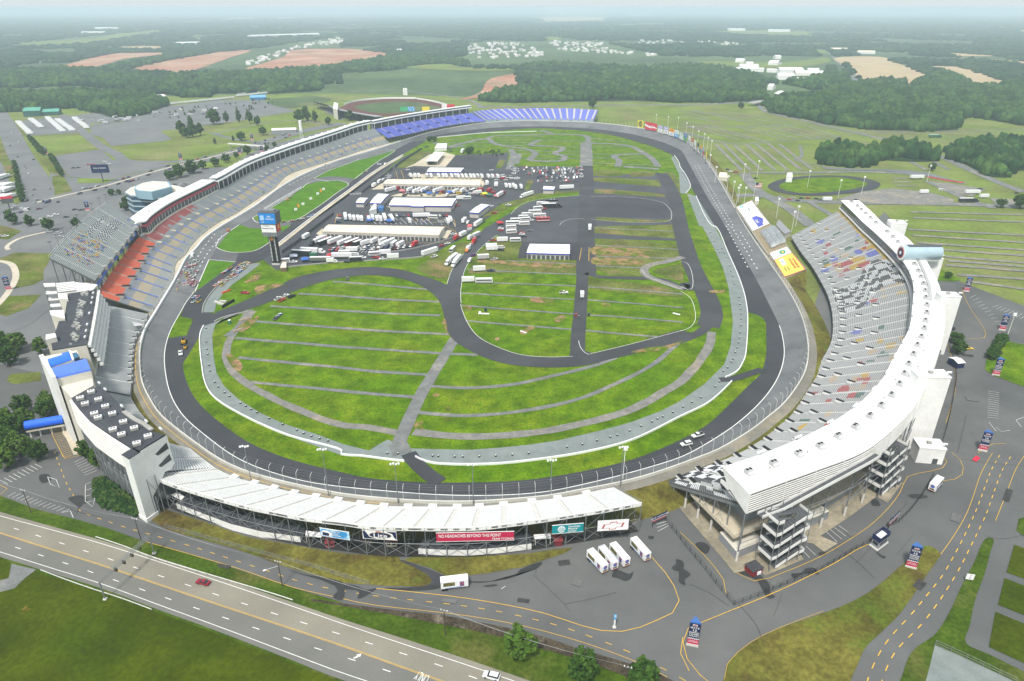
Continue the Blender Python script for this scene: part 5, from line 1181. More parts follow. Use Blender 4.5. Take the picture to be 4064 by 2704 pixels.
bluestand('B 1000,836 1100,828 1200,826 1300,826 1400,826 1500,828 1600,830 1740,834','B 910,768 1010,757 1120,750 1250,746 1350,745 1450,745 1600,748 1775,757',.42,'open blue stand with pale aisles round the far turn',False,[.02+i*.0535 for i in range(19)],2.2,24)
# grey stand at the left turn
LF=sm(G('J 1880,500 1850,640 1600,740 1680,870 1620,1000 1610,1180 1610,1430 K 1440,60 1440,210 1430,330',6.2))
LF=G('J 1885,495 1800,690 1690,830 1630,1020 1615,1200 1605,1440 K 1440,200 1425,340',6.2)
LBk=at_front(LF,'J 1215,350 1150,560 1100,780 1070,980 1040,1150 1010,1340 K 900,120 935,250',.42)
LBk=sm(LBk)
for _ in range(6):
 zs=[p.z for p in LBk]
 for i in range(1,len(LBk)-1):LBk[i].z=(zs[i-1]+2*zs[i]+zs[i+1])/4
root=thing('grandstand','plain grey bench stand below the balcony suites on the left turn','grandstand',tuple(P('D',800,900)))
gal=[.10,.26,.42,.57,.72,.87]
gcol=dirty((.46,.48,.475),.03)
seats(root,LF,LBk,34,gcol,(.27,.29,.285),gal,.9,(.52,.53,.51),1.5,.4)
for a in gal+[.18,.34,.5,.65,.8]:
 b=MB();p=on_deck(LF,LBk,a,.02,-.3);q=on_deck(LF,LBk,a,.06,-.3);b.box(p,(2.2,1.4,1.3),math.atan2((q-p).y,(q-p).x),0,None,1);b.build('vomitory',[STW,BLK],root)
b=MB();b.wall([p for p in resample(LF,2)],-3.2,.8,.3);b.build('front_wall',WLG,root)
stand_frames(root,sm(LF),LBk,[0,.16,.33,.5,.66,.83,1],(.35,.97),.25,STG)
p=P('J',1600,720,6.5);b=MB();q=G('J 1610,610 1830,670 1650,690',9.5);b.prism([(v.x,v.y)for v in q],9.2,9.5);tag(b.build('awning',M('awning_grey',(.45,.45,.46),.6)),'grey triangular awning over the gap at the front of the grey stand','awning')
NF=G('K 1440,370 1530,520 1660,690 1700,730',6.2);NB=at_front(NF,'K 1100,300 1200,430 1400,600 1560,740',.40)
root=thing('grandstand','small grey bench wedge in front of the roof with white air units','grandstand',tuple(P('K',1450,500)))
seats(root,sm(NF),sm(NB),16,gcol,(.22,.24,.235),[.33,.68],1.0,(.5,.51,.49),1.6,.4)
MF2=G('G 1310,-30 1400,40 1480,100',6.6);MB2=at_front(MF2,'K 1995,1060 1880,1250 G 1020,130',.33)
root=thing('grandstand','white bench wedge between the white end tower and the front stand','grandstand',tuple(P('G',1200,100)))
seats(root,sm(MF2),sm(MB2),22,dirty((.66,.67,.66),.04),(.40,.41,.40),[.5],1.0,(.55,.55,.52),1.6)
# suites with balconies (dark flat roof)
ZB=28.0
q=G('J 550,150 960,95 1020,60 985,300 870,940 850,995 285,1085 268,990 395,610 480,600 520,330',ZB)
t_=thing('suite_building','suite block with a dark flat roof and stepped white balconies facing the turn','building',(q[0].x,q[0].y,0))
b=MB();b.prism([(p.x,p.y)for p in q],0,ZB-.6);b.build('wall',WLC,t_)
b=MB();b.prism([(p.x,p.y)for p in q],ZB-.6,ZB);b.build('roof',RFD,t_)
fr=G('J 1020,75 990,290 940,560 890,820 858,985',ZB)
fr=resample(fr,count=30);dr=[]
for i in range(30):
 d=nrm2(fr,i);dr.append(d if d.x>0 else-d)
for k in range(5):
 z=ZB-.8-k*2.5;o0=[p+d*(.2+.62*k)for p,d in zip(fr,dr)];o1=[p+d*(1.5+.62*k)for p,d in zip(fr,dr)]
 lv=lambda L_,zz:[Vector((p.x,p.y,zz))for p in L_]
 b=MB();b.grid([lv(o1,z-1.3),lv(o1,z),lv(o0,z),lv(o0,z-1.3),lv(o1,z-1.3)])
 for j in(0,-1):b.face([lv(o1,z-1.3)[j],lv(o1,z)[j],lv(o0,z)[j],lv(o0,z-1.3)[j]])
 b.build('balcony',STW,t_)
 b=MB();b.grid([lv([p+d*(.62*k+.3)for p,d in zip(fr,dr)],z-2.5),lv([p+d*(.62*k+.3)for p,d in zip(fr,dr)],z-1.3)]);b.build('window_band',GLB,t_)
 for i in range(1,30,3):
  b=MB();p=fr[i]+dr[i]*(1.3+.62*k);b.box((p.x,p.y,z-2.4),(.4,.4,1.3));b.build('pillar',STW,t_)
for(x,y)in((995,85),(980,165),(965,245),(950,330),(915,505),(880,695),(862,800),(842,905)):
 b=MB();lampbank(b,P('J',x,y+15,ZB),-1.3,2,1.2);b.build('floodlight',[STG,WHT],t_)
for(x,y)in((845,165),(805,335),(775,505),(735,700),(690,900)):
 for k in range(9):
  rr=random.Random(k*7+x);p=P('J',x+rr.uniform(-60,40),y+rr.uniform(-45,55),ZB);b=MB();b.box(p,(rr.uniform(.9,1.8),rr.uniform(.9,1.6),rr.uniform(.8,1.5)),rr.uniform(0,3));b.build('roof_unit',M('roof_unit_grey',(.36,.36,.33),.6,.2),t_)
pale=[]
for(x,y,r_)in((740,255,26),(705,420,28),(680,580,26),(665,630,36),(640,690,42),(640,805,30),(620,845,40),(590,990,26),(720,370,22),(690,520,20)):
 pale.append([P('J',x+r_*math.cos(a*.628),y+r_*.7*math.sin(a*.628),ZB)for a in range(10)])
b=MB()
for pp in pale:
 qq=[(p.x,p.y,ZB+.03)for p in pp][::-1];b.face(qq)
b.build('roof_patch',M('roof_patch_grey',(.22,.225,.225),.9,.1),t_)
def plain_block(s,z,label,wm=WLC,rm=RFW,name='service_block',cat='building',z0=0):
 q=G(s,z);c=sum(q,Vector())/len(q);t_=thing(name,label,cat,(c.x,c.y,z0));b=MB();b.prism([(p.x,p.y)for p in q],z0,z-.4);b.build('wall',wm,t_)
 b=MB();q2=[c+(p-c)*1.02 for p in q];b.prism([(p.x,p.y)for p in q2],z-.4,z);b.build('roof',rm,t_);return t_
plain_block('J 375,150 515,148 545,235 395,235',29.5,'cream stair block at the far corner of the dark-roofed suites')
plain_block('J 240,435 470,425 490,560 260,500',29.5,'cream lift block in the notch behind the dark-roofed suites')
plain_block('J 180,835 330,812 350,870 175,915',30.5,'cream lift block at the near corner behind the dark-roofed suites')
t_=thing('ramp_building','white ramp building with dark horizontal slots at the left of the orange seats','building',tuple(P('J',500,60,0)))
q=G('J 340,-10 660,-40 1040,0 950,90 690,110 380,150',27.0)
b=MB();b.prism([(p.x,p.y)for p in q],0,26.4);b.build('wall',WLC,t_);b=MB();b.prism([(p.x,p.y)for p in q],26.4,27);b.build('roof',WLW,t_)
for k in range(6):
 a,c=q[0].lerp(q[5],k/6+.05),q[1].lerp(q[4],k/6+.05);b=MB();b.beam(a+Vector((0,0,.5)),c+Vector((0,0,.5)),1.2,.4);b.build('slat',STW,t_)
 a,c=q[0].lerp(q[5],k/6+.12),q[1].lerp(q[4],k/6+.12);b=MB();b.beam(a+Vector((0,0,.1)),c+Vector((0,0,.1)),1.0,.06);b.build('slot',BLK,t_)
for k,(s,z)in enumerate((('J 130,-20 325,-30 335,20 150,30',20),('J 165,110 350,92 365,140 180,155',16),('J 200,222 385,205 395,245 210,262',12),('J 240,325 415,312 428,355 255,368',9))):
 q=G(s,z);t_=thing('ramp_landing',['uppermost','second','third','lowest'][k]+' of four white ramp landings stepping down at the left of the dark roof','ramp',(q[0].x,q[0].y,0));b=MB();b.prism([(p.x,p.y)for p in q],z-.5,z);b.build('slab',STW,t_)
 for p in q:b=MB();b.tube((p.x,p.y,0),(p.x,p.y,z-.5),.2,5);b.build('post',STG,t_)
# tower block with blue vaulted roofs
ZC=31.0
t_=thing('club_tower','tall cream club tower with two bright blue barrel roofs','building',tuple(P('K',640,1080)))
q=G('J 85,1180 560,1095 700,1090 830,1290 960,1480 K 905,180 900,205 548,378 420,300 330,140',ZC-3)
q=G('J 95,1215 300,1170 690,1095 800,1280 930,1430 K 880,190 545,378 330,140',ZC-4)
b=MB();b.prism([(p.x,p.y)for p in q],0,ZC-4.0);b.build('wall',WLC,t_)
def vault(s,z,r,label_part,mat):
 """barrel roof between two edges a-b and d-c"""
 a,b_,c,d=G(s,z);B=MB();R=[]
 for k in range(13):
  th=math.pi*k/12;f=(1-math.cos(th))/2;h=math.sin(th)*r
  R.append([a.lerp(d,f)+Vector((0,0,h)),b_.lerp(c,f)+Vector((0,0,h))])
 B.grid(R);B.build(label_part,mat,t_)
 B=MB();B.face([R[k][0]for k in range(13)]);B.face([R[k][1]for k in range(13)][::-1]);B.build('gable',WLW,t_)
 B=MB();pp=[(p.x,p.y)for p in(a,b_,c,d)];B.prism(pp,ZC-4.0,z);B.build('upper_wall',WLC,t_)
vault('J 210,1270 560,1165 610,1265 255,1385',ZC,1.6,'blue_vault',BLU)
vault('J 285,1440 850,1275 930,1440 340,1580',ZC-.5,2.6,'blue_vault',M('roof_blue_pale',(.09,.19,.66),.45,.06))
for s,z0,z1 in(('J 60,1190 130,1165 K 310,60 250,75',-ZC,2.2),):
 qq=G(s,ZC+1);b=MB();b.prism([(p.x,p.y)for p in qq],0,ZC+1.2);b.build('fin_wall',WLW,t_)
qq=G('J 575,1150 615,1165 665,1300 640,1330',ZC);b=MB();b.prism([(p.x,p.y)for p in qq],ZC-4,ZC+1.8);b.build('fin_wall',WLW,t_)
qq=G('J 440,1150 585,1112 600,1150 460,1185',ZC-2);b=MB();b.prism([(p.x,p.y)for p in qq],ZC-4,ZC-1.9);b.build('blue_deck',BLU,t_)
qq=G('J 610,1150 690,1130 735,1215 650,1240',ZC-3);b=MB();b.prism([(p.x,p.y)for p in qq],ZC-4,ZC-3);b.build('pool_deck',M('deck_blue',(.04,.13,.22),.5),t_)
qq=G('J 340,1370 430,1340 440,1385 350,1410',ZC+1);b=MB();b.prism([(p.x,p.y)for p in qq],ZC-4,ZC+.8);b.build('plant_box',BLU,t_)
qq=G('J 655,1270 785,1235 860,1250 670,1315',ZC-3.5);b=MB();b.prism([(p.x,p.y)for p in qq],ZC-4,ZC-3.4);b.build('dark_well',BLK,t_)
fA,fB=P('K',330,140,ZC-4),P('K',880,190,ZC-4);fA=q[7];fB=q[6]
A_,B_=q[6],q[5]
dd=(q[5]-q[6]);nn=Vector((dd.y,-dd.x,0)).normalized()
if nn.y>0:nn=-nn
for(x,y,w_,h_)in((.62,4.0,3.4,1.4),(.86,3.4,1.6,2.2),(.80,8.5,1.8,1.3),(.95,7.6,1.4,2.0)):
 p=q[6].lerp(q[5],x)+nn*.05;b=MB();b.beam(Vector((p.x,p.y,ZC-4-y))-dd.normalized()*w_/2,Vector((p.x,p.y,ZC-4-y))+dd.normalized()*w_/2,.15,h_);b.build('window',GLB,t_)
a=P('K',430,700,6.0);c=P('K',-150,800,6.0);t_=thing('covered_walkway','bright blue tubular covered footbridge by the trees','walkway',(a.x,a.y,0))
b=MB();b.tube(a,c,2.0,16);b.build('roof',M('roof_blue_bright',(.02,.13,.72),.4,.06),t_)
b=MB();b.beam(a-Vector((0,0,1.6)),c-Vector((0,0,1.6)),3.2,.9);b.build('deck',WLC,t_)
b=MB();b.beam(a-Vector((0,0,.4)),c-Vector((0,0,.4)),3.3,1.2);b.build('glazing',GLS,t_)
for f in(.1,.4,.7,.95):p=a.lerp(c,f);b=MB();b.tube((p.x,p.y,0),(p.x,p.y,4.2),.3,6);b.build('post',STW,t_)
# near-left suite block with dark roof
ZK=27.5
q=G('K 545,380 960,200 1100,290 1290,500 1340,610 1740,880 1985,938 1555,1205 1420,1110 1150,940 830,720 660,530',ZK)
t_=thing('suite_building','suite block with a dark roof carrying fourteen white air units','building',(q[0].x,q[0].y,0))
b=MB();b.prism([(p.x,p.y)for p in q],16.5,ZK-.5);b.build('wall',GLS,t_)
b=MB();b.prism([(p.x,p.y)for p in q],ZK-.5,ZK);b.build('roof',RFD,t_)
b=MB();b.prism([(p.x,p.y)for p in[sum(q,Vector())/len(q)+(p-sum(q,Vector())/len(q))*.995 for p in q]],16.0,16.5);b.build('floor_slab',WLC,t_)
rear=[q[0],q[11],q[10],q[9],q[8],q[7]];rear=resample(rear,count=40)
cn=sum(q,Vector())/len(q)
ro=[]
for i in range(40):
 d=nrm2(rear,i);ro.append(d if(rear[i]-cn).dot(d)>0 else-d)
for k in range(9):
 z=ZK-.7-k*1.22;A=[p+d*.1 for p,d in zip(rear,ro)];C=[p+d*.9 for p,d in zip(rear,ro)]
 lv=lambda L_,zz:[Vector((p.x,p.y,zz))for p in L_]
 b=MB();b.grid([lv(A,z),lv(C,z),lv(C,z-.72),lv(A,z-.72)]);b.build('louvre_band',WLW,t_)
for k in range(26):
 p=rear[int(k*39/25)];d=ro[int(k*39/25)];b=MB();e=p-d*3;b.tube((p.x,p.y,0),(p.x,p.y,16.2),.22,6);b.tube((e.x,e.y,0),(e.x,e.y,16.2),.2,6)
 b.tube((p.x,p.y,1),(e.x,e.y,8),.09,4);b.tube((e.x,e.y,8),(p.x,p.y,15.5),.09,4)
 if k<25:
  p2=rear[int((k+1)*39/25)];b.tube((p.x,p.y,8),(p2.x,p2.y,8),.12,4);b.tube((p.x,p.y,.5),(p2.x,p2.y,8),.07,4);b.tube((p2.x,p2.y,8),(p.x,p.y,15.8),.07,4)
 b.build('frame',STG,t_)
b=MB();A=[p-d*1.2 for p,d in zip(rear,ro)];b.wall([Vector((p.x,p.y,0))for p in resample(A,4)],0,7.5,.4);b.build('ground_floor',WLG,t_)
a0,a1=P('K',1410,1300,ZK),P('K',1985,938,ZK);w0=P('K',1300,1232,ZK);w1=P('K',1555,1205,ZK)
dd=(a1-a0);dn=dd.normalized();nn=Vector((dn.y,-dn.x,0));nn=nn if nn.y<0 else-nn
e_=thing('end_tower','white end tower leg holding a white wall with two triangular windows','tower',(a0.x,a0.y,0))
leg=[w0,a0,a0+dn*4.6,w0+dn*4.6]
b=MB();b.prism([(p.x,p.y)for p in leg],1.6,ZK-.3);b.build('leg',STW,e_)
b=MB();cl=sum(leg,Vector())/4;b.prism([tuple((cl+(p-cl)*1.12).xy)for p in leg],0,1.6);b.build('footing',WLW,e_)
b=MB();b.prism([(p.x,p.y)for p in leg],ZK-.3,ZK);b.build('roof',RFD,e_)
L=dd.length;f=lambda x,z:a0+dn*x+Vector((0,0,z-ZK))
prof=[f(4.6,ZK),f(L,ZK),f(L,15.2),f(L-1.5,13.6),f(L*.72,14.2),f(L*.62,12.6),f(4.6,8.2)]
b=MB();bk=[p-nn*.8 for p in prof];b.face(prof[::-1]if((prof[1]-prof[0]).cross(prof[2]-prof[1])).dot(nn)<0 else prof);b.face(bk)
for i in range(len(prof)):k=(i+1)%len(prof);b.face([prof[i],bk[i],bk[k],prof[k]])
b.build('wall',STW,e_)
for z in(23.3,18.3):
 tr=[f(L*.60,z-.1),f(L*.94,z+1.6),f(L*.96,z-1.2),f(L*.66,z-1.3)];b=MB();tr=[p+nn*.06 for p in tr];b.face(tr if((tr[1]-tr[0]).cross(tr[2]-tr[1])).dot(nn)>0 else tr[::-1]);b.build('window',GLS,e_)
hv=thing('rooftop_unit','x','air conditioner',(0,0,0),0,'white air units on the dark roof')
b=MB();b.box((0,0,0),(2.9,1.7,1.6));b.build('casing',WHT,hv);b=MB();b.box((0,-.95,.2),(2.9,.25,1.0));b.build('skirt',CNG,hv)
for dx in(-.55,.55):b=MB();b.tube((dx,0,1.6),(dx,0,1.68),.42,10);b.build('fan',BLK,hv)
for k,(x,y)in enumerate(((850,310),(685,405),(760,490),(960,425),(1065,530),(900,640),(955,700),(1170,640),(1335,765),(1180,880),(1310,955),(1500,860),(1708,980),(1540,1090))):
 p=P('K',x,y,ZK);r=hv if k==0 else dup(hv,p,0);r.location=p;r.rotation_euler=(0,0,math.radians(28));r.scale=(.86,)*3;r['label']='white boxed air unit with twin black fans on the dark suite roof'
for k,(x,y)in enumerate(((980,190),(1070,285),(1320,540),(1690,770),(1905,885))):
 b=MB();lampbank(b,P('K',x,y+20,ZK),-.7,2,1.5);tag(b.build('floodlight_bank',[STG,WHT]),'pair of white floodlights on the track edge of the dark suite roof','floodlight','floodlights on the dark suite roof')
b=MB()
pp=[P('K',x,y,ZK-.5)for x,y in((1340,600),(1500,720),(1640,790),(1760,880))]
for p,q2 in zip(pp,pp[1:]):b.beam(p+Vector((0,0,.8)),q2+Vector((0,0,.8)),1.6,.5)
tag(b.build('balcony_walk',CNG),'grey balcony walk along the track edge of the dark roof','balcony')
# office block behind the main stand
t_=thing('office_building','glass office block with white floor bands and a pale blue oval top','building',tuple(P('L',300,800)))
q=G('L 60,480 150,530 480,540 600,600 1000,420 860,380 400,330 150,410',20.0)
for k in range(4):
 z=20-k*4.6;b=MB();b.prism([(p.x,p.y)for p in q],z-1.1,z);b.build('floor_band',PBL,t_)
 b=MB();c=sum(q,Vector())/len(q);b.prism([tuple((c+(p-c)*.975).xy)for p in q],z-4.6,z-1.1);b.build('window_band',GLB,t_)
b=MB();c=sum(q,Vector())/len(q);b.prism([tuple((c+(p-c)*.97).xy)for p in q],20.0,20.06);b.build('roof',RFC,t_)
q=G('L 200,410 260,440 470,460 790,380 740,300 500,290 330,320 220,370',28.0);b=MB();b.prism([(p.x,p.y)for p in q],20.06,27.0);b.build('oval_top',M('panel_slate_blue',(.24,.37,.45),.5,.05),t_)
b=MB();c=sum(q,Vector())/len(q);b.prism([tuple((c+(p-c)*.9).xy)for p in q],27.0,27.1);b.build('oval_roof',RFC,t_)
plain_block('L 500,590 640,510 820,430 1080,440 900,560 760,620',12,'low cream-roofed annex between the glass offices and the suites',WLC,RFC,'annex')
# infield buildings
def garage(s_roof,z,label,rm,wm,doors=0,over=.0,fascia=None,name='garage',dmat=STD,cat='building'):
 """s_roof: roof corners, near-left, near-right, far-right, far-left"""
 q=G(s_roof,z);c=sum(q,Vector())/4;t_=thing(name,label,cat,(c.x,c.y,0))
 w_=[c+(p-c)*(1-over)for p in q]
 b=MB();b.prism([(p.x,p.y)for p in w_],.1,z-.9);b.build('wall',wm,t_)
 ca=(q[0]+q[3])/2;cb=(q[1]+q[2])/2;b=MB();up=Vector((0,0,.7));n_=MB()
 b.face([q[0],q[1],cb+up,ca+up]);b.face([ca+up,cb+up,q[2],q[3]]);b.face([q[1],q[2],cb+up]);b.face([q[3],q[0],ca+up]);lo=[p-Vector((0,0,.1))for p in q];b.face(lo[::-1]);b.build('roof',rm,t_)
 b=MB()
 for i in range(4):
  p,r=q[i],q[(i+1)%4];b.beam(p-Vector((0,0,.05)),r-Vector((0,0,.05)),.35,.85)
 b.build('fascia',fascia or rm,t_)
 if doors:
  p,r=w_[0],w_[1];d=(r-p).normalized();nn=Vector((d.y,-d.x,0));nn=nn if(p-c).dot(nn)>0 else-nn;L=(r-p).length
  for k in range(doors):
   x=L*(k+.5)/doors;b=MB();a=p+d*(x-L/doors*.36)+nn*.04;e=p+d*(x+L/doors*.36)+nn*.04;b.beam(Vector((a.x,a.y,3.3)),Vector((e.x,e.y,3.3)),.1,3.1);b.build('door',dmat,t_)
 return t_
WBL=M('fascia_blue',(.05,.06,.42),.5,.05);ORG=M('trim_orange',(.72,.12,.05),.5,.05)
WCB=M('wall_block',(.50,.47,.42),.8,.06,.2,1.0)
garage('M 425,958 1665,1000 1725,912 490,888',5.6,'long cream-roofed garage with many bay doors, nearest to the camera',RFC,WCB,29,0,M('fascia_cream',(.55,.50,.42),.7))
garage('M 1070,452 2105,470 2110,418 1120,405',5.6,'long cream-roofed garage with many bay doors, farther row',RFC,WCB,27,0,M('fascia_cream',(.55,.50,.42),.7))
garage('M 1132,682 1800,690 1855,610 1185,602',5.8,'long white-roofed hall with a blue fascia in the middle of the garage yard',RFW,WCB,0,.03,WBL,'hall')
garage('M 1365,692 1508,695 1500,675 1385,672',5.6,'white entrance porch on posts at the front of the blue-trimmed hall',RFW,WCB,0,.1,WBL,'porch')
garage('M 930,658 1045,662 1135,566 1020,558',5.6,'small white-roofed shop with a blue fascia beside the long hall',RFW,WCB,0,.03,WBL,'shop')
garage('M 780,655 865,658 915,605 825,602',4.6,'small pale flat-roofed shed with blue ends near pit lane',RFW,WCB,0,.05,WBL,'shed')
garage('M 1535,325 1895,330 1935,286 1572,282',5.4,'white-roofed inspection building with a blue fascia beyond the garages',RFW,WLG,0,.03,WBL,'hall')
garage('M 1988,757 2085,765 2205,680 2115,668',5.2,'white-roofed restroom building with a blue fascia beside the inner road',RFW,WCB,0,.03,WBL,'restroom')
garage('E 1282,180 1580,188 1580,122 1305,118',5.0,'white-roofed pavilion with a navy fascia alone on the dark pad',RFW,WCB,9,.02,WBL,'pavilion')
garage('B 1395,1303 1470,1305 1480,1285 1400,1280',4.6,'little white-roofed kiosk with a blue fascia beside the white coach trailer',RFW,WCB,0,.05,WBL,'kiosk')
sheet('dark_pad',ASD,G('E 1225,218 1635,232 1660,145 1640,112 1255,108 1232,160'),INF_Z+.02)
t_=canopy('M 1525,215 1650,218 1725,122 1620,118',5.2,'white fuel station canopy on the pale concrete pad',RFW,STW,.5,'fuel_canopy',.2)
for k,(x,y)in enumerate(((1600,215),(1640,180),(1680,150))):b=MB();p=P('M',x,y+20);b.box(p,(1,.6,1.6));tag(b.build('fuel_pump',CNG),'grey fuel pump under the white fuel canopy','fuel pump','fuel pumps under the canopy')
plain_block('M 1620,75 1748,70 1750,25 1650,28',4.2,'long white cabin behind the fuel canopy near the far turn',WLW,RFW,'cabin')
t_=plain_block('M 925,740 1000,720 1000,672 985,660',5.0,'white curved stage wall beside the small shop',WLW,WLW,'stage')
plain_block('M 1015,715 1075,712 1078,685 1020,682',3.2,'blue cabin beside the long blue-trimmed hall',M('cabin_blue',(.06,.17,.38),.6),M('cabin_blue',(.06,.17,.38),.6),'cabin')
plain_block('M -5,1318 40,1320 45,1290 0,1285',3.2,'small tan shed at the lower left corner of the trailer yard',M('shed_tan',(.36,.25,.13),.8),M('shed_tan_roof',(.62,.52,.38),.8),'shed')
plain_block('M 1965,915 2015,905 2020,885 1970,885',3.0,'small shed with a pink roof beside the inner road',WLW,M('roof_pink',(.55,.12,.13),.7),'shed')
# scoreboard pylon
bp=P('Q',600,1385);t_=thing('scoreboard_pylon','tall black scoreboard pylon with a blue screen on top','scoreboard',tuple(bp),math.radians(-4))
def put(b,name,m,par=None):o=b.build(name,m,par or t_);o.location=(0,0,0);return o
b=MB();b.box((0,0,0),(5.2,4.2,24.5));put(b,'column',BLK)
b=MB();b.box((0,0,0),(5.6,4.6,1.6));put(b,'plinth',CNW)
b=MB();b.box((0,0,21.8),(10.6,7.8,2.8));put(b,'soffit',STG)
b=MB();b.box((0,0,24.4),(10.2,7.4,6.2));put(b,'lower_box',STD)
b=MB();b.box((0,0,30.4),(12.2,8.4,8.4));put(b,'upper_box',STD)
b=MB();b.box((0,-4.28,30.9),(11.4,.12,7.4));sn=put(b,'screen',M('screen_blue',(.015,.22,.62),.3,.03))
b=MB();b.box((-.2,-3.78,24.7),(10.2,.12,5.6));wp=put(b,'white_panel',WHT)
b=MB();b.box((5.16,.3,24.7),(.12,6.6,5.8));put(b,'red_panel',M('panel_red',(.62,.02,.02),.5,.03))
b=MB();b.box((5.24,.3,26.6),(.1,2.2,2.6));put(b,'shell_emblem',YEL)
b=MB();b.box((-3.6,-4.38,33.4),(2.8,.08,3.4));put(b,'emblem',M('panel_light_blue',(.35,.55,.80),.5,.2,1.5,4.0))
for tx,x,z,sz,m in(('RBC',1.4,36.0,1.5,WHT),('Centura',1.7,34.4,1.7,WHT),('RBC',-3.4,32.1,1.0,WHT),('The Business',-1.6,29.3,.8,NVY),('Business Class',-.6,27.6,1.35,NVY)):
 o=wtext(tx,(0,0,0),sz,0,m,'lettering',None,math.pi/2,.01,'CENTER',True);o.parent=sn if z>30 else wp;o.location=(x,-4.4 if z>30 else-3.9,z);o.rotation_euler=(math.pi/2,0,0)
b=MB();b.box((0,1,38.8),(8,4,.9));put(b,'roof_louvre',STG)
for sx in(-1.75,1.75):
 for k in range(18):b=MB();b.box((sx,-2.14,3.2+k*1.02),(.95,.08,.52));put(b,'number_cell',M('number_cell',(.62,.63,.62),.5,.1))
b=MB();b.box((0,-2.14,18.5),(1.5,.1,3.4));put(b,'lamp_panel',M('lamp_orange',(.75,.28,.04),.5,.2,1.0,3.0))
plain_block('Q 680,1460 820,1455 815,1330 700,1370',3.4,'small brown hut with a cream roof beside the scoreboard pylon',M('hut_brown',(.16,.11,.07),.8),RFC,'hut')
# old bleachers with advertising sheets beside the right-hand straight
bl_f=[P('R',x,y,3.0)for x,y in((70,205),(240,440),(400,680),(640,1020),(790,1190),(975,1525))]
bl_b=[P('R',x,y,8.0)for x,y in((380,65),(545,290),(790,600),(1010,880),(1120,1050),(1385,1350))]
root=thing('bleacher','low tan bleacher carrying big advertising sheets beside the right-hand straight','bleacher',tuple(bl_f[0]))
seats(root,bl_f,bl_b,16,dirty((.50,.42,.27),.05),(.13,.085,.05),[],1,(.5,.5,.5),2.5,.4)
b=MB();b.wall(resample(bl_b,3),-8,.6,.3);b.build('rear_wall',CNG,root)
b=MB();a_,c_=bl_f[-1],bl_b[-1];d_=(bl_f[-1]-bl_f[-2]).normalized()*7;b.face([a_-Vector((0,0,.3)),c_-Vector((0,0,.3)),Vector((c_.x+d_.x,c_.y+d_.y,0)),Vector((a_.x+d_.x,a_.y+d_.y,1))]);b.face([c_-Vector((0,0,.3)),Vector((c_.x,c_.y,0)),Vector((c_.x+d_.x,c_.y+d_.y,0))]);b.build('grass_end',GRB,root)
b=MB();b.wall(resample(bl_f,3),-3,.2,.3);b.build('front_wall',CNG,root)
FB,BBb=resample(bl_f,count=401),resample(bl_b,count=401)
FA=np.array([(p.x,p.y)for p in FB])
def on_bl(x,y):
 """bleacher coordinates of a surveyed point, lifted just clear of the benches"""
 best=None
 for v in range(0,21):
  z=3+5*v/20;p=P('R',x,y,z)
  for u in range(0,401,2):
   q=FB[u].lerp(BBb[u],v/20);d=(q-p).length
   if best is None or d<best[0]:best=(d,p)
 return best[1]+Vector((0,0,.75))
def adsheet(s,label,mat,bits,border=None):
 """s: near-track far corner, near-track near corner, top near, top far ; text frame x along the track, y up the rake"""
 o=[on_bl(*map(float,k.split(',')))for k in s.split()]
 t_=thing('advertising_sheet',label,'banner',tuple(o[0]))
 nn=(o[1]-o[0]).cross(o[3]-o[0]).normalized();nn=nn if nn.z>0 else-nn
 b=MB();b.face([p for p in o]if(o[1]-o[0]).cross(o[2]-o[0]).z>0 else o[::-1]);lo=[p-nn*.25 for p in o];
 for i in range(4):k=(i+1)%4;b.face([o[i],o[k],lo[k],lo[i]])
 pn=b.build('sheet',mat,t_)
 at=lambda x,y,h=.05:(o[0].lerp(o[1],x)).lerp(o[3].lerp(o[2],x),y)+nn*h
 ex=(o[1]-o[0]).normalized();ey=nn.cross(ex).normalized()
 if ey.dot(o[3]-o[0])<0:ey=-ey
 if border is not None:
  b=MB()
  for(x0,y0),(x1,y1)in(((0,0),(1,0)),((1,0),(1,1)),((1,1),(0,1)),((0,1),(0,0))):b.beam(at(x0,y0),at(x1,y1),.6,.12)
  b.build('border',border,t_)
 for kind,*a in bits:
  if kind=='t':
   tx,x,y,sz,m=a;ob=wtext(tx,(0,0,0),sz,0,m,'lettering',None,0,.01,'CENTER',True)
   R_=Matrix((ex,ex.cross(ey)*0+ey,nn)).transposed()if True else None
   X=ex;Y=ey
   if X.cross(Y).dot(nn)<0:X=-X
   R_=Matrix((X,Y,nn)).transposed().to_4x4();R_.translation=at(x,y,.12)
   ob.parent=pn;ob.matrix_parent_inverse=Matrix();ob.matrix_basis=R_
  else:
   pts,m,h=a;b=MB();f=[at(x,y,h)for x,y in pts];f=f if(f[1]-f[0]).cross(f[2]-f[1]).dot(nn)>0 else f[::-1];b.face(f);b.build('emblem',m,t_)
 return t_
LBL=M('paint_light_blue',(.30,.55,.68),.6);VIO=M('paint_violet_blue',(.08,.09,.42),.6);LGY=M('paint_light_grey',(.55,.57,.57),.6)
adsheet('105,215 250,412 530,295 380,95','white advertising sheet with pale grey writing, farthest along the bleacher',WHT,[('t','Nationals',.55,.55,2.6,M('paint_grey_blue',(.25,.36,.40),.6)),('t','On Your Side',.55,.33,2.2,LGY),('s',[(.02,.15),(.2,.15),(.2,.4),(.02,.4)],LBL,.08)])
adsheet('252,418 400,645 700,508 532,302','white advertising sheet with a dark blue house-shaped emblem on the bleacher',WHT,[('s',[(.15,.38),(.95,.38),(.95,.70),(.80,.70),(.80,.76),(.52,.9),(.26,.76),(.26,.70),(.15,.70)],VIO,.08),('t',"Lowe's",.55,.52,3.4,WHT),('t','Improving',.5,.22,1.8,LGY)])
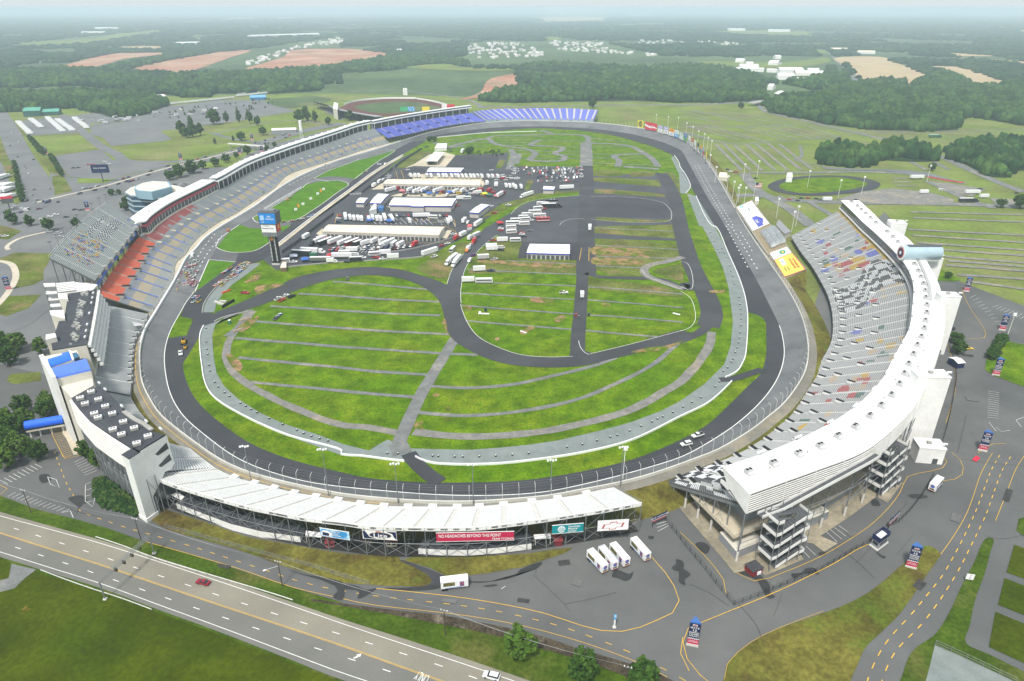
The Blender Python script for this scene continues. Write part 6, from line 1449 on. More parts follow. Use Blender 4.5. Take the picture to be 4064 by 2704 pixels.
adsheet('708,1055 790,1175 1108,1045 1025,938','white advertising sheet with a green and yellow badge on the bleacher',WHT,[('s',[(.5+.30*math.cos(a*.35),.62+.17*math.sin(a*.35))for a in range(18)],M('paint_badge_green',(.02,.30,.20),.6),.08),('s',[(.35,.58),(.7,.58),(.62,.68),(.42,.7)],YEL,.12),('t','Racing',.5,.28,1.5,LBL)])
adsheet('795,1180 985,1490 1365,1355 1125,1052','yellow advertising sheet with red lettering at the near end of the bleacher',M('sheet_yellow',(.80,.60,.10),.6,.04),[('t','RACING WAS BORN HERE.',.5,.82,1.9,RED),('t','RACING BELONGS HERE.',.5,.66,1.9,RED),('s',[(.08,.2),(.45,.2),(.45,.42),(.08,.42)],WHT,.08),('t','NASCAR',.27,.31,1.3,BLU),('t','HALL OF FAME',.68,.36,1.1,NVY),('t','CHARLOTTE NC',.68,.22,1.1,NVY)],M('border_red',(.55,.10,.10),.6))
for k,s in enumerate(('540,690 645,820 720,780 610,655','625,650 735,780 815,745 715,615','715,605 830,745 900,715 795,600','640,830 735,960 825,930 720,800','722,790 825,925 910,890 805,760','812,745 915,890 1000,860 885,720')):
 o=[on_bl(*map(float,q.split(',')))for q in s.split()];t_=thing('hospitality_tent','grey roofed hospitality tent on the middle of the bleacher','tent',tuple(o[0]),0,'grey tents on the bleacher');up=Vector((0,0,2.2));c=sum(o,Vector())/4
 b=MB()
 for i in range(4):q=(i+1)%4;b.face([o[i],o[q],o[q]+up,o[i]+up])
 b.build('wall',LGY,t_);b=MB();a1=(o[0]+o[3])/2+up*1.5;a2=(o[1]+o[2])/2+up*1.5;a1=a1.lerp(a2,.15);a2=a2.lerp(a1,.15)
 b.face([o[0]+up,o[1]+up,a2,a1]);b.face([o[2]+up,o[3]+up,a1,a2]);b.face([o[1]+up,o[2]+up,a2]);b.face([o[3]+up,o[0]+up,a1]);b.build('roof',M('tent_grey',(.28,.30,.31),.7,.1),t_)
plain_block('R 830,520 990,690 1100,640 880,420',4.4,'long cream shed with a grey roof behind the bleacher',WLC,WLG,'shed')
# hoardings round the far right turn
def hoarding(x,y,w,h,label,rows,z=5.2):
 a=P('S',x-w/2,y,z);
 i=near(a);tg=(bank[(i+1)%n]-bank[i-1]);rz=math.atan2(tg.y,tg.x)
 c_=P('S',x,y,z);dep=(c_.y*CS+HC*SN);L=w*(320/2357)*dep/FP/max(.35,abs(math.cos(rz))*1.0+abs(math.sin(rz))*abs(c_.x/c_.y));L=min(max(L,5.5),40);H=h*(320/2357)*dep/FP*1.08
 face=rz if math.cos(rz)>0 else rz+math.pi
 inward=Vector((math.sin(face),-math.cos(face),0))
 t_=thing('hoarding',label,'billboard',tuple(c_),face)
 b=MB()
 for k in range(4):b.tube((-L*.4+L*.8*k/3,.3,-5),(-L*.4+L*.8*k/3,.3,H*.6),.16,5)
 o=b.build('leg',STG,t_);o.location=(0,0,0)
 z0=1.6;hh=H/len(rows)
 for k,(m,txt,tm,extra)in enumerate(rows):
  b=MB();b.box((0,0,z0+H-hh*(k+1)),(L,.3,hh-.08));pn=b.build('panel',m,t_);pn.location=(0,0,0)
  if txt:
   sz=min(hh*.55,L*1.5/max(len(txt),3));o=wtext(txt,(0,0,0),sz,0,tm,'lettering',None,math.pi/2,.01,'CENTER',True);o.parent=pn;o.location=(0,-.2,z0+H-hh*(k+.5));o.rotation_euler=(math.pi/2,0,0)
  if extra:
   pts,em=extra;shape(pn,[(u*L/2,z0+H-hh*(k+1)+v*hh)for u,v in pts],em,-.16)
YL2=M('hoard_yellow',(.80,.68,.03),.6,.04);RD2=M('hoard_red',(.62,.025,.06),.6,.04);GN2=M('hoard_green',(.06,.40,.16),.6,.05);PU2=M('hoard_lilac',(.42,.42,.66),.6,.05);OR2=M('hoard_orange',(.80,.32,.02),.6,.05);PG2=M('hoard_pale_green',(.55,.66,.56),.6,.05)
oval=[(.78*math.cos(a*.35),.5+.42*math.sin(a*.35))for a in range(18)]
hoarding(300,300,160,180,'yellow hoarding with a dark green ring emblem by the far right turn',[(YL2,'CUP',YEL,(oval,M('hoard_dark_green',(.03,.10,.04),.6)))])
hoarding(600,375,345,190,'wide red hoarding with a white swoosh and script by the far right turn',[(RD2,'Coca-Cola',WHT,([(-1,.75),(-.5,.5),(0,.42),(.6,.5),(1,.42),(1,.28),(.5,.36),(0,.25),(-.5,.3),(-1,.45)],WHT))])
HB=[(878,430,140,165,'first lilac over white hoarding with a green mark',[(PU2,'DISTRIBUTION',WHT,None),(WHT,'BB',GN2,None)]),(1045,485,140,180,'second lilac over white hoarding with red writing',[(PU2,'TRAILERS',WHT,None),(WHT,'NAPA',RED,None)]),(1205,540,140,180,'orange over white hoarding with a cross emblem',[(OR2,'Wild',M('hoard_brown',(.18,.07,.01),.6),None),(WHT,'',WHT,([(-.6,.35),(-.5,.6),(-.2,.6),(-.2,.7),(.2,.7),(.2,.6),(.6,.6),(.5,.35),(.2,.35),(.2,.25),(-.2,.25),(-.2,.35)],PU2))]),(1350,590,130,180,'white over teal hoarding',[(WHT,'Southern',TEA,None),(SKB,'Select',WHT,None)]),(1488,650,105,170,'pale green over white hoarding',[(PG2,'LAND',WHT,None),(WHT,'Gate',LBL,None)]),(1605,700,95,190,'dark blue over green and yellow hoarding',[(BLU,'USA',WHT,None),(GN2,'GO',YEL,None)]),(1720,760,85,190,'white hoarding with green lettering in two rows',[(WHT,'HILTI',GN2,None),(WHT,'HOME',GN2,None)]),(1800,840,75,200,'red over white hoarding',[(RD2,'Dodge',WHT,None),(WHT,'RAM',NVY,None)]),(1880,930,70,220,'white hoarding with navy lettering in two rows',[(WHT,'FOOD',NVY,None),(WHT,'LION',NVY,None)]),(1965,1000,65,220,'navy over white hoarding with a red ring',[(NVY,'ROUSH',WHT,None),(WHT,'O',RED,None)]),(2060,1040,70,190,'orange over sky blue hoarding',[(OR2,'',WHT,None),(SKB,'',WHT,None)]),(2130,1110,65,200,'lilac and red hoarding',[(PU2,'',WHT,None),(RD2,'',WHT,None)]),(2210,1260,50,200,'narrow yellow hoarding at the end of the row',[(YL2,'SUN',GN2,None)])]
for x,y,w_,h_,lb,rw in HB:hoarding(x,y,w_,h_,lb+' in the far right turn row',rw)
# gate signs
def gatesign(c,x,y,h,num,lines,label,rz=-.25,w=3.1):
 p=P(c,x,y);t_=thing('gate_sign',label,'sign',tuple(p),rz)
 put=PUT(t_)
 tri=[(-w/2,0),(w/2,0),(0,w*.75)]
 b=MB();b.prism([(a*1.1,d*1.1-.15)for a,d in tri],0,.9);put(b,'base',CNW)
 b=MB();b.prism(tri,.9,h*.30);put(b,'red_panel',CRM)
 b=MB();b.prism([(a,d+.01)for a,d in tri],h*.30,h*.97);pn=put(b,'navy_panel',NVY)
 b=MB();b.prism([(a*1.04,d*1.04-.05)for a,d in tri],h*.97,h*1.02);put(b,'cap',M('sign_cap_blue',(.05,.13,.36),.5,.06))
 b=MB()
 for k in range(10):
  for r in(0,1):
   if(k+r)%2==0:b.box((-w/2+w*(k+.5)/10,-.03,h*.31+r*.22),(w/10,.06,.22))
 put(b,'chequer_band',WHT)
 b=MB();b.box((0,-.03,h*.865),(w*.42,.06,h*.055));put(b,'emblem',WHT);b=MB();b.box((0,-.05,h*.873),(w*.34,.06,h*.035));put(b,'emblem',RED)
 tx=[('GATE',.79,.085),(num,.68,.115)]+[(l_,.59-.075*k,.07)for k,l_ in enumerate(lines)]+[('RESTROOMS',.24,.035),('CONCESSIONS',.19,.035)]
 for s,f,sz in tx:
  o=wtext(s,(0,0,0),h*sz,0,WHT,'lettering',None,math.pi/2,.01,'CENTER',True);o.parent=pn;o.location=(0,-.06,h*f);o.rotation_euler=(math.pi/2,0,0)
  xs=[v.co.x for v in o.data.vertices];wd=max(xs)-min(xs)
  k=min(1.25,w*.88/max(wd,.1));o.scale=(k,1,1)
 return t_
gatesign('I',80,1322,9.3,'12',['DIAMOND','TOWER','SOUTH'],'navy and red gate 12 pylon sign at the bottom edge of the lot')
gatesign('I',1578,788,9.3,'15',['DIAMOND','TOWER','TICKETS'],'navy and red gate 15 pylon sign on the point of the grass island',-.4)
gatesign('F',2070,1540,9.3,'16',['DIAMOND','TOWER'],'navy and red gate 16 pylon sign beside the curved yellow line',-.4)
gatesign('F',2162,1022,9.3,'17',['DIAMOND','TOWER','NORTH'],'navy and red gate 17 pylon sign on the small grass plot',-.4)
gatesign('F',2205,712,9.3,'18',['LOWER'],'navy and red gate 18 pylon sign in the striped lot',-.4)
gatesign('F',1960,446,9.3,'19',['UPPER','TOWER'],'navy and red gate 19 pylon sign nearest the far right field',-.4)
gatesign('D',62,438,9,'7',['SPEEDWAY','CLUB'],'navy and red pylon sign on the grass left of the ramps',.5)
for x,y,lb in((320,1062,'by the striped car park'),(1245,1104,'at the corner of the mown lot'),(1650,1062,'beside the footbridge road'),(1802,1050,'nearest the colonnade roof'),(1735,966,'beside the row of white trailers'),(605,1450,'near the glass offices')):gatesign('A',x,y,8,'6',['LOT'],'small far navy and red pylon sign '+lb,.3,3.4)
def entry_sign(c,x0,y0,x1,y1,h,label,txt):
 a,e=P(c,x0,y0),P(c,x1,y1);d=e-a;rz=math.atan2(d.y,d.x);L=d.length;t_=thing('entrance_sign',label,'sign',tuple((a+e)/2),rz)
 put=PUT(t_)
 for s in(-1,1):b=MB();b.tube((s*L*.47,0,0),(s*L*.47,0,h),.13,6);put(b,'post',BLK)
 b=MB();b.box((0,-.05,h-2.0),(L,.25,1.5));pn=put(b,'panel',NVY);b=MB();b.box((0,-.05,h-2.7),(L,.25,.45));put(b,'stripe',CRM);b=MB();b.box((0,-.05,h-2.22),(L,.26,.16));put(b,'white_stripe',WHT)
 o=wtext(txt,(0,0,0),.85,0,WHT,'lettering',None,math.pi/2,.01,'CENTER',True);o.parent=pn;o.location=(0,-.2,h-1.25);o.rotation_euler=(math.pi/2,0,0)
entry_sign('H',2143,510,2237,468,5.2,'navy and red entrance sign on two posts between the two stands','GATE 14 ENTRANCE')
entry_sign('I',1420,525,1478,470,5.2,'navy and red entrance sign on two posts above the ticket kiosk','GATE 15 ENTRANCE')
p=P('I',1975,880);t_=thing('lot_sign','small white directional sign on the narrow grass strip','sign',tuple(p),-.2);b=MB();b.box((0,0,1.0),(2.3,.12,2.2));o=b.build('panel',WHT,t_);o.location=(0,0,0)
for s in(-.9,.9):b=MB();b.tube((s,.1,0),(s,.1,2.5),.06,5);o=b.build('post',STG,t_);o.location=(0,0,0)
for tx,z in(('3',2.6),('Z',1.6)):o=wtext(tx,(0,0,0),.8,0,BLK,'lettering',None,math.pi/2,.01);o.parent=t_;o.location=(0,-.1,z);o.rotation_euler=(math.pi/2,0,0)
b=MB();q=G('I 2000,48 2030,62 2055,35 2025,20');b.prism([(v.x,v.y)for v in q],.3,.42);t_=b.build('sign_panel',RD2);tag(t_,'red and white sign board lying near the yellow dashed lane','sign')
p=P('H',1885,1198);t_=thing('blue_kiosk_post','slender white and blue information post in the trailer lot','post',tuple(p));
for s,z0,z1,m,nm in((1.0,0,.35,CNW,'base'),(.45,.35,3.6,WHT,'column'),(.7,3.6,5.0,SKB,'head')):b=MB();b.box((0,0,z0),(s,s*.8,z1-z0));o=b.build(nm,m,t_);o.location=(0,0,0)
p=P('A',712,1255);t_=thing('billboard','dark navy roadside billboard on a single post at upper left','billboard',tuple(p),.15);b=MB();b.tube((0,0,0),(0,0,12),.6,8);o=b.build('post',STD,t_);o.location=(0,0,0);b=MB();b.box((0,0,10),(17,1.2,8.5));o=b.build('panel',NVY,t_);o.location=(0,0,0)
o=wtext('Bank of Granite',(0,0,0),1.9,0,WHT,'lettering',None,math.pi/2,.01);o.parent=t_;o.location=(0,-.75,15);o.rotation_euler=(math.pi/2,0,0)
p=P('A',72,1450);t_=thing('billboard','red topped billboard beside the cross roads at far left','billboard',tuple(p),.4);b=MB();b.tube((0,0,0),(0,0,8),.5,8);o=b.build('post',STD,t_);o.location=(0,0,0);b=MB();b.box((0,0,7),(9,1,4));o=b.build('panel',STD,t_);o.location=(0,0,0);b=MB();b.box((0,0,11),(9.4,1.1,2));o=b.build('header',RD2,t_);o.location=(0,0,0)
# lamp posts
def lamp(p,h,label,group,heads=4,rz=0.0):
 t_=thing('light_pole',label,'light pole',tuple(p),rz,group);put=PUT(t_)
 b=MB();b.tube((0,0,0),(0,0,h),.20,8,r2=.11);put(b,'pole',STG)
 b=MB();b.beam((-1.6,0,h+.1),(1.6,0,h+.1),.12,.14);put(b,'crossbar',STG)
 for k in range(heads):b=MB();b.box((-1.4+2.8*k/max(heads-1,1),-.2,h-.35+.25*(k%2)),(.62,.6,.5));put(b,'lamp',WHT)
 return t_
lp=[('G',1735,222,18.3,'first'),('G',2262,298,21.5,'second'),('H',400,348,18.3,'third'),('H',917,360,18.7,'fourth'),('H',1448,302,17.1,'fifth'),('H',1925,238,18.9,'sixth')]
for c,x,y,h,nm in lp:lamp(P(c,x,y,5.0),h-.6,nm+' tall light pole from the left in front of the near turn','light poles along the near turn')
t0=thing('light_pole','x','light pole',(0,0,0),0,'slim light poles along the right-hand straight')
b=MB();b.tube((0,0,0),(0,0,17),.2,6,r2=.12);b.build('pole',STW,t0);b=MB();b.box((0,0,16.4),(1.6,.9,1.5));b.build('lamp',WHT,t0)
first=True
for s in('S 750,230','S 1095,300','S 1385,330','S 1630,500','S 1810,620','S 1968,760','S 2140,850','S 2245,970','S 2350,1080','C 195,1170','C 235,1260','C 315,1330','C 355,1370','C 395,1395','C 430,1240','C 790,1555','C 1080,1360','C 1240,1335','C 870,1290','C 1690,1250','C 525,1215','R 100,180','R 235,180','R 830,400','R 1110,660','H 1940,220','F 2225,800'):
 p=G(s)[0];r=t0 if first else dup(t0,p,0);r.location=p;first=False;r['label']='slim white light pole with a boxy white lamp beyond the right-hand straight'
a=P('G',725,1005);c=P('G',1062,690);t_=thing('signal_gantry','lattice gantry across the highway with four dark lane signals','gantry',tuple(a))
tops=[]
for p in(a,c):b=MB();b.tube(p,p+Vector((0,0,7.4)),.22,8);b.build('post',STG,t_);tops.append(p+Vector((0,0,7.2)));b=MB();b.box(p,(1,1,.5));b.build('footing',CNW,t_)
b=MB();d=(tops[1]-tops[0]);dn=d.normalized();sd=Vector((-dn.y,dn.x,0))*.45
for s in(-1,1):
 for z in(0,.9):b.tube(tops[0]+sd*s+Vector((0,0,z)),tops[1]+sd*s+Vector((0,0,z)),.07,5)
N_=22
for k in range(N_):
 p=tops[0]+d*(k/N_);q=tops[0]+d*((k+1)/N_)
 for s in(-1,1):b.tube(p+sd*s,q+sd*s+Vector((0,0,.9)),.04,4)
 b.tube(p+sd,q-sd,.04,4);b.tube(p+sd+Vector((0,0,.9)),q-sd+Vector((0,0,.9)),.04,4)
b.build('lattice_beam',STG,t_)
for f in(.30,.46,.62,.78):p=tops[0]+d*f;b=MB();b.box(p+Vector((0,0,-1.3)),(1.0,.5,1.2),math.atan2(dn.y,dn.x)+math.pi/2);o=b.build('lane_signal',M('signal_case',(.09,.075,.04),.6,.2),t_)
up=[('G',-120,250),('G',215,408),('G',975,610),('G',1943,912),('H',725,1255),('H',1960,1650)]
tops=[]
for k,(c_,x,y)in enumerate(up):
 p=P(c_,x,y);h=10.5;t_=thing('utility_pole',['leftmost dark utility pole by the bay-marked car park','dark utility pole between the car park and the highway verge','dark utility pole with white insulators beside the dark paved apron','dark utility pole with a curved lamp arm beside the service road','dark utility pole with a crossarm above the ditch','dark utility pole near the bottom edge of the picture'][k],'utility pole',tuple(p))
 put=PUT(t_)
 b=MB();b.tube((0,0,0),(0,0,h),.17,7,r2=.11);put(b,'pole',M('pole_wood',(.075,.06,.045),.9,.2));b=MB();b.beam((-1.1,.3,h-.4),(1.1,-.3,h-.4),.12,.14);put(b,'crossarm',STG)
 for s in(-.9,0,.9):b=MB();b.box((s,-.3*s,h-.4),(.22,.22,.4));put(b,'insulator',WHT)
 if k==3:
  b=MB();b.tube((0,0,h-2),(-3.5,-2.2,h-1.6),.05,4);put(b,'lamp_arm',STW);b=MB();b.box((-3.6,-2.25,h-1.75),(.9,.35,.22),.5);put(b,'lamp',WHT)
 tops.append(p+Vector((0,0,h)))
for k,(a,c)in enumerate(zip(tops,tops[1:])):
 b=MB()
 for off in(-.9,0,.9):
  pr=None
  for i in range(13):
   f=i/12;q=a.lerp(c,f)+Vector((off,-.3*off,-1.6*4*f*(1-f)));
   if pr is not None:b.tube(pr,q,.022,3,cap=False)
   pr=q
 tag(b.build('power_line',M('wire_grey',(.25,.25,.25),.5)),'three sagging power wires on span %s of the utility poles along the service road'%['one','two','three','four','five'][k],'power line')
p=P('A',2080,968);t_=thing('water_tower','slim white water tower on legs behind the long colonnade','water tower',tuple(p));put=PUT(t_)
b=MB();b.tube((0,0,13),(0,0,27),2.1,14);put(b,'tank',WHT)
for a in range(4):b=MB();b.tube((2.6*math.cos(a*1.57+.7),2.6*math.sin(a*1.57+.7),0),(1.7*math.cos(a*1.57+.7),1.7*math.sin(a*1.57+.7),13),.25,5);put(b,'leg',STW)
for x,nm in((442,'left'),(457,'right')):
 p=P('B',x,655);t_=thing('silo','tall white silo beyond the clay oval, '+('with the tan pipe' if nm=='left' else 'on the side of the machines'),'silo',tuple(p));b=MB();b.tube((0,0,0),(0,0,13),2.3,14);o=b.build('tank',WHT,t_);o.location=(0,0,0);b=MB();b.tube((0,0,13),(0,0,14),2.3,14,r2=.6);o=b.build('cap',STW,t_);o.location=(0,0,0)
 if nm=='left':b=MB();b.tube((-2.7,-1,0),(-2.7,-1,11),.4,6);o=b.build('pipe',M('pipe_tan',(.45,.35,.22),.7),t_);o.location=(0,0,0)
t0=thing('light_fixture','small dark ground light box on the grey gravel strip','ground light',(0,0,0),0,'ground light boxes on the gravel strip');b=MB();b.box((0,0,0),(.7,.7,.6));b.build('case',BLK,t0);b=MB();b.box((0,0,.6),(.4,.4,.2));b.build('lens',WHT,t0)
first=True
for s in('D 1420,705 1420,800 1425,850 1430,885 1440,960 1445,1000 1478,1078 1503,1110 1547,1150 1580,1175 1655,1222 1692,1243 1730,1265 1770,1286 1853,1328 1947,1368 2043,1408 2090,1430 2143,1450 2200,1466 2258,1482 H 325,8 398,10 637,26 675,28 788,32 843,32 957,30 1070,26 1184,18 1296,8 E 1560,1525 1665,1506 1765,1480 1858,1456 1905,1443 1990,1412 2068,1380 2145,1350 2182,1330 2218,1315 2288,1285 F 18,1245 78,1212 140,1180 238,1105 268,1072 293,1000 323,975 347,935 360,915 375,870 388,838 397,803 403,770 408,735 413,685 415,640 415,605 412,575 408,540 403,490 370,400 360,345 345,310 340,275 325,215 300,185 285,155 268,183 255,160 235,105 215,75 205,45',):
 for p in G(s):r=t0 if first else dup(t0,(p.x,p.y,INF_Z-.1),0);r.location=(p.x,p.y,INF_Z-.1);first=False
bpy.data.scenes.remove(TXS)
# vehicles
CARP=MC('car_paint',.3,.5,.02);TYR=M('tyre',(.015,.015,.016),.9);GLV=M('car_glass',(.02,.025,.03),.08,.05,1,3,spec=.6);CHR=M('hub_metal',(.35,.35,.36),.4,.05,1,3,metal=.5)
def side_loft(b,prof,w,mi,col,inset=.12):
 """closed car body from a side outline (x,z), tucked in towards the top"""
 zs=[z for _,z in prof];z0,z1=min(zs),max(zs);hw=lambda z:w/2*(1-inset*((z-z0)/(z1-z0+1e-6))**2)
 L=[(x,hw(z),z)for x,z in prof];Rr=[(x,-hw(z),z)for x,z in prof];m=len(prof)
 b.face(L,mi,col);b.face(Rr[::-1],mi,col)
 for i in range(m):k=(i+1)%m;b.face([L[k],L[i],Rr[i],Rr[k]],mi,col)
def veh_parts(kind,col,race=None):
 """returns {part: MB}; x forward, origin at the middle on the ground"""
 P_={}
 def g(n):
  if n not in P_:P_[n]=MB()
  return P_[n]
 def wheels(xs,y,r=.33,wd=.24):
  for x in xs:
   for s in(-1,1):w_=MB();w_.tube((x,s*(y-wd/2),r),(x,s*(y+wd/2),r),r,10,2);w_.tube((x,s*(y+wd/2-.02),r),(x,s*(y+wd/2+.03),r),r*.5,8,3);P_['wheel%d%d'%(x*10,s)]=w_
 if kind=='car':
  side_loft(g('body'),[(-2.3,.35),(2.3,.35),(2.35,.6),(2.2,.78),(1.0,.92),(-1.5,.95),(-2.25,.9),(-2.35,.6)],1.8,0,col,.06)
  side_loft(g('cabin'),[(-1.75,.93),(1.05,.92),(.25,1.36),(-.2,1.42),(-1.0,1.40)],1.55,1,None,.16)
  side_loft(g('roof'),[(-.98,1.40),(.22,1.36),(-.1,1.45),(-.8,1.45)],1.32,0,col,.05);wheels((-1.4,1.4),.82)
 elif kind=='suv':
  side_loft(g('body'),[(-2.35,.4),(2.35,.4),(2.4,.75),(2.2,1.0),(1.1,1.1),(-2.35,1.12),(-2.42,.7)],1.92,0,col,.05)
  side_loft(g('cabin'),[(-2.2,1.1),(1.1,1.1),(.55,1.62),(-1.9,1.68)],1.72,1,None,.13);side_loft(g('roof'),[(-1.92,1.67),(.5,1.61),(.3,1.72),(-1.8,1.75)],1.5,0,col,.04);wheels((-1.5,1.5),.87,.38)
 elif kind=='pickup':
  side_loft(g('body'),[(-2.8,.5),(2.8,.5),(2.85,.85),(2.65,1.08),(1.4,1.15),(.95,1.18),(-.75,1.18),(-.8,1.1),(-2.8,1.1)],1.98,0,col,.04)
  side_loft(g('cabin'),[(-.75,1.17),(1.35,1.15),(.8,1.72),(-.55,1.76)],1.75,1,None,.14);side_loft(g('roof'),[(-.55,1.75),(.75,1.71),(.6,1.82),(-.45,1.84)],1.5,0,col,.04)
  g('bed').box((-1.8,0,1.1),(1.85,1.6,.02),0,2);wheels((-1.8,1.85),.9,.4,.28)
 elif kind=='van':
  side_loft(g('body'),[(-2.7,.4),(2.7,.4),(2.75,.9),(2.3,1.15),(1.7,2.0),(-2.6,2.1),(-2.75,1.0)],2.0,0,col,.08)
  side_loft(g('windows'),[(-2.4,1.2),(2.1,1.2),(1.72,1.85),(-2.4,1.9)],1.99,1,None,.06);wheels((-1.7,1.8),.9,.38)
 elif kind=='race_car':
  c2=race or(.8,.8,.8)
  side_loft(g('body'),[(-2.1,.22),(2.2,.2),(2.3,.35),(2.0,.55),(.9,.72),(-1.4,.78),(-2.1,.8),(-2.2,.45)],1.9,0,col,.05)
  side_loft(g('cabin'),[(-1.3,.76),(.75,.72),(.1,1.12),(-.7,1.15)],1.4,1,None,.16);side_loft(g('roof'),[(-.72,1.13),(.1,1.1),(-.05,1.2),(-.6,1.2)],1.1,0,c2,.03)
  g('spoiler').box((-2.15,0,.8),(.12,1.7,.25),0,0,c2);g('hood').box((1.35,0,.69),(.9,1.2,.05),0,0,c2);wheels((-1.3,1.35),.85,.34,.26)
 elif kind=='trailer':
  g('box').box((0,0,.9),(8.4,2.5,2.7),0,0,col);g('roof').box((0,0,3.6),(8.46,2.56,.08),0,0,(.78,.78,.77));g('rear_door').box((-4.22,0,1.0),(.06,2.3,2.4),0,0,tuple(min(.85,c*1.02)for c in col))
  g('hitch').box((4.9,0,.75),(1.4,.25,.2),0,2);g('side_door').box((2.6,-1.27,1.0),(.9,.05,1.9),0,0,tuple(c*.85 for c in col));wheels((-1.6,-.5),1.15,.4,.25)
 elif kind=='big_trailer':
  g('box').box((0,0,1.1),(14.6,2.6,2.95),0,0,col);g('roof').box((0,0,4.05),(14.66,2.66,.08),0,0,(.78,.78,.77));g('stripe').box((0,0,1.12),(14.64,2.64,.5),0,0,race or tuple(c*.7 for c in col));wheels((-5.6,-4.5),1.15,.48,.3);g('landing_leg').box((4.6,0,0),(.3,1.8,1.1),0,2)
 elif kind=='semi':
  g('trailer_box').box((-3.6,0,1.15),(13.4,2.6,2.9),0,0,col);g('trailer_roof').box((-3.6,0,4.05),(13.46,2.66,.08),0,0,(.78,.78,.77));c2=race or col
  side_loft(g('cab'),[(4.0,.9),(8.6,.7),(8.7,1.4),(8.4,2.0),(7.2,2.15),(6.7,3.2),(6.2,3.7),(4.0,3.7)],2.4,0,c2,.06);side_loft(g('windscreen'),[(6.5,2.2),(7.22,2.16),(6.72,3.15),(6.4,3.2)],2.42,1,None,.02);g('chassis').box((2.0,0,.65),(12,1.0,.4),0,2);wheels((-8.2,-7.0,3.4,4.6,7.6),1.12,.5,.3)
 elif kind in('motorhome','bus'):
  L=11.5 if kind=='bus' else 8.6;h=3.4 if kind=='bus' else 3.1
  side_loft(g('body'),[(-L/2,.45),(L/2,.45),(L/2+.1,1.4),(L/2-.3,h),(-L/2,h),(-L/2-.05,1.5)],2.55,0,col,.04)
  g('window_band').box((0,0,h*.56),(L*.9,2.56,.85),0,1);side_loft(g('windscreen'),[(L/2-.02,1.3),(L/2+.13,1.35),(L/2-.12,h*.88),(L/2-.3,h*.88)],2.3,1,None,.02)
  g('stripe').box((0,0,.8),(L*.98,2.57,.5),0,0,race or(.45,.4,.33));g('roof_unit').box((-1,0,h-.02),(1.2,.9,.35),0,0,(.7,.7,.69));g('roof_unit2').box((2.2,0,h-.02),(1.2,.9,.35),0,0,(.7,.7,.69));wheels((-L*.28,L*.33),1.1,.48,.3)
 elif kind=='box_truck':
  g('box').box((-1.4,0,.95),(5.2,2.4,2.6),0,0,col);side_loft(g('cab'),[(1.3,.5),(3.6,.5),(3.65,1.2),(3.2,1.4),(2.7,2.2),(1.3,2.3)],2.1,0,race or col,.08);side_loft(g('windows'),[(1.6,1.35),(3.15,1.4),(2.72,2.05),(1.6,2.1)],2.08,1,None,.05);wheels((-2.4,2.6),.95,.42,.28)
 elif kind=='tent':
  for x in(-2.4,2.4):
   for y in(-2.4,2.4):w_=MB();w_.tube((x,y,0),(x,y,2.3),.06,5,2);P_['leg%d%d'%(x,y)]=w_
  r=g('roof');pk=(0,0,3.4);cs=[(-2.7,-2.7,2.2),(2.7,-2.7,2.2),(2.7,2.7,2.2),(-2.7,2.7,2.2)]
  for i in range(4):r.face([cs[i],cs[(i+1)%4],pk],0,col);a,c_=cs[i],cs[(i+1)%4];r.face([(a[0],a[1],1.85),(c_[0],c_[1],1.85),c_,a],0,col)
 return P_
VM={};VP={}
VMATS=[CARP,GLV,TYR,CHR]
def vmesh(kind,col,race=None):
 k=(kind,col,race)
 if k not in VM:
  b=MB()
  for part in veh_parts(kind,col,race).values():
   n0=len(b.v);b.v+=part.v;b.f+=[tuple(i+n0 for i in f)for f in part.f];b.m+=part.m;b.c+=part.c
  b.c=[c if c is not None else(1,1,1)for c in b.c]
  o=b.build(kind,VMATS);VM[k]=o.data;bpy.data.objects.remove(o)
 return VM[k]
NAMES={'car':'parked_car','suv':'parked_suv','pickup':'pickup_truck','van':'parked_van','race_car':'race_car','trailer':'trailer','big_trailer':'long_trailer','semi':'semi_truck','motorhome':'motorhome','bus':'coach_bus','box_truck':'box_truck','tent':'canopy_tent'}
CATS={'car':'car','suv':'car','pickup':'pickup truck','van':'van','race_car':'race car','trailer':'trailer','big_trailer':'trailer','semi':'truck','motorhome':'motorhome','bus':'bus','box_truck':'truck','tent':'tent'}
def put1(kind,col,p,rz,label,group=None,race=None,sc_=1.0,name=None):
 """small far vehicle, one mesh"""
 o=bpy.data.objects.new(name or NAMES[kind],vmesh(kind,col,race));COL.objects.link(o);o.location=p;o.rotation_euler=(0,0,rz)
 if sc_!=1:o.scale=(sc_,)*3
 return tag(o,label,CATS[kind],group)
def putp(kind,col,p,rz,label,group=None,race=None,sx=1.0,name=None):
 """vehicle with its parts as children"""
 k=(kind,col,race)
 if k not in VP:
  d={}
  for pn,b in veh_parts(kind,col,race).items():
   b.c=[c if c is not None else(1,1,1)for c in b.c];nm='wheel' if pn.startswith('wheel')else 'leg' if(kind=='tent' and pn.startswith('leg'))else pn.rstrip('0123456789')
   o=b.build(nm,VMATS);d[pn]=(nm,o.data);bpy.data.objects.remove(o)
  VP[k]=d
 t_=thing(name or NAMES[kind],label,CATS[kind],tuple(p),rz,group)
 for pn,(nm,me)in VP[k].items():o=bpy.data.objects.new(nm,me);COL.objects.link(o);o.parent=t_
 if sx!=1:t_.scale=(sx,1,1)
 return t_
WH=(.74,.74,.73);SI=(.42,.43,.44);BK=(.02,.02,.023);RE=(.42,.02,.025);DB=(.03,.045,.12);GY=(.14,.145,.15);TN=(.42,.36,.26);GN=(.03,.14,.07);MB_=(.10,.012,.02);BU=(.03,.12,.45);YE=(.70,.50,.03);OR=(.65,.16,.02)
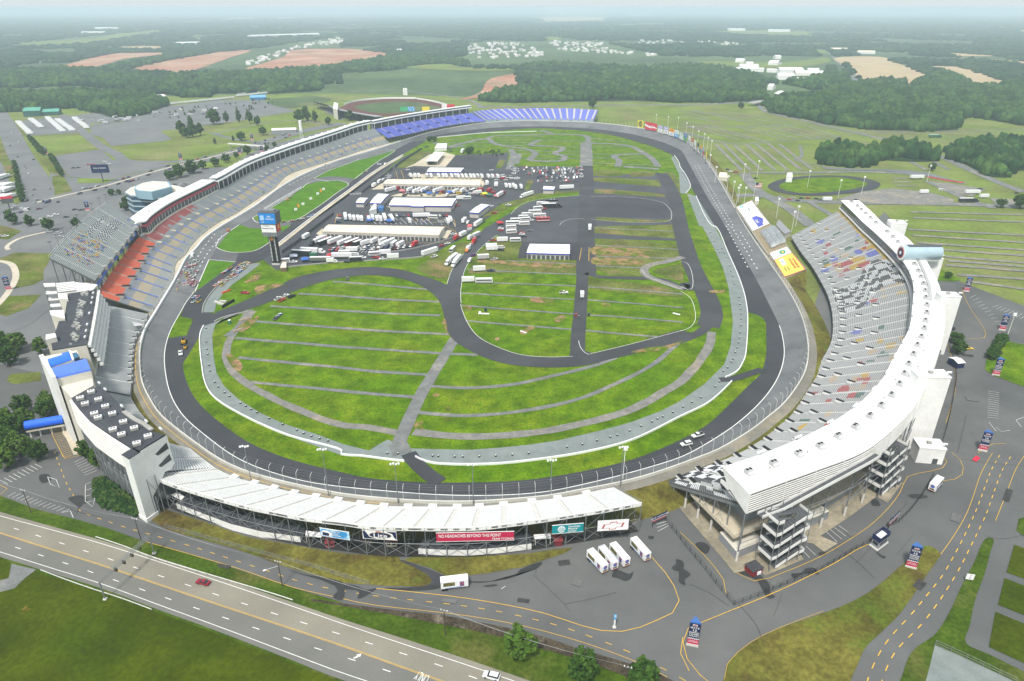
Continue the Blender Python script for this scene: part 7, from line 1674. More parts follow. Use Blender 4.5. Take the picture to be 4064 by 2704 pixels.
CN={WH:'white',SI:'silver',BK:'black',RE:'red',DB:'dark blue',GY:'grey',TN:'tan',GN:'green',MB_:'maroon',BU:'blue',YE:'yellow',OR:'orange'}
def hd(c,x0,y0,x1,y1,z=0.0):
 a,e=P(c,x0,y0,z),P(c,x1,y1,z);return(a+e)/2,math.atan2((e-a).y,(e-a).x),(e-a).length
IZ=INF_Z+.06
rv=random.Random(11)
def promo(c,x0,y0,x1,y1,label,L,dull=False):
 p,rz,l=hd(c,x0,y0,x1,y1);t_=thing('promotional_trailer',label,'trailer',tuple(p),rz)
 put=PUT(t_);W_=2.5
 b=MB();b.box((0,0,1.05),(L,W_,2.75));put(b,'box',WHT)
 b=MB();b.box((0,0,3.8),(L+.05,W_+.05,.07));put(b,'roof',M('roof_weathered',(.52,.53,.55),.8,.14,.8,3.0)if dull else RFW)
 for s in(-1,1):
  b=MB();b.box((-L*.2,s*(W_/2+.02),1.9),(L*.42,.04,1.5));put(b,'graphic_panel',M('graphic_olive',(.20,.18,.05),.6,.35,1.2,5.0,(.06,.06,.05),(.45,.6),2.0))
  b=MB();b.box((L*.27,s*(W_/2+.02),1.4),(L*.16,.04,1.9));put(b,'graphic_panel',M('graphic_red_blue',(.36,.08,.07),.6,.3,1.2,4.0,(.05,.09,.34),(.42,.58),1.1))
  b=MB();b.box((-L*.05,s*(W_/2+.025),1.15),(L*.6,.04,.35));put(b,'graphic_panel',M('graphic_blue_fade',(.40,.50,.68),.6,.2,1,3.0))
  b=MB();b.tube((-L*.3,s*.95,.48),(-L*.3,s*1.22,.48),.48,12);put(b,'wheel',TYR)
  b=MB();b.tube((-L*.42,s*.95,.48),(-L*.42,s*1.22,.48),.48,12);put(b,'wheel',TYR)
  b=MB();b.box((L*.3,s*.8,0),(.15,.15,1.05));put(b,'landing_leg',STG)
 b=MB();b.tube((L/2+.01,0,2.85),(L/2+.06,0,2.85),.72,20);put(b,'emblem',M('graphic_red_blue',(.36,.08,.07),.6));b=MB();b.tube((L/2+.05,0,2.7),(L/2+.09,0,2.7),.42,16);put(b,'emblem',BLU)
 b=MB();b.box((L/2+.03,0,1.35),(.05,1.7,.6));put(b,'graphic_panel',M('graphic_olive',(.20,.18,.05),.6))
 b=MB();b.box((L/2+.02,0,.98),(.06,W_,.12));put(b,'red_sill',RED)
 return t_
promo('H',1722,725,1812,822,'white trailer with olive and red graphics, first from the stand in the row of three',8.6)
promo('H',1798,700,1882,803,'trailer with a weathered grey roof in the middle of the row of three',8.6,True)
promo('H',1877,680,1962,780,'white trailer with olive and red graphics on the right of the row of three',8.6)
promo('H',2018,642,2105,742,'white trailer standing apart beside the yellow line',8.6)
promo('H',705,930,868,910,'white trailer lying sideways below the grass bank with graphics on its long side',8.6)
promo('I',1765,215,1720,265,'white trailer parked behind the black fence near the stair towers',7.5)
p,rz,l=hd('G',1440,905,1358,885);putp('car',(.26,.008,.028),p+Vector((0,0,.06)),rz,'crimson saloon car driving on the highway past the guard rail')
p,rz,l=hd('H',1092,1556,990,1528);putp('suv',(.72,.73,.74),p+Vector((0,0,.06)),rz,'white estate car at the bottom edge of the highway')
p,rz,l=hd('F',72,1485,8,1500);zt=.6
putp('suv',WH,P('F',40,1497,1.2),rz,'white suv driving on the dark inner lane of the near turn',None,None,1.05)
p,rz,l=hd('F',150,1420,85,1440);putp('pickup',WH,P('F',118,1438,1.0),rz,'white and red pickup following the suv on the near turn',None,(.4,.02,.02))
p,rz,l=hd('D',1243,860,1246,900);putp('pickup',WH,p+Vector((0,0,.4)),rz,'white truck parked on the inner lane beside the yellow digger')
for x,y,lb in((1267,800,'larger yellow wheel loader at the grass edge of the left turn'),(1277,838,'smaller brown yellow loader behind the white truck')):
 p=P('D',x,y,.35);t_=thing('wheel_loader',lb,'loader',tuple(p),1.9);k=1 if y<820 else .7
 put=PUT(t_);ym=M('digger_yellow',(.50,.28,.02),.6,.1)
 b=MB();b.box((-1*k,0,.9*k),(3.2*k,2.0*k,1.2*k));put(b,'body',ym);b=MB();b.box((-.4*k,0,2.1*k),(1.4*k,1.4*k,1.3*k),taper=.85);put(b,'cab',GLV)
 b=MB();b.beam((.5*k,0,1.6*k),(2.8*k,0,.8*k),.8*k,.4*k);put(b,'arm',ym);b=MB();b.box((3.0*k,0,.2*k),(.9*k,2.4*k,.9*k));put(b,'bucket',STD)
 for x_ in(-1.8,1.0):
  for s in(-1,1):b=MB();b.tube((x_*k,s*.9*k,.7*k),(x_*k,s*1.3*k,.7*k),.7*k,12);put(b,'wheel',TYR)
for(x0,y0,x1,y1),kind,col,lb in(((1888,520,1935,490),'pickup',WH,'white tow truck at the left end of the group by the road course'),((1912,528,1972,500),'pickup',(.55,.10,.03),'orange and white pickup in the group by the road course'),((1940,495,1985,478),'pickup',WH,'white pickup at the back of the group by the road course'),((1985,500,2030,478),'pickup',BK,'black pickup at the right end of the group by the road course'),((1885,652,1918,625),'pickup',GY,'grey pickup towing a blue and white car across the grass'),((1908,625,1940,603),'race_car',BU,'blue and white car riding behind the grey pickup'),((1662,462,1710,466),'pickup',RE,'red pickup on the worn grass below the pit exit'),((50,385,52,350),'pickup',(.16,.20,.14),'dark green and white truck at the road course edge')):
 c_='E' if kind=='pickup' and x0==50 else 'D';p,rz,l=hd(c_,x0,y0,x1,y1);putp(kind,col,p+Vector((0,0,.35)),rz,lb)
t_=thing('portable_toilet','green portable toilet with a white roof on the left infield grass','toilet',tuple(P('D',1582,668,.3)));p=P('D',1582,668,.3)
b=MB();b.box(p,(1.3,1.3,2.2));b.build('cabin',M('toilet_green',(.02,.13,.09),.6),t_);b=MB();b.box(p+Vector((0,0,2.2)),(1.4,1.4,.3),taper=.8);b.build('roof',WHT,t_);b=MB();b.box(p+Vector((0,-.66,.2)),(.8,.05,1.7));b.build('door',M('toilet_door',(.03,.20,.14),.6),t_)
p=P('E',1000,582,.3);t_=thing('portable_toilet','dark portable toilet on the middle infield grass','toilet',tuple(p));b=MB();b.box(p,(1.4,1.4,2.3));b.build('cabin',M('toilet_dark',(.01,.04,.05),.6),t_);b=MB();b.box(p+Vector((0,0,2.3)),(1.5,1.5,.25),taper=.8);b.build('roof',GLB,t_)
p=P('E',988,600,.3);b=MB();b.box(p,(6.5,1.2,.35),-.1);b.box(p+Vector((-2.4,.8,.1)),(1.2,1.2,1.0),.3);tag(b.build('folded_sheet',WHT),'white folded sheet lying beside the dark portable toilet','sheet')
p=P('E',1260,725,.3);b=MB();b.box(p,(4.5,1.0,.2),2.4);tag(b.build('white_plank',WHT),'white plank on the bare soil patch in the middle infield','plank')
p=P('E',2313,602,.3);b=MB();b.box(p,(4.5,.9,.4),-.6);tag(b.build('white_plank',WHT),'white plank on the grass near the right bend of the road course','plank')
for(x,y,w_,a)in((1690,640,7,.6),(1640,715,6,.7)):p=P('D',x,y,.3);b=MB();b.box(p,(w_,2.2,.7),a);b.box(p+Vector((.3,.2,.7)),(w_*.8,1.4,.3),a+.1);tag(b.build('rubble_pile',M('pile_grey',(.30,.25,.19),.95,.25,.6,3.0)),'grey pile of slabs by the gravel path, '+('nearer the digger track' if y>700 else 'nearer the road course'),'pile')
for(x,y)in((1495,525),(1520,535),(1535,518)):p=P('D',x,y,.3);b=MB();b.box(p,(4.5,1.2,1.0),.2+x*.01);tag(b.build('concrete_barrier',CNW),'loose concrete barrier block on the grass by the pit exit','barrier','loose barrier blocks by the pit exit')
p=P('D',1558,450,.3);b=MB();b.box(p,(6.5,.6,1.0),1.0);tag(b.build('orange_barrier',M('barrier_orange',(.70,.10,.02),.6)),'orange and white barrier at the pit exit bend','barrier')
p0,p1=P('D',1535,560,.3),P('D',1615,515,.3);b=MB();b.wall(resample([p0,p1],2),0,1.6,.8);tag(b.build('tyre_wall',TYR),'black tyre wall beside the road course entry','tyre wall')
p=P('E',1632,618,.3)
for(x,y,col,lb)in((1622,612,RE,'red and white tractor on the narrow infield road'),(1640,625,GY,'grey and black utility vehicle behind the tractor'),(1710,608,BK,'black cart on the grass beside the narrow road')):
 put1('pickup',col,P('E',x,y,.4),1.4,lb,None,None,.7,'utility_vehicle')
RCOL=[(WH,RE),(RE,WH),(BU,WH),(BK,YE),(YE,BK),(WH,BU),(OR,WH),(GN,WH),(SI,RE),(WH,GN),(MB_,WH),(DB,RE)]
GRP='race cars gathered on the front straight'
RN={WH:'white',RE:'red',BU:'blue',BK:'black',YE:'yellow',OR:'orange',GN:'green',SI:'silver',MB_:'maroon',DB:'navy'}
def race(c,x,y,rz,z,grp,where):
 a,q=RCOL[rv.randrange(len(RCOL))];put1('race_car',a,P(c,x,y,z),rz+rv.uniform(-.06,.06),'%s race car with a %s roof %s'%(RN[a],RN[q],where),grp+', '+RN[a]+' with '+RN[q],q)
dirF=hd('D',1180,470,1330,210)[1]
for x,y in((1310,222),(1335,238),(1365,240),(1288,262),(1312,258),(1345,262),(1275,285),(1300,282),(1330,288),(1262,305),(1290,300),(1318,310),(1350,315),(1248,330),(1280,325),(1306,322),(1335,330),(1240,350),(1285,350),(1312,345),(1330,352),(1355,385),(1230,375),(1268,380),(1300,372),(1325,375),(1215,395),(1240,392),(1270,398),(1298,395),(1335,405),(1210,412),(1190,425),(1220,440),(1185,455),(1168,482),(1150,525),(1320,270),(1300,335),(1255,315),(1205,402),(1195,412),(1225,418),(1320,398)):race('D',x,y,dirF,1.0,GRP,'in the pack on the front straight')
dirP=hd('D',1490,410,1700,250)[1]
for x,y in((1485,405),(1505,395),(1525,392),(1545,388),(1520,375),(1555,375),(1575,362),(1540,318),(1565,305),(1585,285),(1600,355),(1585,342),(1605,330),(1620,320),(1640,300),(1655,290),(1622,295),(1610,305),(1645,315),(1660,305),(1680,290),(1640,275),(1660,262),(1680,255),(1700,252),(1665,280),(1690,275),(1625,340),(1590,352),(1530,402),(1570,300),(1710,258),(1672,270),(1650,265),(1632,285)):race('D',x,y,dirP,.45,'race cars queueing at the pit exit','in the queue at the pit exit')
for x,y in((1338,488),(1362,488),(1333,518),(1370,515)):race('D',x,y,dirP,.4,'four race cars leaving the pits','in the foursome on the dark lane')
for x,y in((20,862),(105,853),(175,841),(220,826),(290,806),(330,790)):race('M',x,y,hd('M',105,853,290,806)[1],.4,'race cars on pit lane','rolling along pit lane')
dg_=hd('M',40,600,130,545)[1]
for i in range(26):
 f=i/25;p0,p1=P('A',1830,1440),P('M',205,505)
 q=p0.lerp(p1,f);o=put1('race_car',WH,q+Vector((0,0,.5)),dg_+1.1,'white show car in the slanted row before the front grass','white show cars in a slanted row',WH)
for x,y,k in((60,628,0),(85,605,1)):put1('race_car',GN if k else OR,P('M',x,y,.5),dg_+1.1,'%s show car at the near end of the slanted row'%('green' if k else 'orange'),None,YE)
put1('van',WH,P('D',1325,205,1.0),dirF,'white pace van ahead of the race car pack');put1('suv',WH,P('D',1330,195,1.0),dirF,'white pace suv ahead of the race car pack',None,None,1.1)
for x,y,k in((460,265,GY),(485,265,WH)):put1('pickup',k,P('M',x,y,1.2),hd('M',460,265,485,258)[1],'%s truck on the front straight below the far stand'%CN[k])
for x,y in((1022,250),(1048,254),(1098,252)):put1('van' if x>1090 else 'suv',WH,P('M',x,y,.4),hd('M',1040,260,1120,200)[1],'white safety vehicle parked on the pit lane beside the long grass','safety vehicles on pit lane')
put1('suv',OR,P('D',1570,28,1.0),dirF,'orange truck on the front straight by the grass tip');put1('pickup',TN,P('M',885,332,.4),.6,'tan tractor at the edge of the long pit grass')
for(x,y)in((170,705),(408,545)):
 p=P('M',x,y,.4);t_=thing('marker_sign','orange and yellow figure-shaped marker on the pit grass, '+('nearer' if x<300 else 'farther'),'marker',tuple(p));b=MB();b.box(p,(1.0,.5,3.4),.4,0);b.build('board',M('marker_orange',(.75,.22,.02),.6),t_);b=MB();b.box(p+Vector((.9,0,.2)),(1.0,.4,2.0),.4);b.build('wing',YEL,t_)
for x,y in((145,738),(222,680),(305,622),(378,570),(440,522)):p=P('M',x,y,.4);b=MB();b.box(p,(2.6,.25,2.2),.5);tag(b.build('white_board',WHT),'small white board standing on the pit grass','board','white boards on the pit grass')
YARD='M'
def hv_(kind,col,x0,y0,x1,y1,label,race=None,c='M',sx=1.0,grp=None):
 p,rz,l=hd(c,x0,y0,x1,y1,IZ);p.z=IZ
 return putp(kind,col,p,rz,label,grp,race,sx)
yl=[('semi',WH,460,1052,285,1128,'white hauler first from the left in the slanted yard row',BK),('big_trailer',BK,540,1066,375,1128,'black trailer beside the first white hauler in the slanted yard row',None),('big_trailer',WH,625,1062,505,1108,'white trailer third from the left in the slanted yard row',RE),('big_trailer',WH,738,1068,592,1128,'white trailer fourth from the left in the slanted yard row',GY),('big_trailer',MB_,812,1080,672,1134,'maroon trailer in the slanted yard row',RE),('trailer',BK,842,1092,765,1122,'short black trailer beside the maroon one in the yard',None),('trailer',WH,932,1088,838,1118,'short white trailer right of the black one in the yard',None),('trailer',WH,1008,1066,948,1098,'white trailer parked behind the dark pickups in the yard',None),('semi',WH,1205,1075,990,1165,'white hauler with its cab towards the camera in the middle of the yard',WH),('trailer',WH,1108,1068,1030,1102,'white trailer next to the middle hauler in the yard',None),('trailer',SI,1215,1098,1165,1134,'pale trailer right of the middle hauler in the yard',None),('trailer',WH,1300,1098,1212,1142,'white trailer second from the right end of the slanted yard row',None),('box_truck',RE,1450,1092,1358,1142,'red fire truck at the right end of the slanted yard row',None),('semi',WH,212,1188,470,1200,'white hauler lying across the left of the yard with its cab on the right',WH),('big_trailer',BK,118,1212,300,1222,'black trailer lying across below the left white hauler',BK),('box_truck',GN,300,1238,412,1240,'dark green truck beside the black trailer in the yard',BK),('trailer',WH,680,1178,805,1176,'white trailer lying across the middle of the yard',None),('motorhome',WH,612,1205,720,1206,'white motorhome behind the long white trailer at the yard edge',TN),('van',WH,735,1216,820,1218,'white passenger van on the yard edge',None),('motorhome',WH,930,1222,1034,1214,'white motorhome left of the single axle trailer at the yard edge',GY),('trailer',WH,1040,1210,1150,1204,'white trailer right of the motorhome at the yard edge',None),('big_trailer',WH,552,1248,722,1246,'long white trailer hitched behind a white pickup at the yard wall',GY),('pickup',WH,715,1253,785,1250,'white pickup in front of the long white trailer',None),('pickup',WH,815,1250,890,1248,'white crew pickup between the long trailer and the red pickup',None),('pickup',RE,955,1246,1035,1244,'red pickup on the yard wall road',None),('pickup',WH,1110,1256,1030,1264,'white pickup towing a white trailer along the yard wall',None),('trailer',WH,1230,1246,1125,1252,'white trailer behind the towing pickup along the yard wall',None),('motorhome',WH,-20,1294,65,1290,'white motorhome at the lower left corner of the yard',GY),('pickup',WH,80,1294,160,1292,'white pickup beside the corner motorhome',None),('big_trailer',GY,330,1290,490,1288,'open grey trailer behind a white tractor near the yard wall',BK),('box_truck',WH,495,1294,575,1294,'white tractor at the front of the open grey trailer',WH),('car',BK,655,1290,725,1288,'black car at the lower yard wall',None),('trailer',BK,740,1282,830,1278,'dark low trailer at the lower yard wall',None),('trailer',WH,212,1060,295,1010,'white trailer alone beside the pit wall fence',None),('van',WH,385,1040,412,1030,'white cart by the end of the near garage',None)]
for k,col,x0,y0,x1,y1,lb,rc in yl:hv_(k,col,x0,y0,x1,y1,lb,rc)
for i,(x0,y0,x1,y1,k)in enumerate(((668,785,680,875,'big_trailer'),(715,815,728,852,'trailer'),(755,812,772,872,'trailer'),(795,808,820,876,'trailer'),(838,818,852,878,'trailer'),(912,822,935,880,'trailer'),(952,802,974,872,'trailer'),(998,815,1018,880,'trailer'),(1040,822,1056,880,'trailer'),(1075,800,1105,878,'big_trailer'),(1148,815,1185,882,'big_trailer'),(1335,835,1368,890,'motorhome'),(1748,848,1775,900,'trailer'),(1768,820,1808,888,'trailer'))):
 hv_(k,WH,x1,y1,x0,y0,['first','second','third','fourth','fifth','sixth','seventh','eighth','ninth','tenth','eleventh','twelfth','thirteenth','last'][i]+' white hauler from the left in the end-on row behind the near garage',GY if i%3 else BU)
hv_('big_trailer',WH,1400,818,1560,815,'long white trailer lying across behind the near garage',GY);hv_('motorhome',WH,1560,822,1648,826,'white motorhome parked behind the long cross-lying trailer',TN)
hv_('pickup',GY,1215,828,1285,885,'dark pickup with an open tailgate in the end-on row')
for x,k in((612,RE),(905,RE),(985,GN),(1022,WH),(1080,DB),(1136,WH),(1176,BK),(1216,WH),(1250,DB),(1290,GY),(1342,RE),(1372,DB),(1675,WH),(1712,MB_),(1752,RE)):put1('car' if x%2 else 'pickup',k,P('M',x,798,IZ),hd('M',x,770,x+22,812)[1],'%s car in the row behind the end-on trailers'%CN[k],'%s cars behind the end-on trailers'%CN[k])
for x,y,k in((1692,872,SI),(598,832,WH),(598,868,DB)):put1('suv',k,P('M',x,y,IZ),.5,'%s car standing loose in the end-on trailer lot'%CN[k])
for i in range(26):x,y=rv.uniform(1390,1570),rv.uniform(835,865);k=rv.choice([RE,WH,BK,YE,BU,SI]);put1('race_car',k,P('M',x,y,IZ),rv.uniform(0,6),'small %s go-kart among the kart group behind the near garage'%CN[k],'%s karts behind the near garage'%CN[k],rv.choice([WH,BK,RE]),.5,'go_kart')
for i,x in enumerate((1365,1412,1450,1538,1580,1660,1708,1740,1798,1838,1866,1910,1950,1998,2034,2074,2116,2186,2230,2285)):hv_('trailer',WH if i%6!=3 else SI,x+8+(x-1300)*.012,398+(x-1300)*.012,x-8,368+(x-1300)*.012,'white trailer in the far end-on row behind the second garage',GY,'M',1.0,'far end-on trailers')
mid=[(1095,552,1268,508,'semi',WH,'white hauler at the left of the row below the second garage'),(1330,545,1385,525,'trailer',WH,'first'),(1385,568,1440,538,'trailer',WH,'second'),(1425,552,1480,522,'trailer',WH,'third'),(1465,560,1520,528,'trailer',WH,'fourth'),(1500,545,1555,515,'trailer',WH,'fifth'),(1600,562,1660,532,'trailer',WH,'sixth'),(1640,545,1715,520,'trailer',WH,'seventh'),(1800,570,1885,538,'trailer',WH,'eighth'),(1890,560,1945,530,'trailer',WH,'ninth'),(1980,565,2070,530,'trailer',BK,'black'),(2045,570,2110,560,'trailer',WH,'tenth'),(2300,600,2357,565,'semi',WH,'white hauler at the right end of the row below the second garage')]
for x0,y0,x1,y1,k,col,lb in mid:hv_(k,col,x0,y0,x1,y1,lb if len(lb)>10 else lb+' short trailer from the left in the row below the second garage',RE if k=='semi' else None)
hv_('box_truck',RE,2082,545,2150,525,'red truck in the row below the second garage');hv_('box_truck',RE,2190,545,2225,530,'small red truck right of the long red one')
for x0,y0,x1,y1,k,lb in((950,505,1003,470,'trailer','white trailer at the left end of the second garage'),(1008,462,1060,425,'motorhome','white motorhome at the left end of the second garage'),(1060,428,1092,410,'van','white van behind the motorhome at the second garage'),(2168,480,2190,455,'box_truck','white box truck on the bend right of the second garage'),(2255,500,2295,460,'trailer','white trailer on the striped lot right of the second garage'),(1870,625,1925,622,'trailer','grey white trailer right of the long hall'),(1925,622,1998,620,'motorhome','white motorhome right of the long hall'),(1895,150,1945,90,'semi','white hauler by the landscaped mounds near the far turn'),(2035,930,2165,845,'semi','white hauler on the inner road by the restroom building'),(1918,880,1950,850,'trailer','white trailer in the little compound'),(1960,890,1990,860,'van','white and blue van in the little compound')):hv_(k,WH,x0,y0,x1,y1,lb,GY)
for i in range(14):q=P('M',1075+rv.uniform(0,70)+i*2,400-i*4,IZ);k=rv.choice([WH,SI,GY,BK]);put1('car',k,q,.9,'%s car in the slanted row at the end of the second garage'%CN[k],'%s cars at the end of the second garage'%CN[k])
for x,y,k,nm in((245,1280,BU,'blue canopy tent at the lower left of the yard'),(125,1245,(.55,.58,.70),'pale blue canopy tent at the left of the yard'),(515,1235,RE,'pink red canopy tent by the yard wall'),(505,1062,RE,'red and yellow canopy tent in the slanted row'),(1275,548,(.65,.18,.2),'pink canopy tent below the second garage'),(1565,572,BU,'blue canopy tent below the second garage'),(1780,562,BU,'larger blue canopy tent below the second garage'),(2155,578,(.62,.70,.02),'lime yellow canopy tent below the second garage'),(2200,592,GN,'green canopy tent below the second garage'),(2315,890,RE,'red canopy tent at the left of the motorhome lot'),(932,860,BU,'blue canopy tent behind the near garage'),(1148,868,BU,'blue canopy tent at the tail of a white trailer'),(2280,602,(.6,.15,.18),'pink canopy tent by the right white hauler')):putp('tent',k,P('M',x,y,IZ),.3,nm)
for i in range(70):
 u=rv.random();x=520+u*860+rv.uniform(-15,15);y=1158-u*26+rv.uniform(-18,14);k=rv.choice([RE,WH,GY,BK,DB,SI,MB_,WH]);put1(rv.choice(['car','pickup','car','suv']),k,P('M',x,y,IZ),hd('M',460,1050,300,1120)[1]+rv.uniform(-.2,.2),'%s car among the haulers of the slanted yard'%CN[k],'%s cars among the yard haulers'%CN[k])
for i in range(46):
 x=1290+rv.random()*960;y=560+rv.uniform(-22,24);k=rv.choice([RE,WH,GY,BK,BU,WH,SI,YE,WH]);put1(rv.choice(['car','pickup','suv','van']),k,P('M',x,y,IZ),rv.uniform(0,3),'%s vehicle in the busy row below the second garage'%CN[k],'%s vehicles below the second garage'%CN[k])
for i,(x,y,k)in enumerate(((655,1022,BK),(685,1020,YE),(735,1018,(.3,.6,.02)),(832,1020,SI),(935,1024,RE),(958,1024,YE),(1822,995,WH))):put1('race_car' if i<6 else 'car',k,P('M',x,y,IZ),.2,'%s car parked in front of the near garage doors'%('lime green' if i==2 else CN[k]),'cars before the garage doors' if k==YE else None,RE)
for x,y,k in((1285,735,DB),(1320,733,BU),(1000,752,BK),(1865,692,RE),(1335,310,WH),(2225,314,WH),(1765,88,DB),(1790,85,GY),(1790,112,DB),(1535,68,GN),(2220,697,WH),(2310,668,GY)):put1('car' if k!=GN else 'pickup',k,P('M',x,y,IZ),.4,'%s car standing loose on the garage ground'%CN[k],'%s cars standing loose on the garage ground'%CN[k])
q=[('box_truck',RE,1828,1062,1882,1028,'red truck first in the queue on the inner road',RE),('trailer',WH,1882,1030,1958,992,'white trailer behind the red truck in the queue',None),('box_truck',WH,1978,1062,2022,1028,'white tractor in the queue on the inner road',WH),('trailer',SI,2022,1040,2105,1000,'grey white trailer behind the white tractor in the queue',None),('box_truck',RE,2062,1064,2010,1108,'red box trailer in the queue on the inner road',RE),('suv',WH,1992,1125,2018,1100,'white car in front of the red box trailer',None),('box_truck',WH,2000,1142,1945,1198,'white and orange ambulance on the inner road',OR),('motorhome',WH,1838,1145,1785,1198,'white motorhome on the grass wedge beside the inner road',GY),('semi',WH,1850,1245,1735,1338,'left of the two white haulers parked on the grass wedge',WH),('semi',WH,1890,1258,1805,1358,'right of the two white haulers parked on the grass wedge',WH),('big_trailer',WH,1640,1180,1495,1228,'long white trailer parked on the grass by the yard corner',WH),('pickup',WH,1578,1246,1655,1226,'white pickup beside the long trailer on the grass',None),('van',WH,2008,1262,1978,1298,'white van on the dark inner road with a flat trailer',None),('car',RE,1675,1124,1720,1112,'red car on the yard corner road',None),('car',WH,1732,1100,1785,1090,'white car on the yard corner road',None),('pickup',(.16,.04,.22),2020,1228,2048,1212,'purple vehicle on the edge of the inner road',None)]
for k,col,x0,y0,x1,y1,lb,rc in q:hv_(k,col,x0,y0,x1,y1,lb,rc)
e=[('trailer',WH,1010,150,1070,148,'upper of two white trailers by the small square pad',None),('trailer',WH,1015,165,1072,162,'lower of two white trailers by the small square pad',None),('van',WH,1085,150,1130,148,'white van beside the two trailers on the worn grass',None),('suv',BK,1085,166,1128,164,'black suv beside the two trailers on the worn grass',None),('trailer',SI,945,226,1022,222,'grey trailer hitched to a silver pickup on the worn grass',None),('pickup',SI,1035,230,1082,226,'silver pickup towing the grey trailer',None),('trailer',WH,918,308,996,304,'white trailer hitched to a dark blue pickup on the grass',None),('pickup',DB,1008,310,1066,306,'dark blue pickup towing a white trailer on the grass',None),('trailer',WH,842,382,918,380,'white trailer behind the big coach on the grass',None),('bus',WH,932,388,1048,386,'white coach with a dark swoosh and a trailer on the grass',BK),('pickup',WH,1510,460,1565,458,'white pickup alone on the middle infield grass',None),('box_truck',WH,1664,505,1663,455,'white box truck driving up the narrow infield road',SI),('trailer',WH,1716,40,1717,0,'white box trailer at the edge of the big lot',None),('trailer',WH,1080,105,1150,103,'white trailer by the red car at the lot edge',None),('motorhome',WH,1160,105,1250,102,'white motorhome at the lower edge of the motorhome lot',GY),('pickup',RE,1032,100,1075,98,'red pickup at the lot edge',None)]
for k,col,x0,y0,x1,y1,lb,rc in e:hv_(k,col,x0,y0,x1,y1,lb,rc,'E')
bl=[('bus',BK,1390,1398,1520,1396,WH),('bus',WH,1350,1412,1440,1416,BK),('semi',BK,1420,1430,1500,1428,BK),('motorhome',WH,1322,1445,1400,1440,GY),('bus',WH,1275,1472,1405,1468,TN),('motorhome',WH,1245,1488,1320,1486,GY),('bus',WH,1330,1498,1410,1494,RE),('motorhome',WH,1222,1506,1300,1502,BK),('bus',RE,1352,1524,1440,1520,WH),('motorhome',WH,1172,1526,1240,1524,TN),('motorhome',WH,1250,1520,1300,1518,GY),('bus',WH,1142,1548,1230,1546,GY),('motorhome',WH,1235,1550,1300,1548,TN)]
for i,(k,col,x0,y0,x1,y1,rc)in enumerate(bl):hv_(k,col,x0,y0,x1,y1,['topmost','second','third','fourth','fifth','sixth','seventh','eighth','ninth','tenth','eleventh','twelfth','lowest'][i]+' %s vehicle down the diagonal row of the motorhome lot'%CN[col],rc,'B')
for i,(k,col,x0,y0,x1,y1)in enumerate((('motorhome',WH,1130,18,1220,14),('motorhome',WH,1145,48,1210,44),('pickup',RE,1222,48,1268,46),('suv',WH,1232,58,1270,56),('car',BK,1245,70,1282,70),('car',GY,1285,30,1325,30),('car',RE,1090,28,1118,28),('suv',WH,1090,18,1120,18))):hv_(k,col,x0,y0,x1,y1,['upper white motorhome','lower white motorhome','red pickup','white suv','black car','grey car standing apart','small red car','small white suv'][i]+' at the bottom of the diagonal motorhome row',None,'E')
for x,y,k in((1398,1440,RE),(1310,1520,WH),(1450,1420,BK),(1300,1500,GY),(1060,1470,RE),(1155,1415,WH)):put1('pickup',k,P('B',x,y,IZ),.2,'%s pickup beside the diagonal motorhome row at spot %s'%(CN[k],'by the coach' if y<1450 else 'by the tents'))
hv_('semi',WH,1320,1342,1238,1368,'white hauler driving on the curved road above the motorhome lot',WH,'B');hv_('big_trailer',WH,1508,1305,1606,1300,'white coach trailer beside the little kiosk',WH,'B')
for r,y in enumerate((1160,1173,1186,1199,1212,1226,1248)):
 x=1262 if r<2 else 1270 if r<5 else 1350
 while x<1640:
  if rv.random()<.82 and not(r>=4 and x<1350):k=rv.choice([WH,WH,SI,SI,BK,RE,GY,DB,TN,BK,YE if rv.random()<.15 else WH]);put1(rv.choice(['car','suv','car','pickup','van']),k,P('B',x+r*2,y+rv.uniform(-2,2),IZ),hd('B',x,y+10,x+4,y-10)[1]+rv.choice([0,math.pi])+rv.uniform(-.05,.05),'%s car in the packed block of the infield car park'%CN[k],'%s cars in the infield car park block'%CN[k])
  x+=rv.uniform(17,22)
for i in range(16):y=1152+i*4.6;k=rv.choice([WH,SI,BK,RE,GY]);put1('car',k,P('B',1655+rv.uniform(-8,8),y,IZ),.1,'%s car in the end column of the infield car park'%CN[k],'%s cars in the end column of the infield car park'%CN[k])
for i in range(14):x,y=1172+rv.uniform(0,45),1150+i*3.8;k=rv.choice([WH,SI,BK,GY]);put1('car',k,P('B',x,y,IZ),.1,'%s car scattered left of the infield car park block'%CN[k],'%s cars left of the infield car park block'%CN[k])
for x,y in((1072,1282),(1140,1290),(1165,1292),(1190,1290),(1243,1297),(1205,1300),(1010,1270)):hv_('trailer',WH,x+8,y+12,x-6,y-12,'white trailer in the striped lot right of the second garage end','GY' and GY,'B',1,'trailers in the striped lot')
for i in range(24):x,y=1010+rv.uniform(0,210),1222+rv.uniform(-8,20);k=rv.choice([WH,SI,BK,RE,GY,WH]);put1(rv.choice(['car','van','pickup']),k,P('B',x,y,IZ),.3,'%s car on the bend lot right of the far trailers'%CN[k],'%s cars on the bend lot'%CN[k])
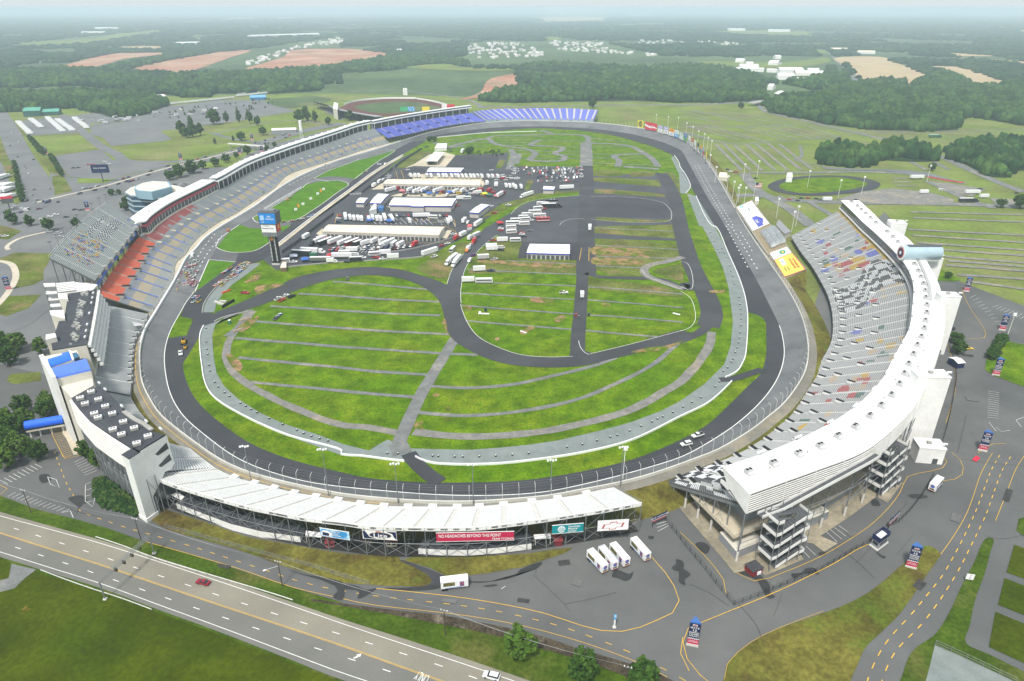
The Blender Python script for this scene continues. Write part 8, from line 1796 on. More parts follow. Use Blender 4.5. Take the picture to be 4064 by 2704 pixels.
# country round the speedway
zq=[.02]
def zn(d=.03):zq[0]+=d;return zq[0]
FT=M('field_tan',(.46,.36,.22),.95,.08,.01,.1,(.40,.31,.18),(.45,.6),.02,wave=(.9,.02,(.36,.27,.16),3,.6));MED=M('median_pale',(.50,.45,.36),.9,.08);WDF=M('woodland_floor',(.022,.045,.016),.95,.2,.02,.2);RGH=M('scrub',(.075,.115,.045),.95,.2,.02,.2,(.12,.13,.06),(.5,.65),.01)
def many(nm,m,ss,sm_=True,d=.03):sheets(nm,m,[G(s)for s in ss],zn(d),sm_)
many('car_park',ASW,['A 620,925 640,855 850,838 1000,800 1130,735 1500,690 1800,690 2030,765 1750,815 1400,868 1100,903 1205,950 1130,972 770,1006 700,945','A 110,835 450,800 530,915 190,935','A 470,800 700,770 1100,745 1130,780 900,830 620,850 640,900 560,860','A 365,1075 690,1030 820,1105 1190,1130 800,1225 480,1220','A 1190,1270 1300,1160 1560,1150 1700,1090 1500,1240 1330,1300','A -60,1120 20,1115 80,1250 90,1390 -60,1420','A 1560,1150 1700,1090 2357,905 2357,870 1800,1010','A 1850,900 2050,890 2050,920 1850,930','A 2180,720 2357,790 2357,830 2250,780','D 60,160 120,60 300,20 440,30 420,120 330,165','A 550,1400 730,1380 700,1450 560,1540 400,1560 420,1440'],False)
many('grass_plot',GRR,['A -60,960 10,965 95,1105 20,1115 -60,1115','A 10,1120 110,1110 205,1280 190,1370 110,1410 60,1230','A 60,845 110,840 185,935 140,945','A 265,1095 345,1080 420,1180 410,1200 350,1195','A 360,1215 430,1200 500,1320 420,1345 365,1340','D 0,205 120,178 372,186 300,300 300,365 230,400 100,425 60,440 105,320 60,260 -40,240','D 30,480 285,468 200,560 40,618 -40,590 -40,510','D -300,-90 -40,-20 150,30 60,90 -300,60','D 45,1065 70,1015 280,1000 285,1060 100,1085'],False)
many('lawn',GRY,['A 150,955 520,918 695,1015 340,1082 250,1078','A 800,1020 1130,980 1450,1000 1440,1052 1250,1105 900,1097','A 1110,905 1400,872 2030,780 2200,830 1800,935 1500,992 1190,965','A 540,1225 800,1235 720,1262 530,1260','A 790,1230 1170,1140 900,1200','A 1500,1150 1770,1065 1760,1090 1560,1150','A 700,1040 810,1100 780,1105'],False)
ribbons('road',ASW,[(G('A -20,760 20,830 65,905 130,1050 205,1175 255,1270 270,1340 215,1420 60,1480'),26),(G('A -150,1530 60,1470 250,1400 420,1358 700,1292 960,1215 1200,1150 1450,1090 1700,1022 1900,955 2100,900 2357,850'),25),(G('A 430,790 560,900 700,1010 800,1060 880,1110 1080,1115 1330,1110'),13),(G('A 1450,915 1600,955 1730,975 1850,990'),8),(G('D -250,260 -40,215 60,175 100,90 300,10 480,-60'),10),(G('D -200,760 100,690 230,600 330,520 350,470'),12)],8,zn())
ribbons('road_median',MED,[(G('A 250,1395 420,1352 700,1286 960,1210 1200,1144 1450,1084 1650,1032'),3.0),(G('D -100,230 60,250 110,330 90,400 20,500 -40,560'),4),(G('D 60,160 45,140 140,80 330,35'),3)],3,zn())
ribbons('field_track',PTG,[(G(s),w_)for s,w_ in(('C 540,720 600,770 900,840 1200,910 1500,985 1750,1060 1950,1150 2200,1260 2357,1320',11),('C 0,875 400,868 860,855',5),('C 1200,905 1800,900 2357,890',5),('C 1300,945 2357,945',3),('C 420,990 800,960 1100,935',4),('C 0,905 200,960 420,990 600,970',5),('C 470,1185 900,1185 1300,1180 1700,1210 1950,1260',8),('C 1580,1110 1690,1170','5')if False else('C 1580,1110 1690,1170',5),('C 1740,1110 1840,1165',5),('C 820,1000 830,1075 790,1100 980,1140',4),('C 330,1350 530,1340 700,1370 1100,1390 1500,1395 2000,1405 2357,1420',12),('C 440,1190 530,1310 620,1360 760,1440 900,1555',12),('C 890,1390 1060,1490',6),('C 1700,1245 1950,1360 2150,1430',8),('B 2357,720 2000,725 1300,735 990,735 960,745',12),('C -20,722 300,712 560,690',14),('C 1190,600 1210,560 1150,480 1080,420 1000,350 950,338',16),('A 1470,925 1800,850 2050,830 2250,860',5),('B 0,640 300,620 560,640 850,680 950,720 960,745',8))],5,zn())
ribbons('field_track',PTH,[(G(s),4.2)for s in('C 0,790 300,850','C 60,760 560,850','C 200,770 700,850','C 20,835 250,870','C 60,870 400,960','C 220,870 560,965','C 380,868 720,960','C 560,865 900,950','C 700,860 1000,930','C 30,905 300,985','C 300,990 480,1170','C 370,995 560,1170','C 450,990 650,1170','C 520,990 740,1170','C 600,985 830,1165','C 680,990 900,1160','C 240,990 420,1170','C 900,860 1180,925','C 850,860 1080,940','F 1560,20 2357,60','F 1590,60 2357,110','F 1620,110 2357,160','F 1800,160 2357,200','F 1810,205 2357,250','F 1820,265 2357,305','F 1900,330 2357,360','B 1300,700 2300,700','C 1450,1225 1560,1225','C 1460,1250 1580,1250','C 1480,1275 1620,1275','C 100,760 420,835','C 330,770 800,845','C 0,850 160,890','C 150,870 480,955','C 460,868 800,955','C 0,760 200,815','C 620,860 960,945','C 1000,950 1350,1000','C 1350,915 2300,920','C 1500,960 2300,985','F 1600,-60 2357,-30','F 1580,-100 2357,-80','F 2000,380 2357,430','F 1830,235 2357,275')],3,zn(),6,.3)
many('asphalt_oval',ASD,['C 600,1278 650,1245 780,1217 1000,1205 1200,1215 1340,1245 1372,1270 1300,1310 1100,1335 900,1345 720,1330 630,1305'])
many('oval_grass',GR,['C 676,1277 750,1242 900,1222 1100,1220 1230,1240 1285,1265 1200,1295 1000,1320 850,1328 720,1308'])
many('gravel_lot',PTH,['C 1070,1370 1250,1315 1450,1295 1700,1320 1880,1370 1860,1400 1400,1405','C 1700,1250 1850,1260 2100,1300 2000,1350 1900,1330','C 2120,1360 2357,1370 2357,1410 2160,1400'],False)
many('asphalt_strip',ASW,['C 960,1145 1200,1160 1500,1165 1700,1185 1880,1240 1700,1215 1400,1175 1000,1165'],False)
mesh_fence('C 1690,1215 1800,1238 1940,1258','low red and white barrier along the small paved strip',1.2,6,RD2,.1,False,RD2)
many('clay_track',CLY,['A 2330,745 B 30,728 110,702 300,684 520,684 640,705 770,742 740,765 560,790 300,800 100,780 0,760'])
many('oval_grass',RGH,['B 105,735 240,708 500,703 620,725 700,748 560,768 420,778 280,782 150,760'])
b=MB();b.wall(resample(sm(G('B 30,724 110,699 300,681 520,681')),6),0,3.0,.6);tag(b.build('oval_wall',WHT),'white wall round the far side of the clay oval','wall');b=MB();b.wall(resample(sm(G('B 525,684 640,702 780,742')),6),0,3.0,.6);tag(b.build('oval_wall',WHT),'white wall on the right bend of the clay oval','wall')
dF=G('A 2220,720 2330,745 B 60,765 180,785 300,800',3);dB=G('A 2200,690 2290,712 B 10,745 170,775 290,795',13)
r_=thing('grandstand','dark framed grandstand beside the clay oval','grandstand',tuple(dF[0]));seats(r_,dF,[p+Vector((-8,-14,0))for p in dB],14,dirty((.3,.31,.32)),(.1,.1,.1),[.2,.4,.6,.8],2,(.3,.3,.3),5);stand_frames(r_,dF,[p+Vector((-8,-14,0))for p in dB],[i/14 for i in range(15)],(.3,.65,1),.3,STD)
plain_block('A 2290,745 2320,755 2325,712 2298,705',16,'slim white press tower at the clay oval stand')
for i,(x,w_,m)in enumerate(((440,24,GN2),(490,22,SKB),(590,24,YL2),(720,20,WHT),(762,26,RD2))):p=P('B',x,768-(i>2)*18);b=MB();b.box(p,(w_*.55,1,8),.1);tag(b.build('hoarding',m),['green','sky blue','yellow','white','red'][i]+' hoarding beside the clay oval','billboard')
many('clay_clearing',DRC,['A 860,492 1000,440 1200,400 1500,360 1720,345 1600,392 1450,445 1300,492 1200,506 1000,508','A 1680,482 1800,440 1950,392 2060,342 2357,336 B 150,345 330,372 330,396 150,412 0,432 A 2200,462 2000,492 1800,497','B 830,688 960,640 1010,560 1080,530 1210,510 1205,560 1320,602 1200,622 1100,652 1000,668','A 220,490 480,440 800,370 1130,365 1150,375 900,400 700,450 480,500'],True,.06);many('dry_field',RGH,['A 1850,690 2150,665 2280,690 2000,745'])
many('field_tan',FT,['C 1080,395 1350,390 1500,440 1712,526 1580,582 1400,552 1250,552 1200,480','C 1720,455 1900,460 2100,520 2255,576 2080,612 1960,572 1850,500','C 1790,362 1950,365 2160,386 1900,386','C 1880,395 2100,405 2400,430 2400,455 2000,427','C 2000,460 2150,462 2210,482 2150,492','C 2150,178 2400,172 2400,215 2250,210','A 720,330 900,322 1130,320 940,345','B 1340,125 1700,115 1830,135 1500,150'],True,.06)
many('field_green',GRY,['A 0,345 200,295 600,270 780,240 1000,205 1150,210 900,245 600,300 200,325','C 180,215 700,210 1010,245 1020,265 700,245 400,235','C 110,420 400,425 700,430 1000,395 1010,430 700,470 400,460','C 1470,600 1760,620 1740,635 1490,630','B 1260,265 1480,245 1500,275 1380,280','A 1350,265 1560,245 1700,235 1500,280','C 770,350 990,345 980,370','B 450,460 730,435 860,465 1200,470 1190,485 720,485'],True,.06)
# trees
rt=random.Random(21)
LEAF=[M('foliage_%s'%n_,c,.9,.3,.5,3.0,c2,(.4,.65),.6)for n_,c,c2 in(('mid',(.050,.105,.014),(.085,.145,.020)),('dark',(.030,.072,.012),(.055,.105,.016)),('light',(.065,.125,.022),(.11,.17,.035)))]
BARK=M('bark',(.085,.065,.045),.95,.2,1,4)
def crown_mesh(seed,h,r,mat,nl=1500,cone=0.0,leaf=.42):
 """clumps of leaf-sized faces through a crown volume"""
 q=random.Random(seed);b=MB();cl=[]
 for k in range(46):
  while True:
   x,y,z=q.uniform(-1,1),q.uniform(-1,1),q.uniform(-1,1)
   if x*x+y*y+z*z<1 and x*x+y*y+z*z>.12:break
  f=1-cone*(z*.5+.5);cl.append((x*r*f,y*r*f,h*.58+z*h*.40,q.uniform(.20,.34)*r))
 per=nl//len(cl)
 for cx,cy,cz,cr in cl:
  for k in range(per):
   d=Vector((q.gauss(0,1),q.gauss(0,1),q.gauss(0,1))).normalized()*cr*q.uniform(.55,1);p=Vector((cx,cy,cz))+d
   n_=(d.normalized()+Vector((q.uniform(-.7,.7),q.uniform(-.7,.7),q.uniform(-.2,.9)))).normalized();u=n_.orthogonal().normalized();v=n_.cross(u);s=leaf*q.uniform(.6,1.3)
   b.face([p-u*s-v*s*.6,p+u*s-v*s*.6,p+u*s*.7+v*s*.7,p-u*s*.7+v*s*.7])
 o=b.build('crown',mat);me=o.data;bpy.data.objects.remove(o)
 b=MB();b.tube((0,0,0),(0,0,h*.42),r*.085,7,r2=r*.05)
 for k in range(6):a=k*1.05+q.random();b.tube((0,0,h*q.uniform(.22,.4)),(math.cos(a)*r*.55,math.sin(a)*r*.55,h*q.uniform(.5,.72)),r*.035,5,r2=r*.012)
 o=b.build('trunk',BARK);mt=o.data;bpy.data.objects.remove(o);return me,mt
TV={'round':[crown_mesh(i,10,3.9,LEAF[i%3],1500,.25)for i in range(3)],'dark':[crown_mesh(i+9,10,4.4,LEAF[1],1300,.1)for i in range(2)],'far':[crown_mesh(i+20,10,4,LEAF[1],420,.3,.85)for i in range(3)]}
def tree(p,h,label,kind='round',group=None,wide=1.0):
 me,mt=TV[kind][rt.randrange(len(TV[kind]))];t_=thing('tree',label,'tree',tuple(p),rt.uniform(0,6),group);t_.scale=(h/10*wide,h/10*wide,h/10)
 for nm,d in(('crown',me),('trunk',mt)):o=bpy.data.objects.new(nm,d);COL.objects.link(o);o.parent=t_
 return t_
for x,y,h,lb in((1237,1392,11,'leafy tree by the ditch, first from the left of three at the bottom edge'),(1655,1545,10.5,'leafy tree by the ditch, second of three at the bottom edge'),(2072,1640,11,'leafy tree by the ditch, third of three, cut by the bottom edge')):tree(P('H',x,y),h,lb,'round',None,1.08)
for i,(c_,x,y,h)in enumerate((('D',40,900,12),('D',110,880,12),('D',70,960,12),('D',150,840,10),('D',10,840,11),('D',285,880,10),('D',170,1290,10),('D',345,1260,10),('D',335,1320,10),('D',60,1420,12),('D',130,1440,12),('D',190,1400,11),('D',60,1540,12),('D',150,1580,12),('D',270,1610,10),('D',-20,1480,12),('K',850,1310,9),('K',985,1430,9),('K',780,1260,8),('G',60,110,11),('G',-30,60,12))):tree(P(c_,x,y),h,'broad tree in the planted beds left of the club tower','round' if i%2 else 'dark','trees left of the club tower',.95)
for i,(x,y,h,w_)in enumerate(((95,1545,14,1),(210,1555,11,1),(340,1590,13,1),(530,1570,10,1),(1255,940,24,.8),(1290,950,18,1),(1330,945,22,.8),(1380,935,20,.7),(1318,890,22,.5),(1475,860,26,1.1),(1560,850,20,.6),(1645,845,24,.5),(1720,852,22,.7),(1775,868,18,.8),(2060,842,22,1),(2112,835,26,.8),(2168,840,20,.7),(1810,932,14,1),(1662,970,14,1.2),(1480,995,9,.7),(1607,975,10,.5),(1703,1068,14,1),(1627,1090,9,1),(1557,1120,12,1.1),(1482,1148,12,1.2),(1398,1165,12,1),(1325,1195,17,1.3),(1240,1222,16,1.2),(1170,1240,12,1.2),(1835,1038,9,1),(1890,1015,8,1),(2260,862,14,1),(870,1450,10,1.3),(865,1400,8,1),(770,1345,7,1.3),(820,1340,6,1.2))):tree(P('A',x,y),h*.9,'dark isolated tree among the car parks and lawns at upper left','far','isolated trees at upper left',w_)
for c_,x,y,h,lb in(('F',1832,355,5,'small round tree on the triangular grass plot'),('F',1885,800,7,'bushy green tree behind the white tower, farther of two'),('F',1895,870,8,'bushy green tree behind the white tower, nearer of two'),('C',2325,1430,14,'dark round tree at the right edge of the far field'),('C',2195,1425,9,'small brownish tree beside the dark round one'),('C',1725,1172,9,'small dark tree south of the woods at right'),('C',415,745,12,'lone dark tree at the edge of the parking field'),('B',887,1062,9,'left of the two trees by the landscaped mounds'),('B',900,1050,8,'right of the two trees by the landscaped mounds'),('B',615,978,8,'left of the two trees at the end of the pit wall'),('B',648,975,8,'right of the two trees at the end of the pit wall'),('B',1735,745,16,'lone tree behind the right end of the blue stand'),('B',65,830,16,'lone tree by the clay oval road'),('M',1575,250,3.5,'low green shrub mass at the fuel canopy')):tree(P(c_,x,y),h,lb,'far' if h>9 else 'dark',None,1.2 if h>4 else 3)
for i in range(22):x,y=rt.uniform(940,1130),rt.uniform(1040,1080);tree(P('B',x,y,INF_Z),rt.uniform(1.5,3),'small shrub on the landscaped mounds near the far turn','far','shrubs on the landscaped mounds',1.5)
for a,c_,n_,h,lb,g in((('F',2125,910),('F',2205,790),12,5,'dark shrub in the hedge row beside the small grass plot','hedge shrubs by the grass plot'),(('A',205,960),('A',300,1070),11,7,'dark shrub in the row along the mown lot','shrubs along the mown lot'),(('A',355,1090),('A',430,1215),12,6,'dark shrub in the row along the striped car park','shrubs along the striped car park'),(('A',100,1130),('A',160,1390),16,6,'dark shrub along the far left road','shrubs along the far left road')):
 p0,p1=P(*a),P(*c_)
 for i in range(n_):tree(p0.lerp(p1,i/(n_-1)),h*rt.uniform(.8,1.2),lb,'dark' if h==5 else 'far',g,1.3)
for i in range(45):x,y=rt.uniform(1150,1900),0;y=795-(x-1150)*.11+rt.uniform(-35,30);tree(P('A',x,y),rt.uniform(3,5),'small young tree dotted over the big car park at upper left','far','young trees in the big car park',.9)
def blob_tree(seed,sub):
 import bmesh as bmm
 bm=bmm.new();bmm.ops.create_icosphere(bm,subdivisions=sub,radius=1)
 for v in bm.verts:
  d=v.co.normalized();k=1+.30*noise.noise(d*1.7+Vector((seed*3.1,0,0)))+.22*noise.noise(d*4.1+Vector((0,seed*2.3,0)))+(.14*noise.noise(d*9+Vector((0,0,seed)))if sub>2 else 0);v.co=d*k
  if v.co.z<-.55:v.co.z=-.55+(v.co.z+.55)*.3
 V=np.array([v.co[:]for v in bm.verts],dtype=np.float32);Fc=np.array([[x.index for x in f.verts]for f in bm.faces],dtype=np.int32);bm.free();return V,Fc
BL={s:[blob_tree(i,s)for i in range(6)]for s in(1,2,3)}
def mass(name,label,pts,mat,sub,cat='forest',kind='stuff'):
 """pts: x,y,z,radius,height"""
 q=random.Random(len(pts));vs=[];fs=[];n0=0
 for x,y,z,r,h in pts:
  V,Fc=BL[sub][q.randrange(6)];a=q.uniform(0,6.28);ca,sa=math.cos(a),math.sin(a);W_=np.empty_like(V)
  W_[:,0]=(V[:,0]*ca-V[:,1]*sa)*r+x;W_[:,1]=(V[:,0]*sa+V[:,1]*ca)*r+y;W_[:,2]=(V[:,2]+.55)/1.6*h+z;vs.append(W_);fs.append(Fc+n0);n0+=len(V)
 V=np.concatenate(vs);Fc=np.concatenate(fs);me=bpy.data.meshes.new(name);me.vertices.add(len(V));me.vertices.foreach_set('co',V.ravel());me.loops.add(len(Fc)*3);me.loops.foreach_set('vertex_index',Fc.ravel());me.polygons.add(len(Fc));me.polygons.foreach_set('loop_start',np.arange(0,len(Fc)*3,3,dtype=np.int32));me.update(calc_edges=True);me.validate()
 me.materials.append(mat);o=bpy.data.objects.new(name,me);COL.objects.link(o);o['kind']=kind;o['label']=label;return o
def inside(x,y,A):
 j=len(A)-1;c_=False
 for i in range(len(A)):
  if(A[i][1]>y)!=(A[j][1]>y)and x<(A[j][0]-A[i][0])*(y-A[i][1])/(A[j][1]-A[i][1])+A[i][0]:c_=not c_
  j=i
 return c_
FOR=M('forest_canopy',(.014,.045,.012),.95,.38,.05,.30,(.046,.092,.020),(.42,.62),.03,bump=.6)
FOL=M('forest_far',(.012,.038,.014),.95,.34,.012,.08,(.030,.062,.020),(.42,.62),.008)
IVY=M('ivy',(.020,.050,.012),.95,.35,.8,4,(.05,.08,.018),(.45,.62),.4)
A_=[tuple(p.xy)for p in G('G 645,185 720,180 800,230 935,330 1000,425 925,430 700,370 650,300')]
xs=[p[0]for p in A_];ys_=[p[1]for p in A_];pts=[]
while len(pts)<420:
 x,y=rt.uniform(min(xs),max(xs)),rt.uniform(min(ys_),max(ys_))
 if inside(x,y,A_):pts.append((x,y,0,rt.uniform(.6,1.1),rt.uniform(1.0,2.2)))
mass('ivy_bank','dense dark ivy and shrubs on the bank beside the white end tower',pts,IVY,2)
woods=[('C 600,775 575,705 750,675 1000,668 1030,630 1200,595 1330,608 1600,606 1780,615 1950,575 2100,615 2260,595 2500,600 2500,870 2357,865 2010,805 1900,812 1905,892 1700,902 1300,892 1000,855 800,805','wide dark wood behind the parking field at upper right'),('C 915,1085 985,1030 1200,1030 1330,1068 1390,1015 1570,1020 1620,1050 1770,1068 1775,1108 1600,1112 1400,1100 1250,1140 1100,1145 980,1130','oblong copse in the middle of the right-hand fields'),('C 1790,1040 1880,1015 2100,1000 2357,995 2500,1010 2500,1195 2357,1172 2230,1180 2235,1222 2100,1212 1950,1125','dark wood at the right edge beyond the diagonal track'),('B 935,695 1060,650 1230,612 1345,605 1240,560 1260,520 1500,520 1800,500 2357,455 C 300,480 500,520 565,560 562,688 300,705 0,705 B 2000,695 1600,700 1200,710 1050,705','large dark wood behind the blue stand'),('C 690,575 830,552 1010,510 1140,500 1152,580 1050,612 900,618 820,600','wood beside the white sheds and the far road'),('A -60,650 200,660 600,650 900,650 1100,700 1135,735 1010,790 900,805 780,812 650,775 500,745 200,765 -60,780','wood along the upper left behind the trailer lot'),('A -60,520 300,495 500,480 700,505 1000,545 1400,520 1900,500 2357,460 B 0,455 330,400 445,440 448,475 260,490 0,505 A 2210,560 2205,625 1900,645 1480,645 1450,670 1260,670 1000,625 600,585 200,600 -60,605','long belt of wood across the upper left'),('C 1230,560 1440,560 1550,570 1540,590 1400,595 1250,595','tree belt below the tan field'),('C 1580,600 1700,540 1750,500 1850,510 1960,570 1950,590 1800,612 1600,610','tree belt between the two tan fields'),('B 330,405 480,380 860,430 880,465 740,440 600,445 450,462','tree belt above the meadow'),('A 720,480 900,430 1150,395 1420,375 1500,360 1180,415 900,470 740,492','narrow tree belt between the clay clearings'),('B 1200,475 1420,440 1700,460 2000,470 1990,490 1500,478 1300,490','tree belt at the back of the meadow')]
WP=[]
for s,lb in woods:
 pg=G(s);A_=[tuple(p.xy)for p in pg];WP.append(A_);sheet('woodland_floor',WDF,pg,zn())
 xs=[p[0]for p in A_];ys_=[p[1]for p in A_];pts=[];mid_=(min(ys_)+max(ys_))/2
 sp=7.2 if mid_<1100 else 8.2 if mid_<1700 else 11
 x=min(xs)
 while x<max(xs):
  y=min(ys_)
  while y<max(ys_):
   px,py=x+rt.uniform(-.5,.5)*sp,y+rt.uniform(-.5,.5)*sp
   ex,ey=px+14*noise.noise(Vector((px/45,py/45,1))),py+22*noise.noise(Vector((px/45,py/45,5)))
   if inside(ex,ey,A_)and abs(px/max(py,1))<.95:
    g=noise.noise(Vector((px/60,py/60,8)))
    if g>-.42:k=rt.random();pts.append((px,py,-.3,sp*(rt.uniform(.38,.6)if k<.4 else rt.uniform(.6,.95)),(rt.uniform(6,11)if k<.4 else rt.uniform(11,18))*(1+.3*g)))
   y+=sp
  x+=sp
 mass('forest',lb,pts,FOR,2 if mid_<1500 else 1)
CLR=[[tuple(p.xy)for p in G(s)]for s in('A 860,492 1000,440 1200,400 1500,360 1720,345 2060,336 2357,330 B 330,372 330,396 0,432 A 2200,462 1800,500 1200,510','C 1080,395 1350,390 1500,440 1712,526 1580,582 1250,560','C 1720,455 1900,460 2255,576 2080,615 1960,572','A -60,340 200,290 780,236 1150,205 1150,215 600,305 -60,335','A -60,480 220,440 480,430 800,365 1150,360 1150,400 700,480 300,480','C 110,420 600,380 1000,390 1010,440 1000,520 700,580 270,480','C 180,215 700,205 1020,260 400,240','B 840,400 880,300 1060,285 1400,285 1420,250 1800,290 2200,380 2200,400 1700,400 1400,400 1200,410','A 1480,490 1650,350 2357,250 2357,330 2050,340 1700,480','B 0,640 0,500 450,455 860,470 1200,480 1220,600 940,690','C 1790,360 2160,385 2400,430 2400,455 1880,395','A 700,320 1130,316 1130,350 720,335','C 900,340 1010,340 1240,560 1190,600','B 1330,110 1830,115 1830,150 1400,150','A -60,610 600,600 900,625 880,640 200,650 -60,640')]
fp=[];fp2=[]
for k in range(46000):
 Y=1500*(9.0**rt.random());X=Y*rt.uniform(-.9,.9)
 if noise.noise(Vector((X/900,Y/700,3)))+.5*noise.noise(Vector((X/260,Y/260,9)))<-.20:continue
 if any(inside(X,Y,A)for A in CLR)or any(inside(X,Y,A)for A in WP):continue
 if Y<1750 and-750<X<1200:continue
 s=max(7,Y*.0040);(fp if Y<5000 else fp2).append((X,Y,-.5,s*rt.uniform(.8,1.7),rt.uniform(9,16)))
mass('forest','broken woodland fading into the haze far beyond the speedway',fp,FOL,1);mass('forest','last pale woodland below the horizon',fp2,FOL,1)
# far houses and sheds
def house_mesh(L,W_,h,rc,wc):
 b=MB();b.box((0,0,0),(L,W_,h),0,0,wc);r=h+W_*.32;a=.5
 b.face([(-L/2-a,-W_/2-a,h),(L/2+a,-W_/2-a,h),(L/2+a,0,r),(-L/2-a,0,r)],0,rc);b.face([(L/2+a,W_/2+a,h),(-L/2-a,W_/2+a,h),(-L/2-a,0,r),(L/2+a,0,r)],0,rc)
 for s in(-1,1):b.face([(s*L/2,-W_/2*s,h),(s*L/2,W_/2*s,h),(s*L/2,0,r)],0,wc)
 o=b.build('house',PNT);me=o.data;bpy.data.objects.remove(o);return me
HMs=[house_mesh(15,10,6,c,w_)for c,w_ in(((.60,.58,.55),(.72,.70,.66)),((.42,.40,.38),(.74,.73,.70)),((.66,.64,.62),(.66,.60,.52)),((.34,.32,.31),(.70,.68,.64)))]
def suburb(polys,n_,lb,g):
 A=[[tuple(p.xy)for p in G(s)]for s in polys];k=0;tries=0
 while k<n_ and tries<n_*60:
  tries+=1;a=rt.choice(A);xs=[p[0]for p in a];ys_=[p[1]for p in a];x,y=rt.uniform(min(xs),max(xs)),rt.uniform(min(ys_),max(ys_))
  if inside(x,y,a):o=bpy.data.objects.new('house',rt.choice(HMs));COL.objects.link(o);o.location=(x,y,0);o.rotation_euler=(0,0,rt.uniform(-.6,.6));o.scale=(rt.uniform(.6,1.0),)*3;tag(o,lb,'house',g);k+=1
suburb(['B 840,400 880,310 1060,295 1250,300 1400,360 1400,395 1200,408'],95,'small pale house in the suburb clearing above the blue stand','houses of the middle suburb')
suburb(['B 1420,280 1560,290 1800,300 1850,350 2190,375 2180,395 1800,370 1500,350'],95,'small pale house in the suburb right of the middle one','houses of the right-hand suburb')
suburb(['A 1480,490 1560,470 1800,400 1960,340 2300,265 2357,270 2357,300 2050,340 1800,440'],75,'small pale house on the slope beside the clay clearing','houses beside the clay clearing')
suburb(['B 2030,300 2100,270 2357,265 C 0,270 300,285 420,310 200,315 B 2357,310'],45,'tiny pale house in the far right suburb','houses of the far right suburb')
def shed(c_,x0,y0,x1,y1,h,d,label,wm=WLW,rm=RFW,nm='shed'):
 a,e=P(c_,x0,y0),P(c_,x1,y1);L=(e-a).length;rz=math.atan2((e-a).y,(e-a).x);m=(a+e)/2;t_=thing(nm,label,'shed',tuple(m),rz);put=PUT(t_)
 b=MB();b.box((0,d/2,0),(L,d,h));put(b,'wall',wm);b=MB();b.face([(-L/2,-.5,h),(L/2,-.5,h),(L/2,d/2,h+d*.14),(-L/2,d/2,h+d*.14)]);b.face([(L/2,d+.5,h),(-L/2,d+.5,h),(-L/2,d/2,h+d*.14),(L/2,d/2,h+d*.14)]);put(b,'roof',rm)
O_=['first','second','third','fourth','fifth','sixth','seventh','eighth','ninth','tenth','eleventh','twelfth','thirteenth']
for i,(x0,y0,x1,y1,h,d)in enumerate(((280,485,345,487,7,26),(405,478,535,480,9,40),(380,490,570,496,8,20),(375,430,435,432,8,30),(600,447,665,450,8,40),(590,498,660,500,7,20),(680,505,845,505,10,35),(790,520,1000,522,8,30),(665,548,780,550,10,35),(775,565,845,567,7,25),(650,408,690,408,10,25),(450,445,500,446,6,20),(870,498,950,500,8,22))):shed('C',x0,y0,x1,y1,h,d,O_[i]+' white works shed of the cluster beyond the right-hand wood')
for c_,x0,y0,x1,y1,lb in(('C',595,618,632,620,'small white shed in the clearing by the bridge'),('C',640,668,672,672,'white cabin beside the bridge'),('C',960,715,1020,712,'pale house with a red roof among the wood'),('C',1030,350,1145,352,'long tan store at the head of the far road'),('C',1215,370,1335,372,'second long tan store at the head of the far road'),('C',320,212,440,214,'far white shed on the pale meadow'),('C',600,220,750,222,'longest far white shed on the pale meadow'),('A',650,205,810,207,'long white warehouse in the far left haze'),('A',560,238,720,238,'lower white warehouse in the far left haze'),('A',1200,310,1390,305,'pale long shed by the far tree belt'),('A',1545,140,1750,130,'very far white works near the horizon at left'),('A',1900,132,2040,128,'second very far white works near the horizon'),('B',1190,85,1320,85,'very far white works near the horizon in the middle'),('B',1980,105,2140,105,'very far white works near the horizon at right'),('B',390,360,420,360,'white house alone in the wood right of the clay clearing'),('A',1720,265,2200,250,'very long low white mill beyond the suburb slope')):shed(c_,x0,y0,x1,y1,8 if y0>300 else 14,30,lb,WLW,M('roof_red',(.5,.06,.08),.7)if 'red roof' in lb else RFC if 'tan' in lb else RFW)
shed('A',165,805,285,800,9,30,'green-roofed hall at the upper left trailer lot',M('hall_green',(.03,.10,.08),.6),M('roof_green',(.10,.32,.24),.6),'hall');shed('A',285,798,412,792,6,25,'lower green-roofed wing of the trailer lot hall',M('hall_green',(.03,.10,.08),.6),M('roof_green',(.10,.32,.24),.6),'hall');shed('A',1722,692,1832,688,5,25,'blue-roofed shelter by the far trailer rows',M('shelter_blue',(.05,.15,.3),.6),M('shelter_roof_blue',(.12,.35,.62),.5),'shelter');shed('A',1100,695,1150,690,8,20,'grey gabled house at the edge of the upper left wood');shed('A',1870,918,2040,912,4,14,'row of white stalls beside the long lawn',WLG,RFW,'stall')
a,c_=P('A',1570,985,6),P('A',1830,1005,6);t_=thing('footbridge','pale footbridge over the road behind the long colonnade','bridge',(a.x,a.y,0));b=MB();b.beam(a,c_,4,1.2);b.build('deck',CNW,t_)
for f in(.05,.35,.65,.95):p=a.lerp(c_,f);b=MB();b.tube((p.x,p.y,0),(p.x,p.y,5),.6,8);b.build('pier',CNG,t_)
a,c_=P('C',490,705,6),P('C',575,690,6);t_=thing('road_bridge','grey road bridge at the edge of the wood behind the parking field','bridge',(a.x,a.y,0));b=MB();b.beam(a,c_,14,2);b.build('deck',CNG,t_);b=MB();b.box((a.lerp(c_,.5).x,a.lerp(c_,.5).y,0),(4,12,4));b.build('pier',CNG,t_)
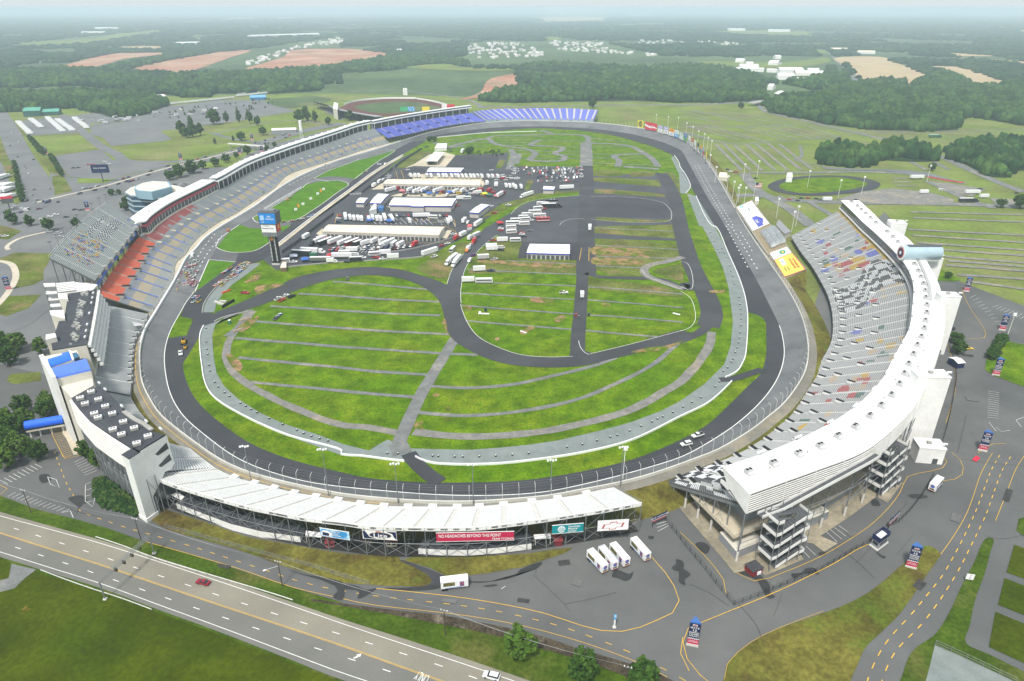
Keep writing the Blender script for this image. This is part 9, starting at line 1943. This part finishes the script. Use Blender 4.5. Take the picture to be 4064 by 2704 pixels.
plain_block('C 728,1212 770,1214 768,1185 735,1185',6,'white control booth beside the small paved oval',WLW,RFW,'booth');plain_block('C 262,1215 325,1218 320,1185 270,1182',5,'cream flat-roofed block behind the right-hand straight',WLC,RFC);plain_block('R 445,75 515,80 510,10 450,10',4,'pale gate hut by the American flag',WLC,RFW,'hut')
p=P('C',497,1385);t_=thing('flag_pole','flag pole with a striped flag above the advertising bleacher','flag',tuple(p));put=PUT(t_);b=MB();b.tube((0,0,0),(0,0,19),.12,6);put(b,'pole',STW);b=MB()
for k in range(7):b.box((3.2,0,13.6+k*.62),(6,.06,.62),0,k%2)
put(b,'flag',[RED,WHT]);b=MB();b.box((1.6,0,15.8),(2.7,.1,2.2));put(b,'canton',NVY)
# traffic and far parked vehicles
def row(c_,x0,y0,x1,y1,n_,kind,col,lb,g,rz=.3,j=1.0):
 p0,p1=P(c_,x0,y0),P(c_,x1,y1)
 for i in range(n_):put1(kind,col,p0.lerp(p1,i/max(n_-1,1))+Vector((rt.uniform(-j,j),rt.uniform(-j,j),.15)),rz+rt.uniform(-.05,.05),lb,g)
for k,(x0,y0,x1,y1,n_)in enumerate(((130,848,208,925,12),(215,828,285,880,9),(330,818,432,908,14),(400,832,500,902,12),(515,820,600,885,9))):row('A',x0,y0,x1,y1,n_,'trailer',WH,'white camper in row %s of the upper left trailer lot'%O_[k],'campers in row %s of the trailer lot'%O_[k],.1,.4)
row('A',1135,725,1600,678,36,'trailer',WH,'white camper in the long slanted row beyond the big car park','campers beyond the big car park',.8);row('A',1640,665,1880,640,24,'trailer',WH,'white camper beside the blue-roofed shelter','campers beside the blue-roofed shelter',.8);row('A',1650,655,1850,632,14,'motorhome',WH,'white motorhome behind the blue-roofed shelter','motorhomes behind the shelter',.8)
for y0,n_ in((1290,5),(1320,5),(1370,4),(1230,3)):row('A',0,y0,72 if y0>1280 else 40,y0-4,n_,'semi',WH,'white hauler in the yard at the far left edge','haulers at the far left edge',1.5)
for i in range(40):x=rt.uniform(430,1500);k=rt.choice([WH,WH,SI,GY]);put1(rt.choice(['trailer','car','motorhome','suv']),k,P('A',x,870-(x-430)*.085+rt.uniform(-40,10)),rt.uniform(0,3),'%s vehicle loosely parked at the edge of the big car park'%CN[k],'%s vehicles at the edge of the big car park'%CN[k])
hw=resample(sm(G('A -150,1530 60,1470 250,1400 420,1358 700,1292 960,1215 1200,1150 1450,1090 1700,1022 1900,955 2100,900')),4.0)
for i in range(58):
 j=rt.randrange(4,len(hw)-4);nn=nrm2(hw,j);s=rt.choice([-9,-5.5,5.5,9]);d=hw[j+1]-hw[j];k=rt.choice([WH,SI,BK,GY,RE,DB,BK,SI]);p=hw[j]+nn*s;p.z=zq[0]*0+.12;put1(rt.choice(['car','suv','car','pickup','van']),k,p,math.atan2(d.y,d.x)+(0 if s>0 else math.pi),'%s car driving on the dual road behind the main stand'%CN[k],'%s cars on the dual road'%CN[k])
for x,y in((40,945),(85,915),(130,980),(70,1005),(122,1082),(232,1100),(165,1145),(178,1160),(200,1197),(235,1308),(338,1302),(220,1345),(190,1380),(240,1398),(300,1388),(400,1392)):k=rt.choice([WH,SI,BK,GY]);put1('car',k,P('A',x,y,.12),1.9,'%s car on the far left road'%CN[k],'%s cars on the far left road'%CN[k])
for x,y,k in((505,1158,BK),(540,1156,BK),(610,1135,RE),(640,1135,RE),(632,1150,WH),(720,1118,WH),(748,1132,WH),(160,1440,WH),(175,1455,WH),(130,1462,SI),(270,1440,MB_),(290,1515,WH),(345,1495,WH),(385,1482,WH),(515,1445,BK),(560,1448,BK),(455,1497,BK),(1410,1192,SI),(1328,1218,SI)):put1('car' if k!=WH else 'suv',k,P('A',x,y,.12),.6,'%s vehicle in the car parks by the cross roads'%CN[k],'%s vehicles in the car parks by the cross roads'%CN[k])
for i in range(30):k=rt.choice([WH,SI,BK,GY,RE]);put1('car',k,P('A',1205+i*4+rt.uniform(-6,6),1272+rt.choice([0,12,25])+rt.uniform(-3,3),.12),.4,'%s car parked behind the glass offices'%CN[k],'%s cars behind the glass offices'%CN[k])
for x,y,k,kd in((340,38,SI,'suv'),(405,50,SI,'suv'),(395,72,SI,'car'),(420,75,SI,'suv'),(12,68,SI,'car'),(40,68,WH,'car')):put1(kd,k,P('D',x,y,.12),.3,'%s car in the small lot left of the tall patterned stand'%CN[k],'%s cars in the small lot at left'%CN[k])
for x,y,k,kd in((685,1355,SI,'car'),(745,1373,RE,'car'),(770,1361,SI,'car'),(830,1362,BK,'car'),(876,1362,RE,'car'),(805,1379,BK,'car'),(932,1366,BK,'car'),(962,1376,GY,'pickup'),(1005,1379,WH,'trailer'),(535,1360,GY,'suv'),(515,1226,BK,'car'),(345,1180,WH,'suv'),(380,1183,RE,'pickup'),(325,1165,BK,'car'),(1620,1228,WH,'big_trailer'),(1790,1308,WH,'van'),(2000,1332,WH,'big_trailer'),(2080,1358,WH,'trailer'),(2055,1302,DB,'pickup'),(2030,1312,DB,'car'),(1980,1388,BK,'semi'),(1750,944,GN,'semi'),(1668,1328,WH,'trailer'),(2305,1328,BK,'car'),(1205,1375,BK,'car')):put1(kd,k,P('C',x,y,.15),.05,'%s %s on the ground beyond the right-hand straight'%(CN[k],CATS[kd]),'%s %ss beyond the right-hand straight'%(CN[k],CATS[kd]))
put1('car',YE,P('F',1975,840,.12),-.1,'yellow car crossing the lot behind the lift tower');put1('suv',BK,P('F',1860,700,.12),1.4,'black suv beside the base of the lift tower');shed('F',1888,975,1942,970,3.2,6,'small booth with a navy rim by the trees behind the lift tower',NVY,RFW,'booth')
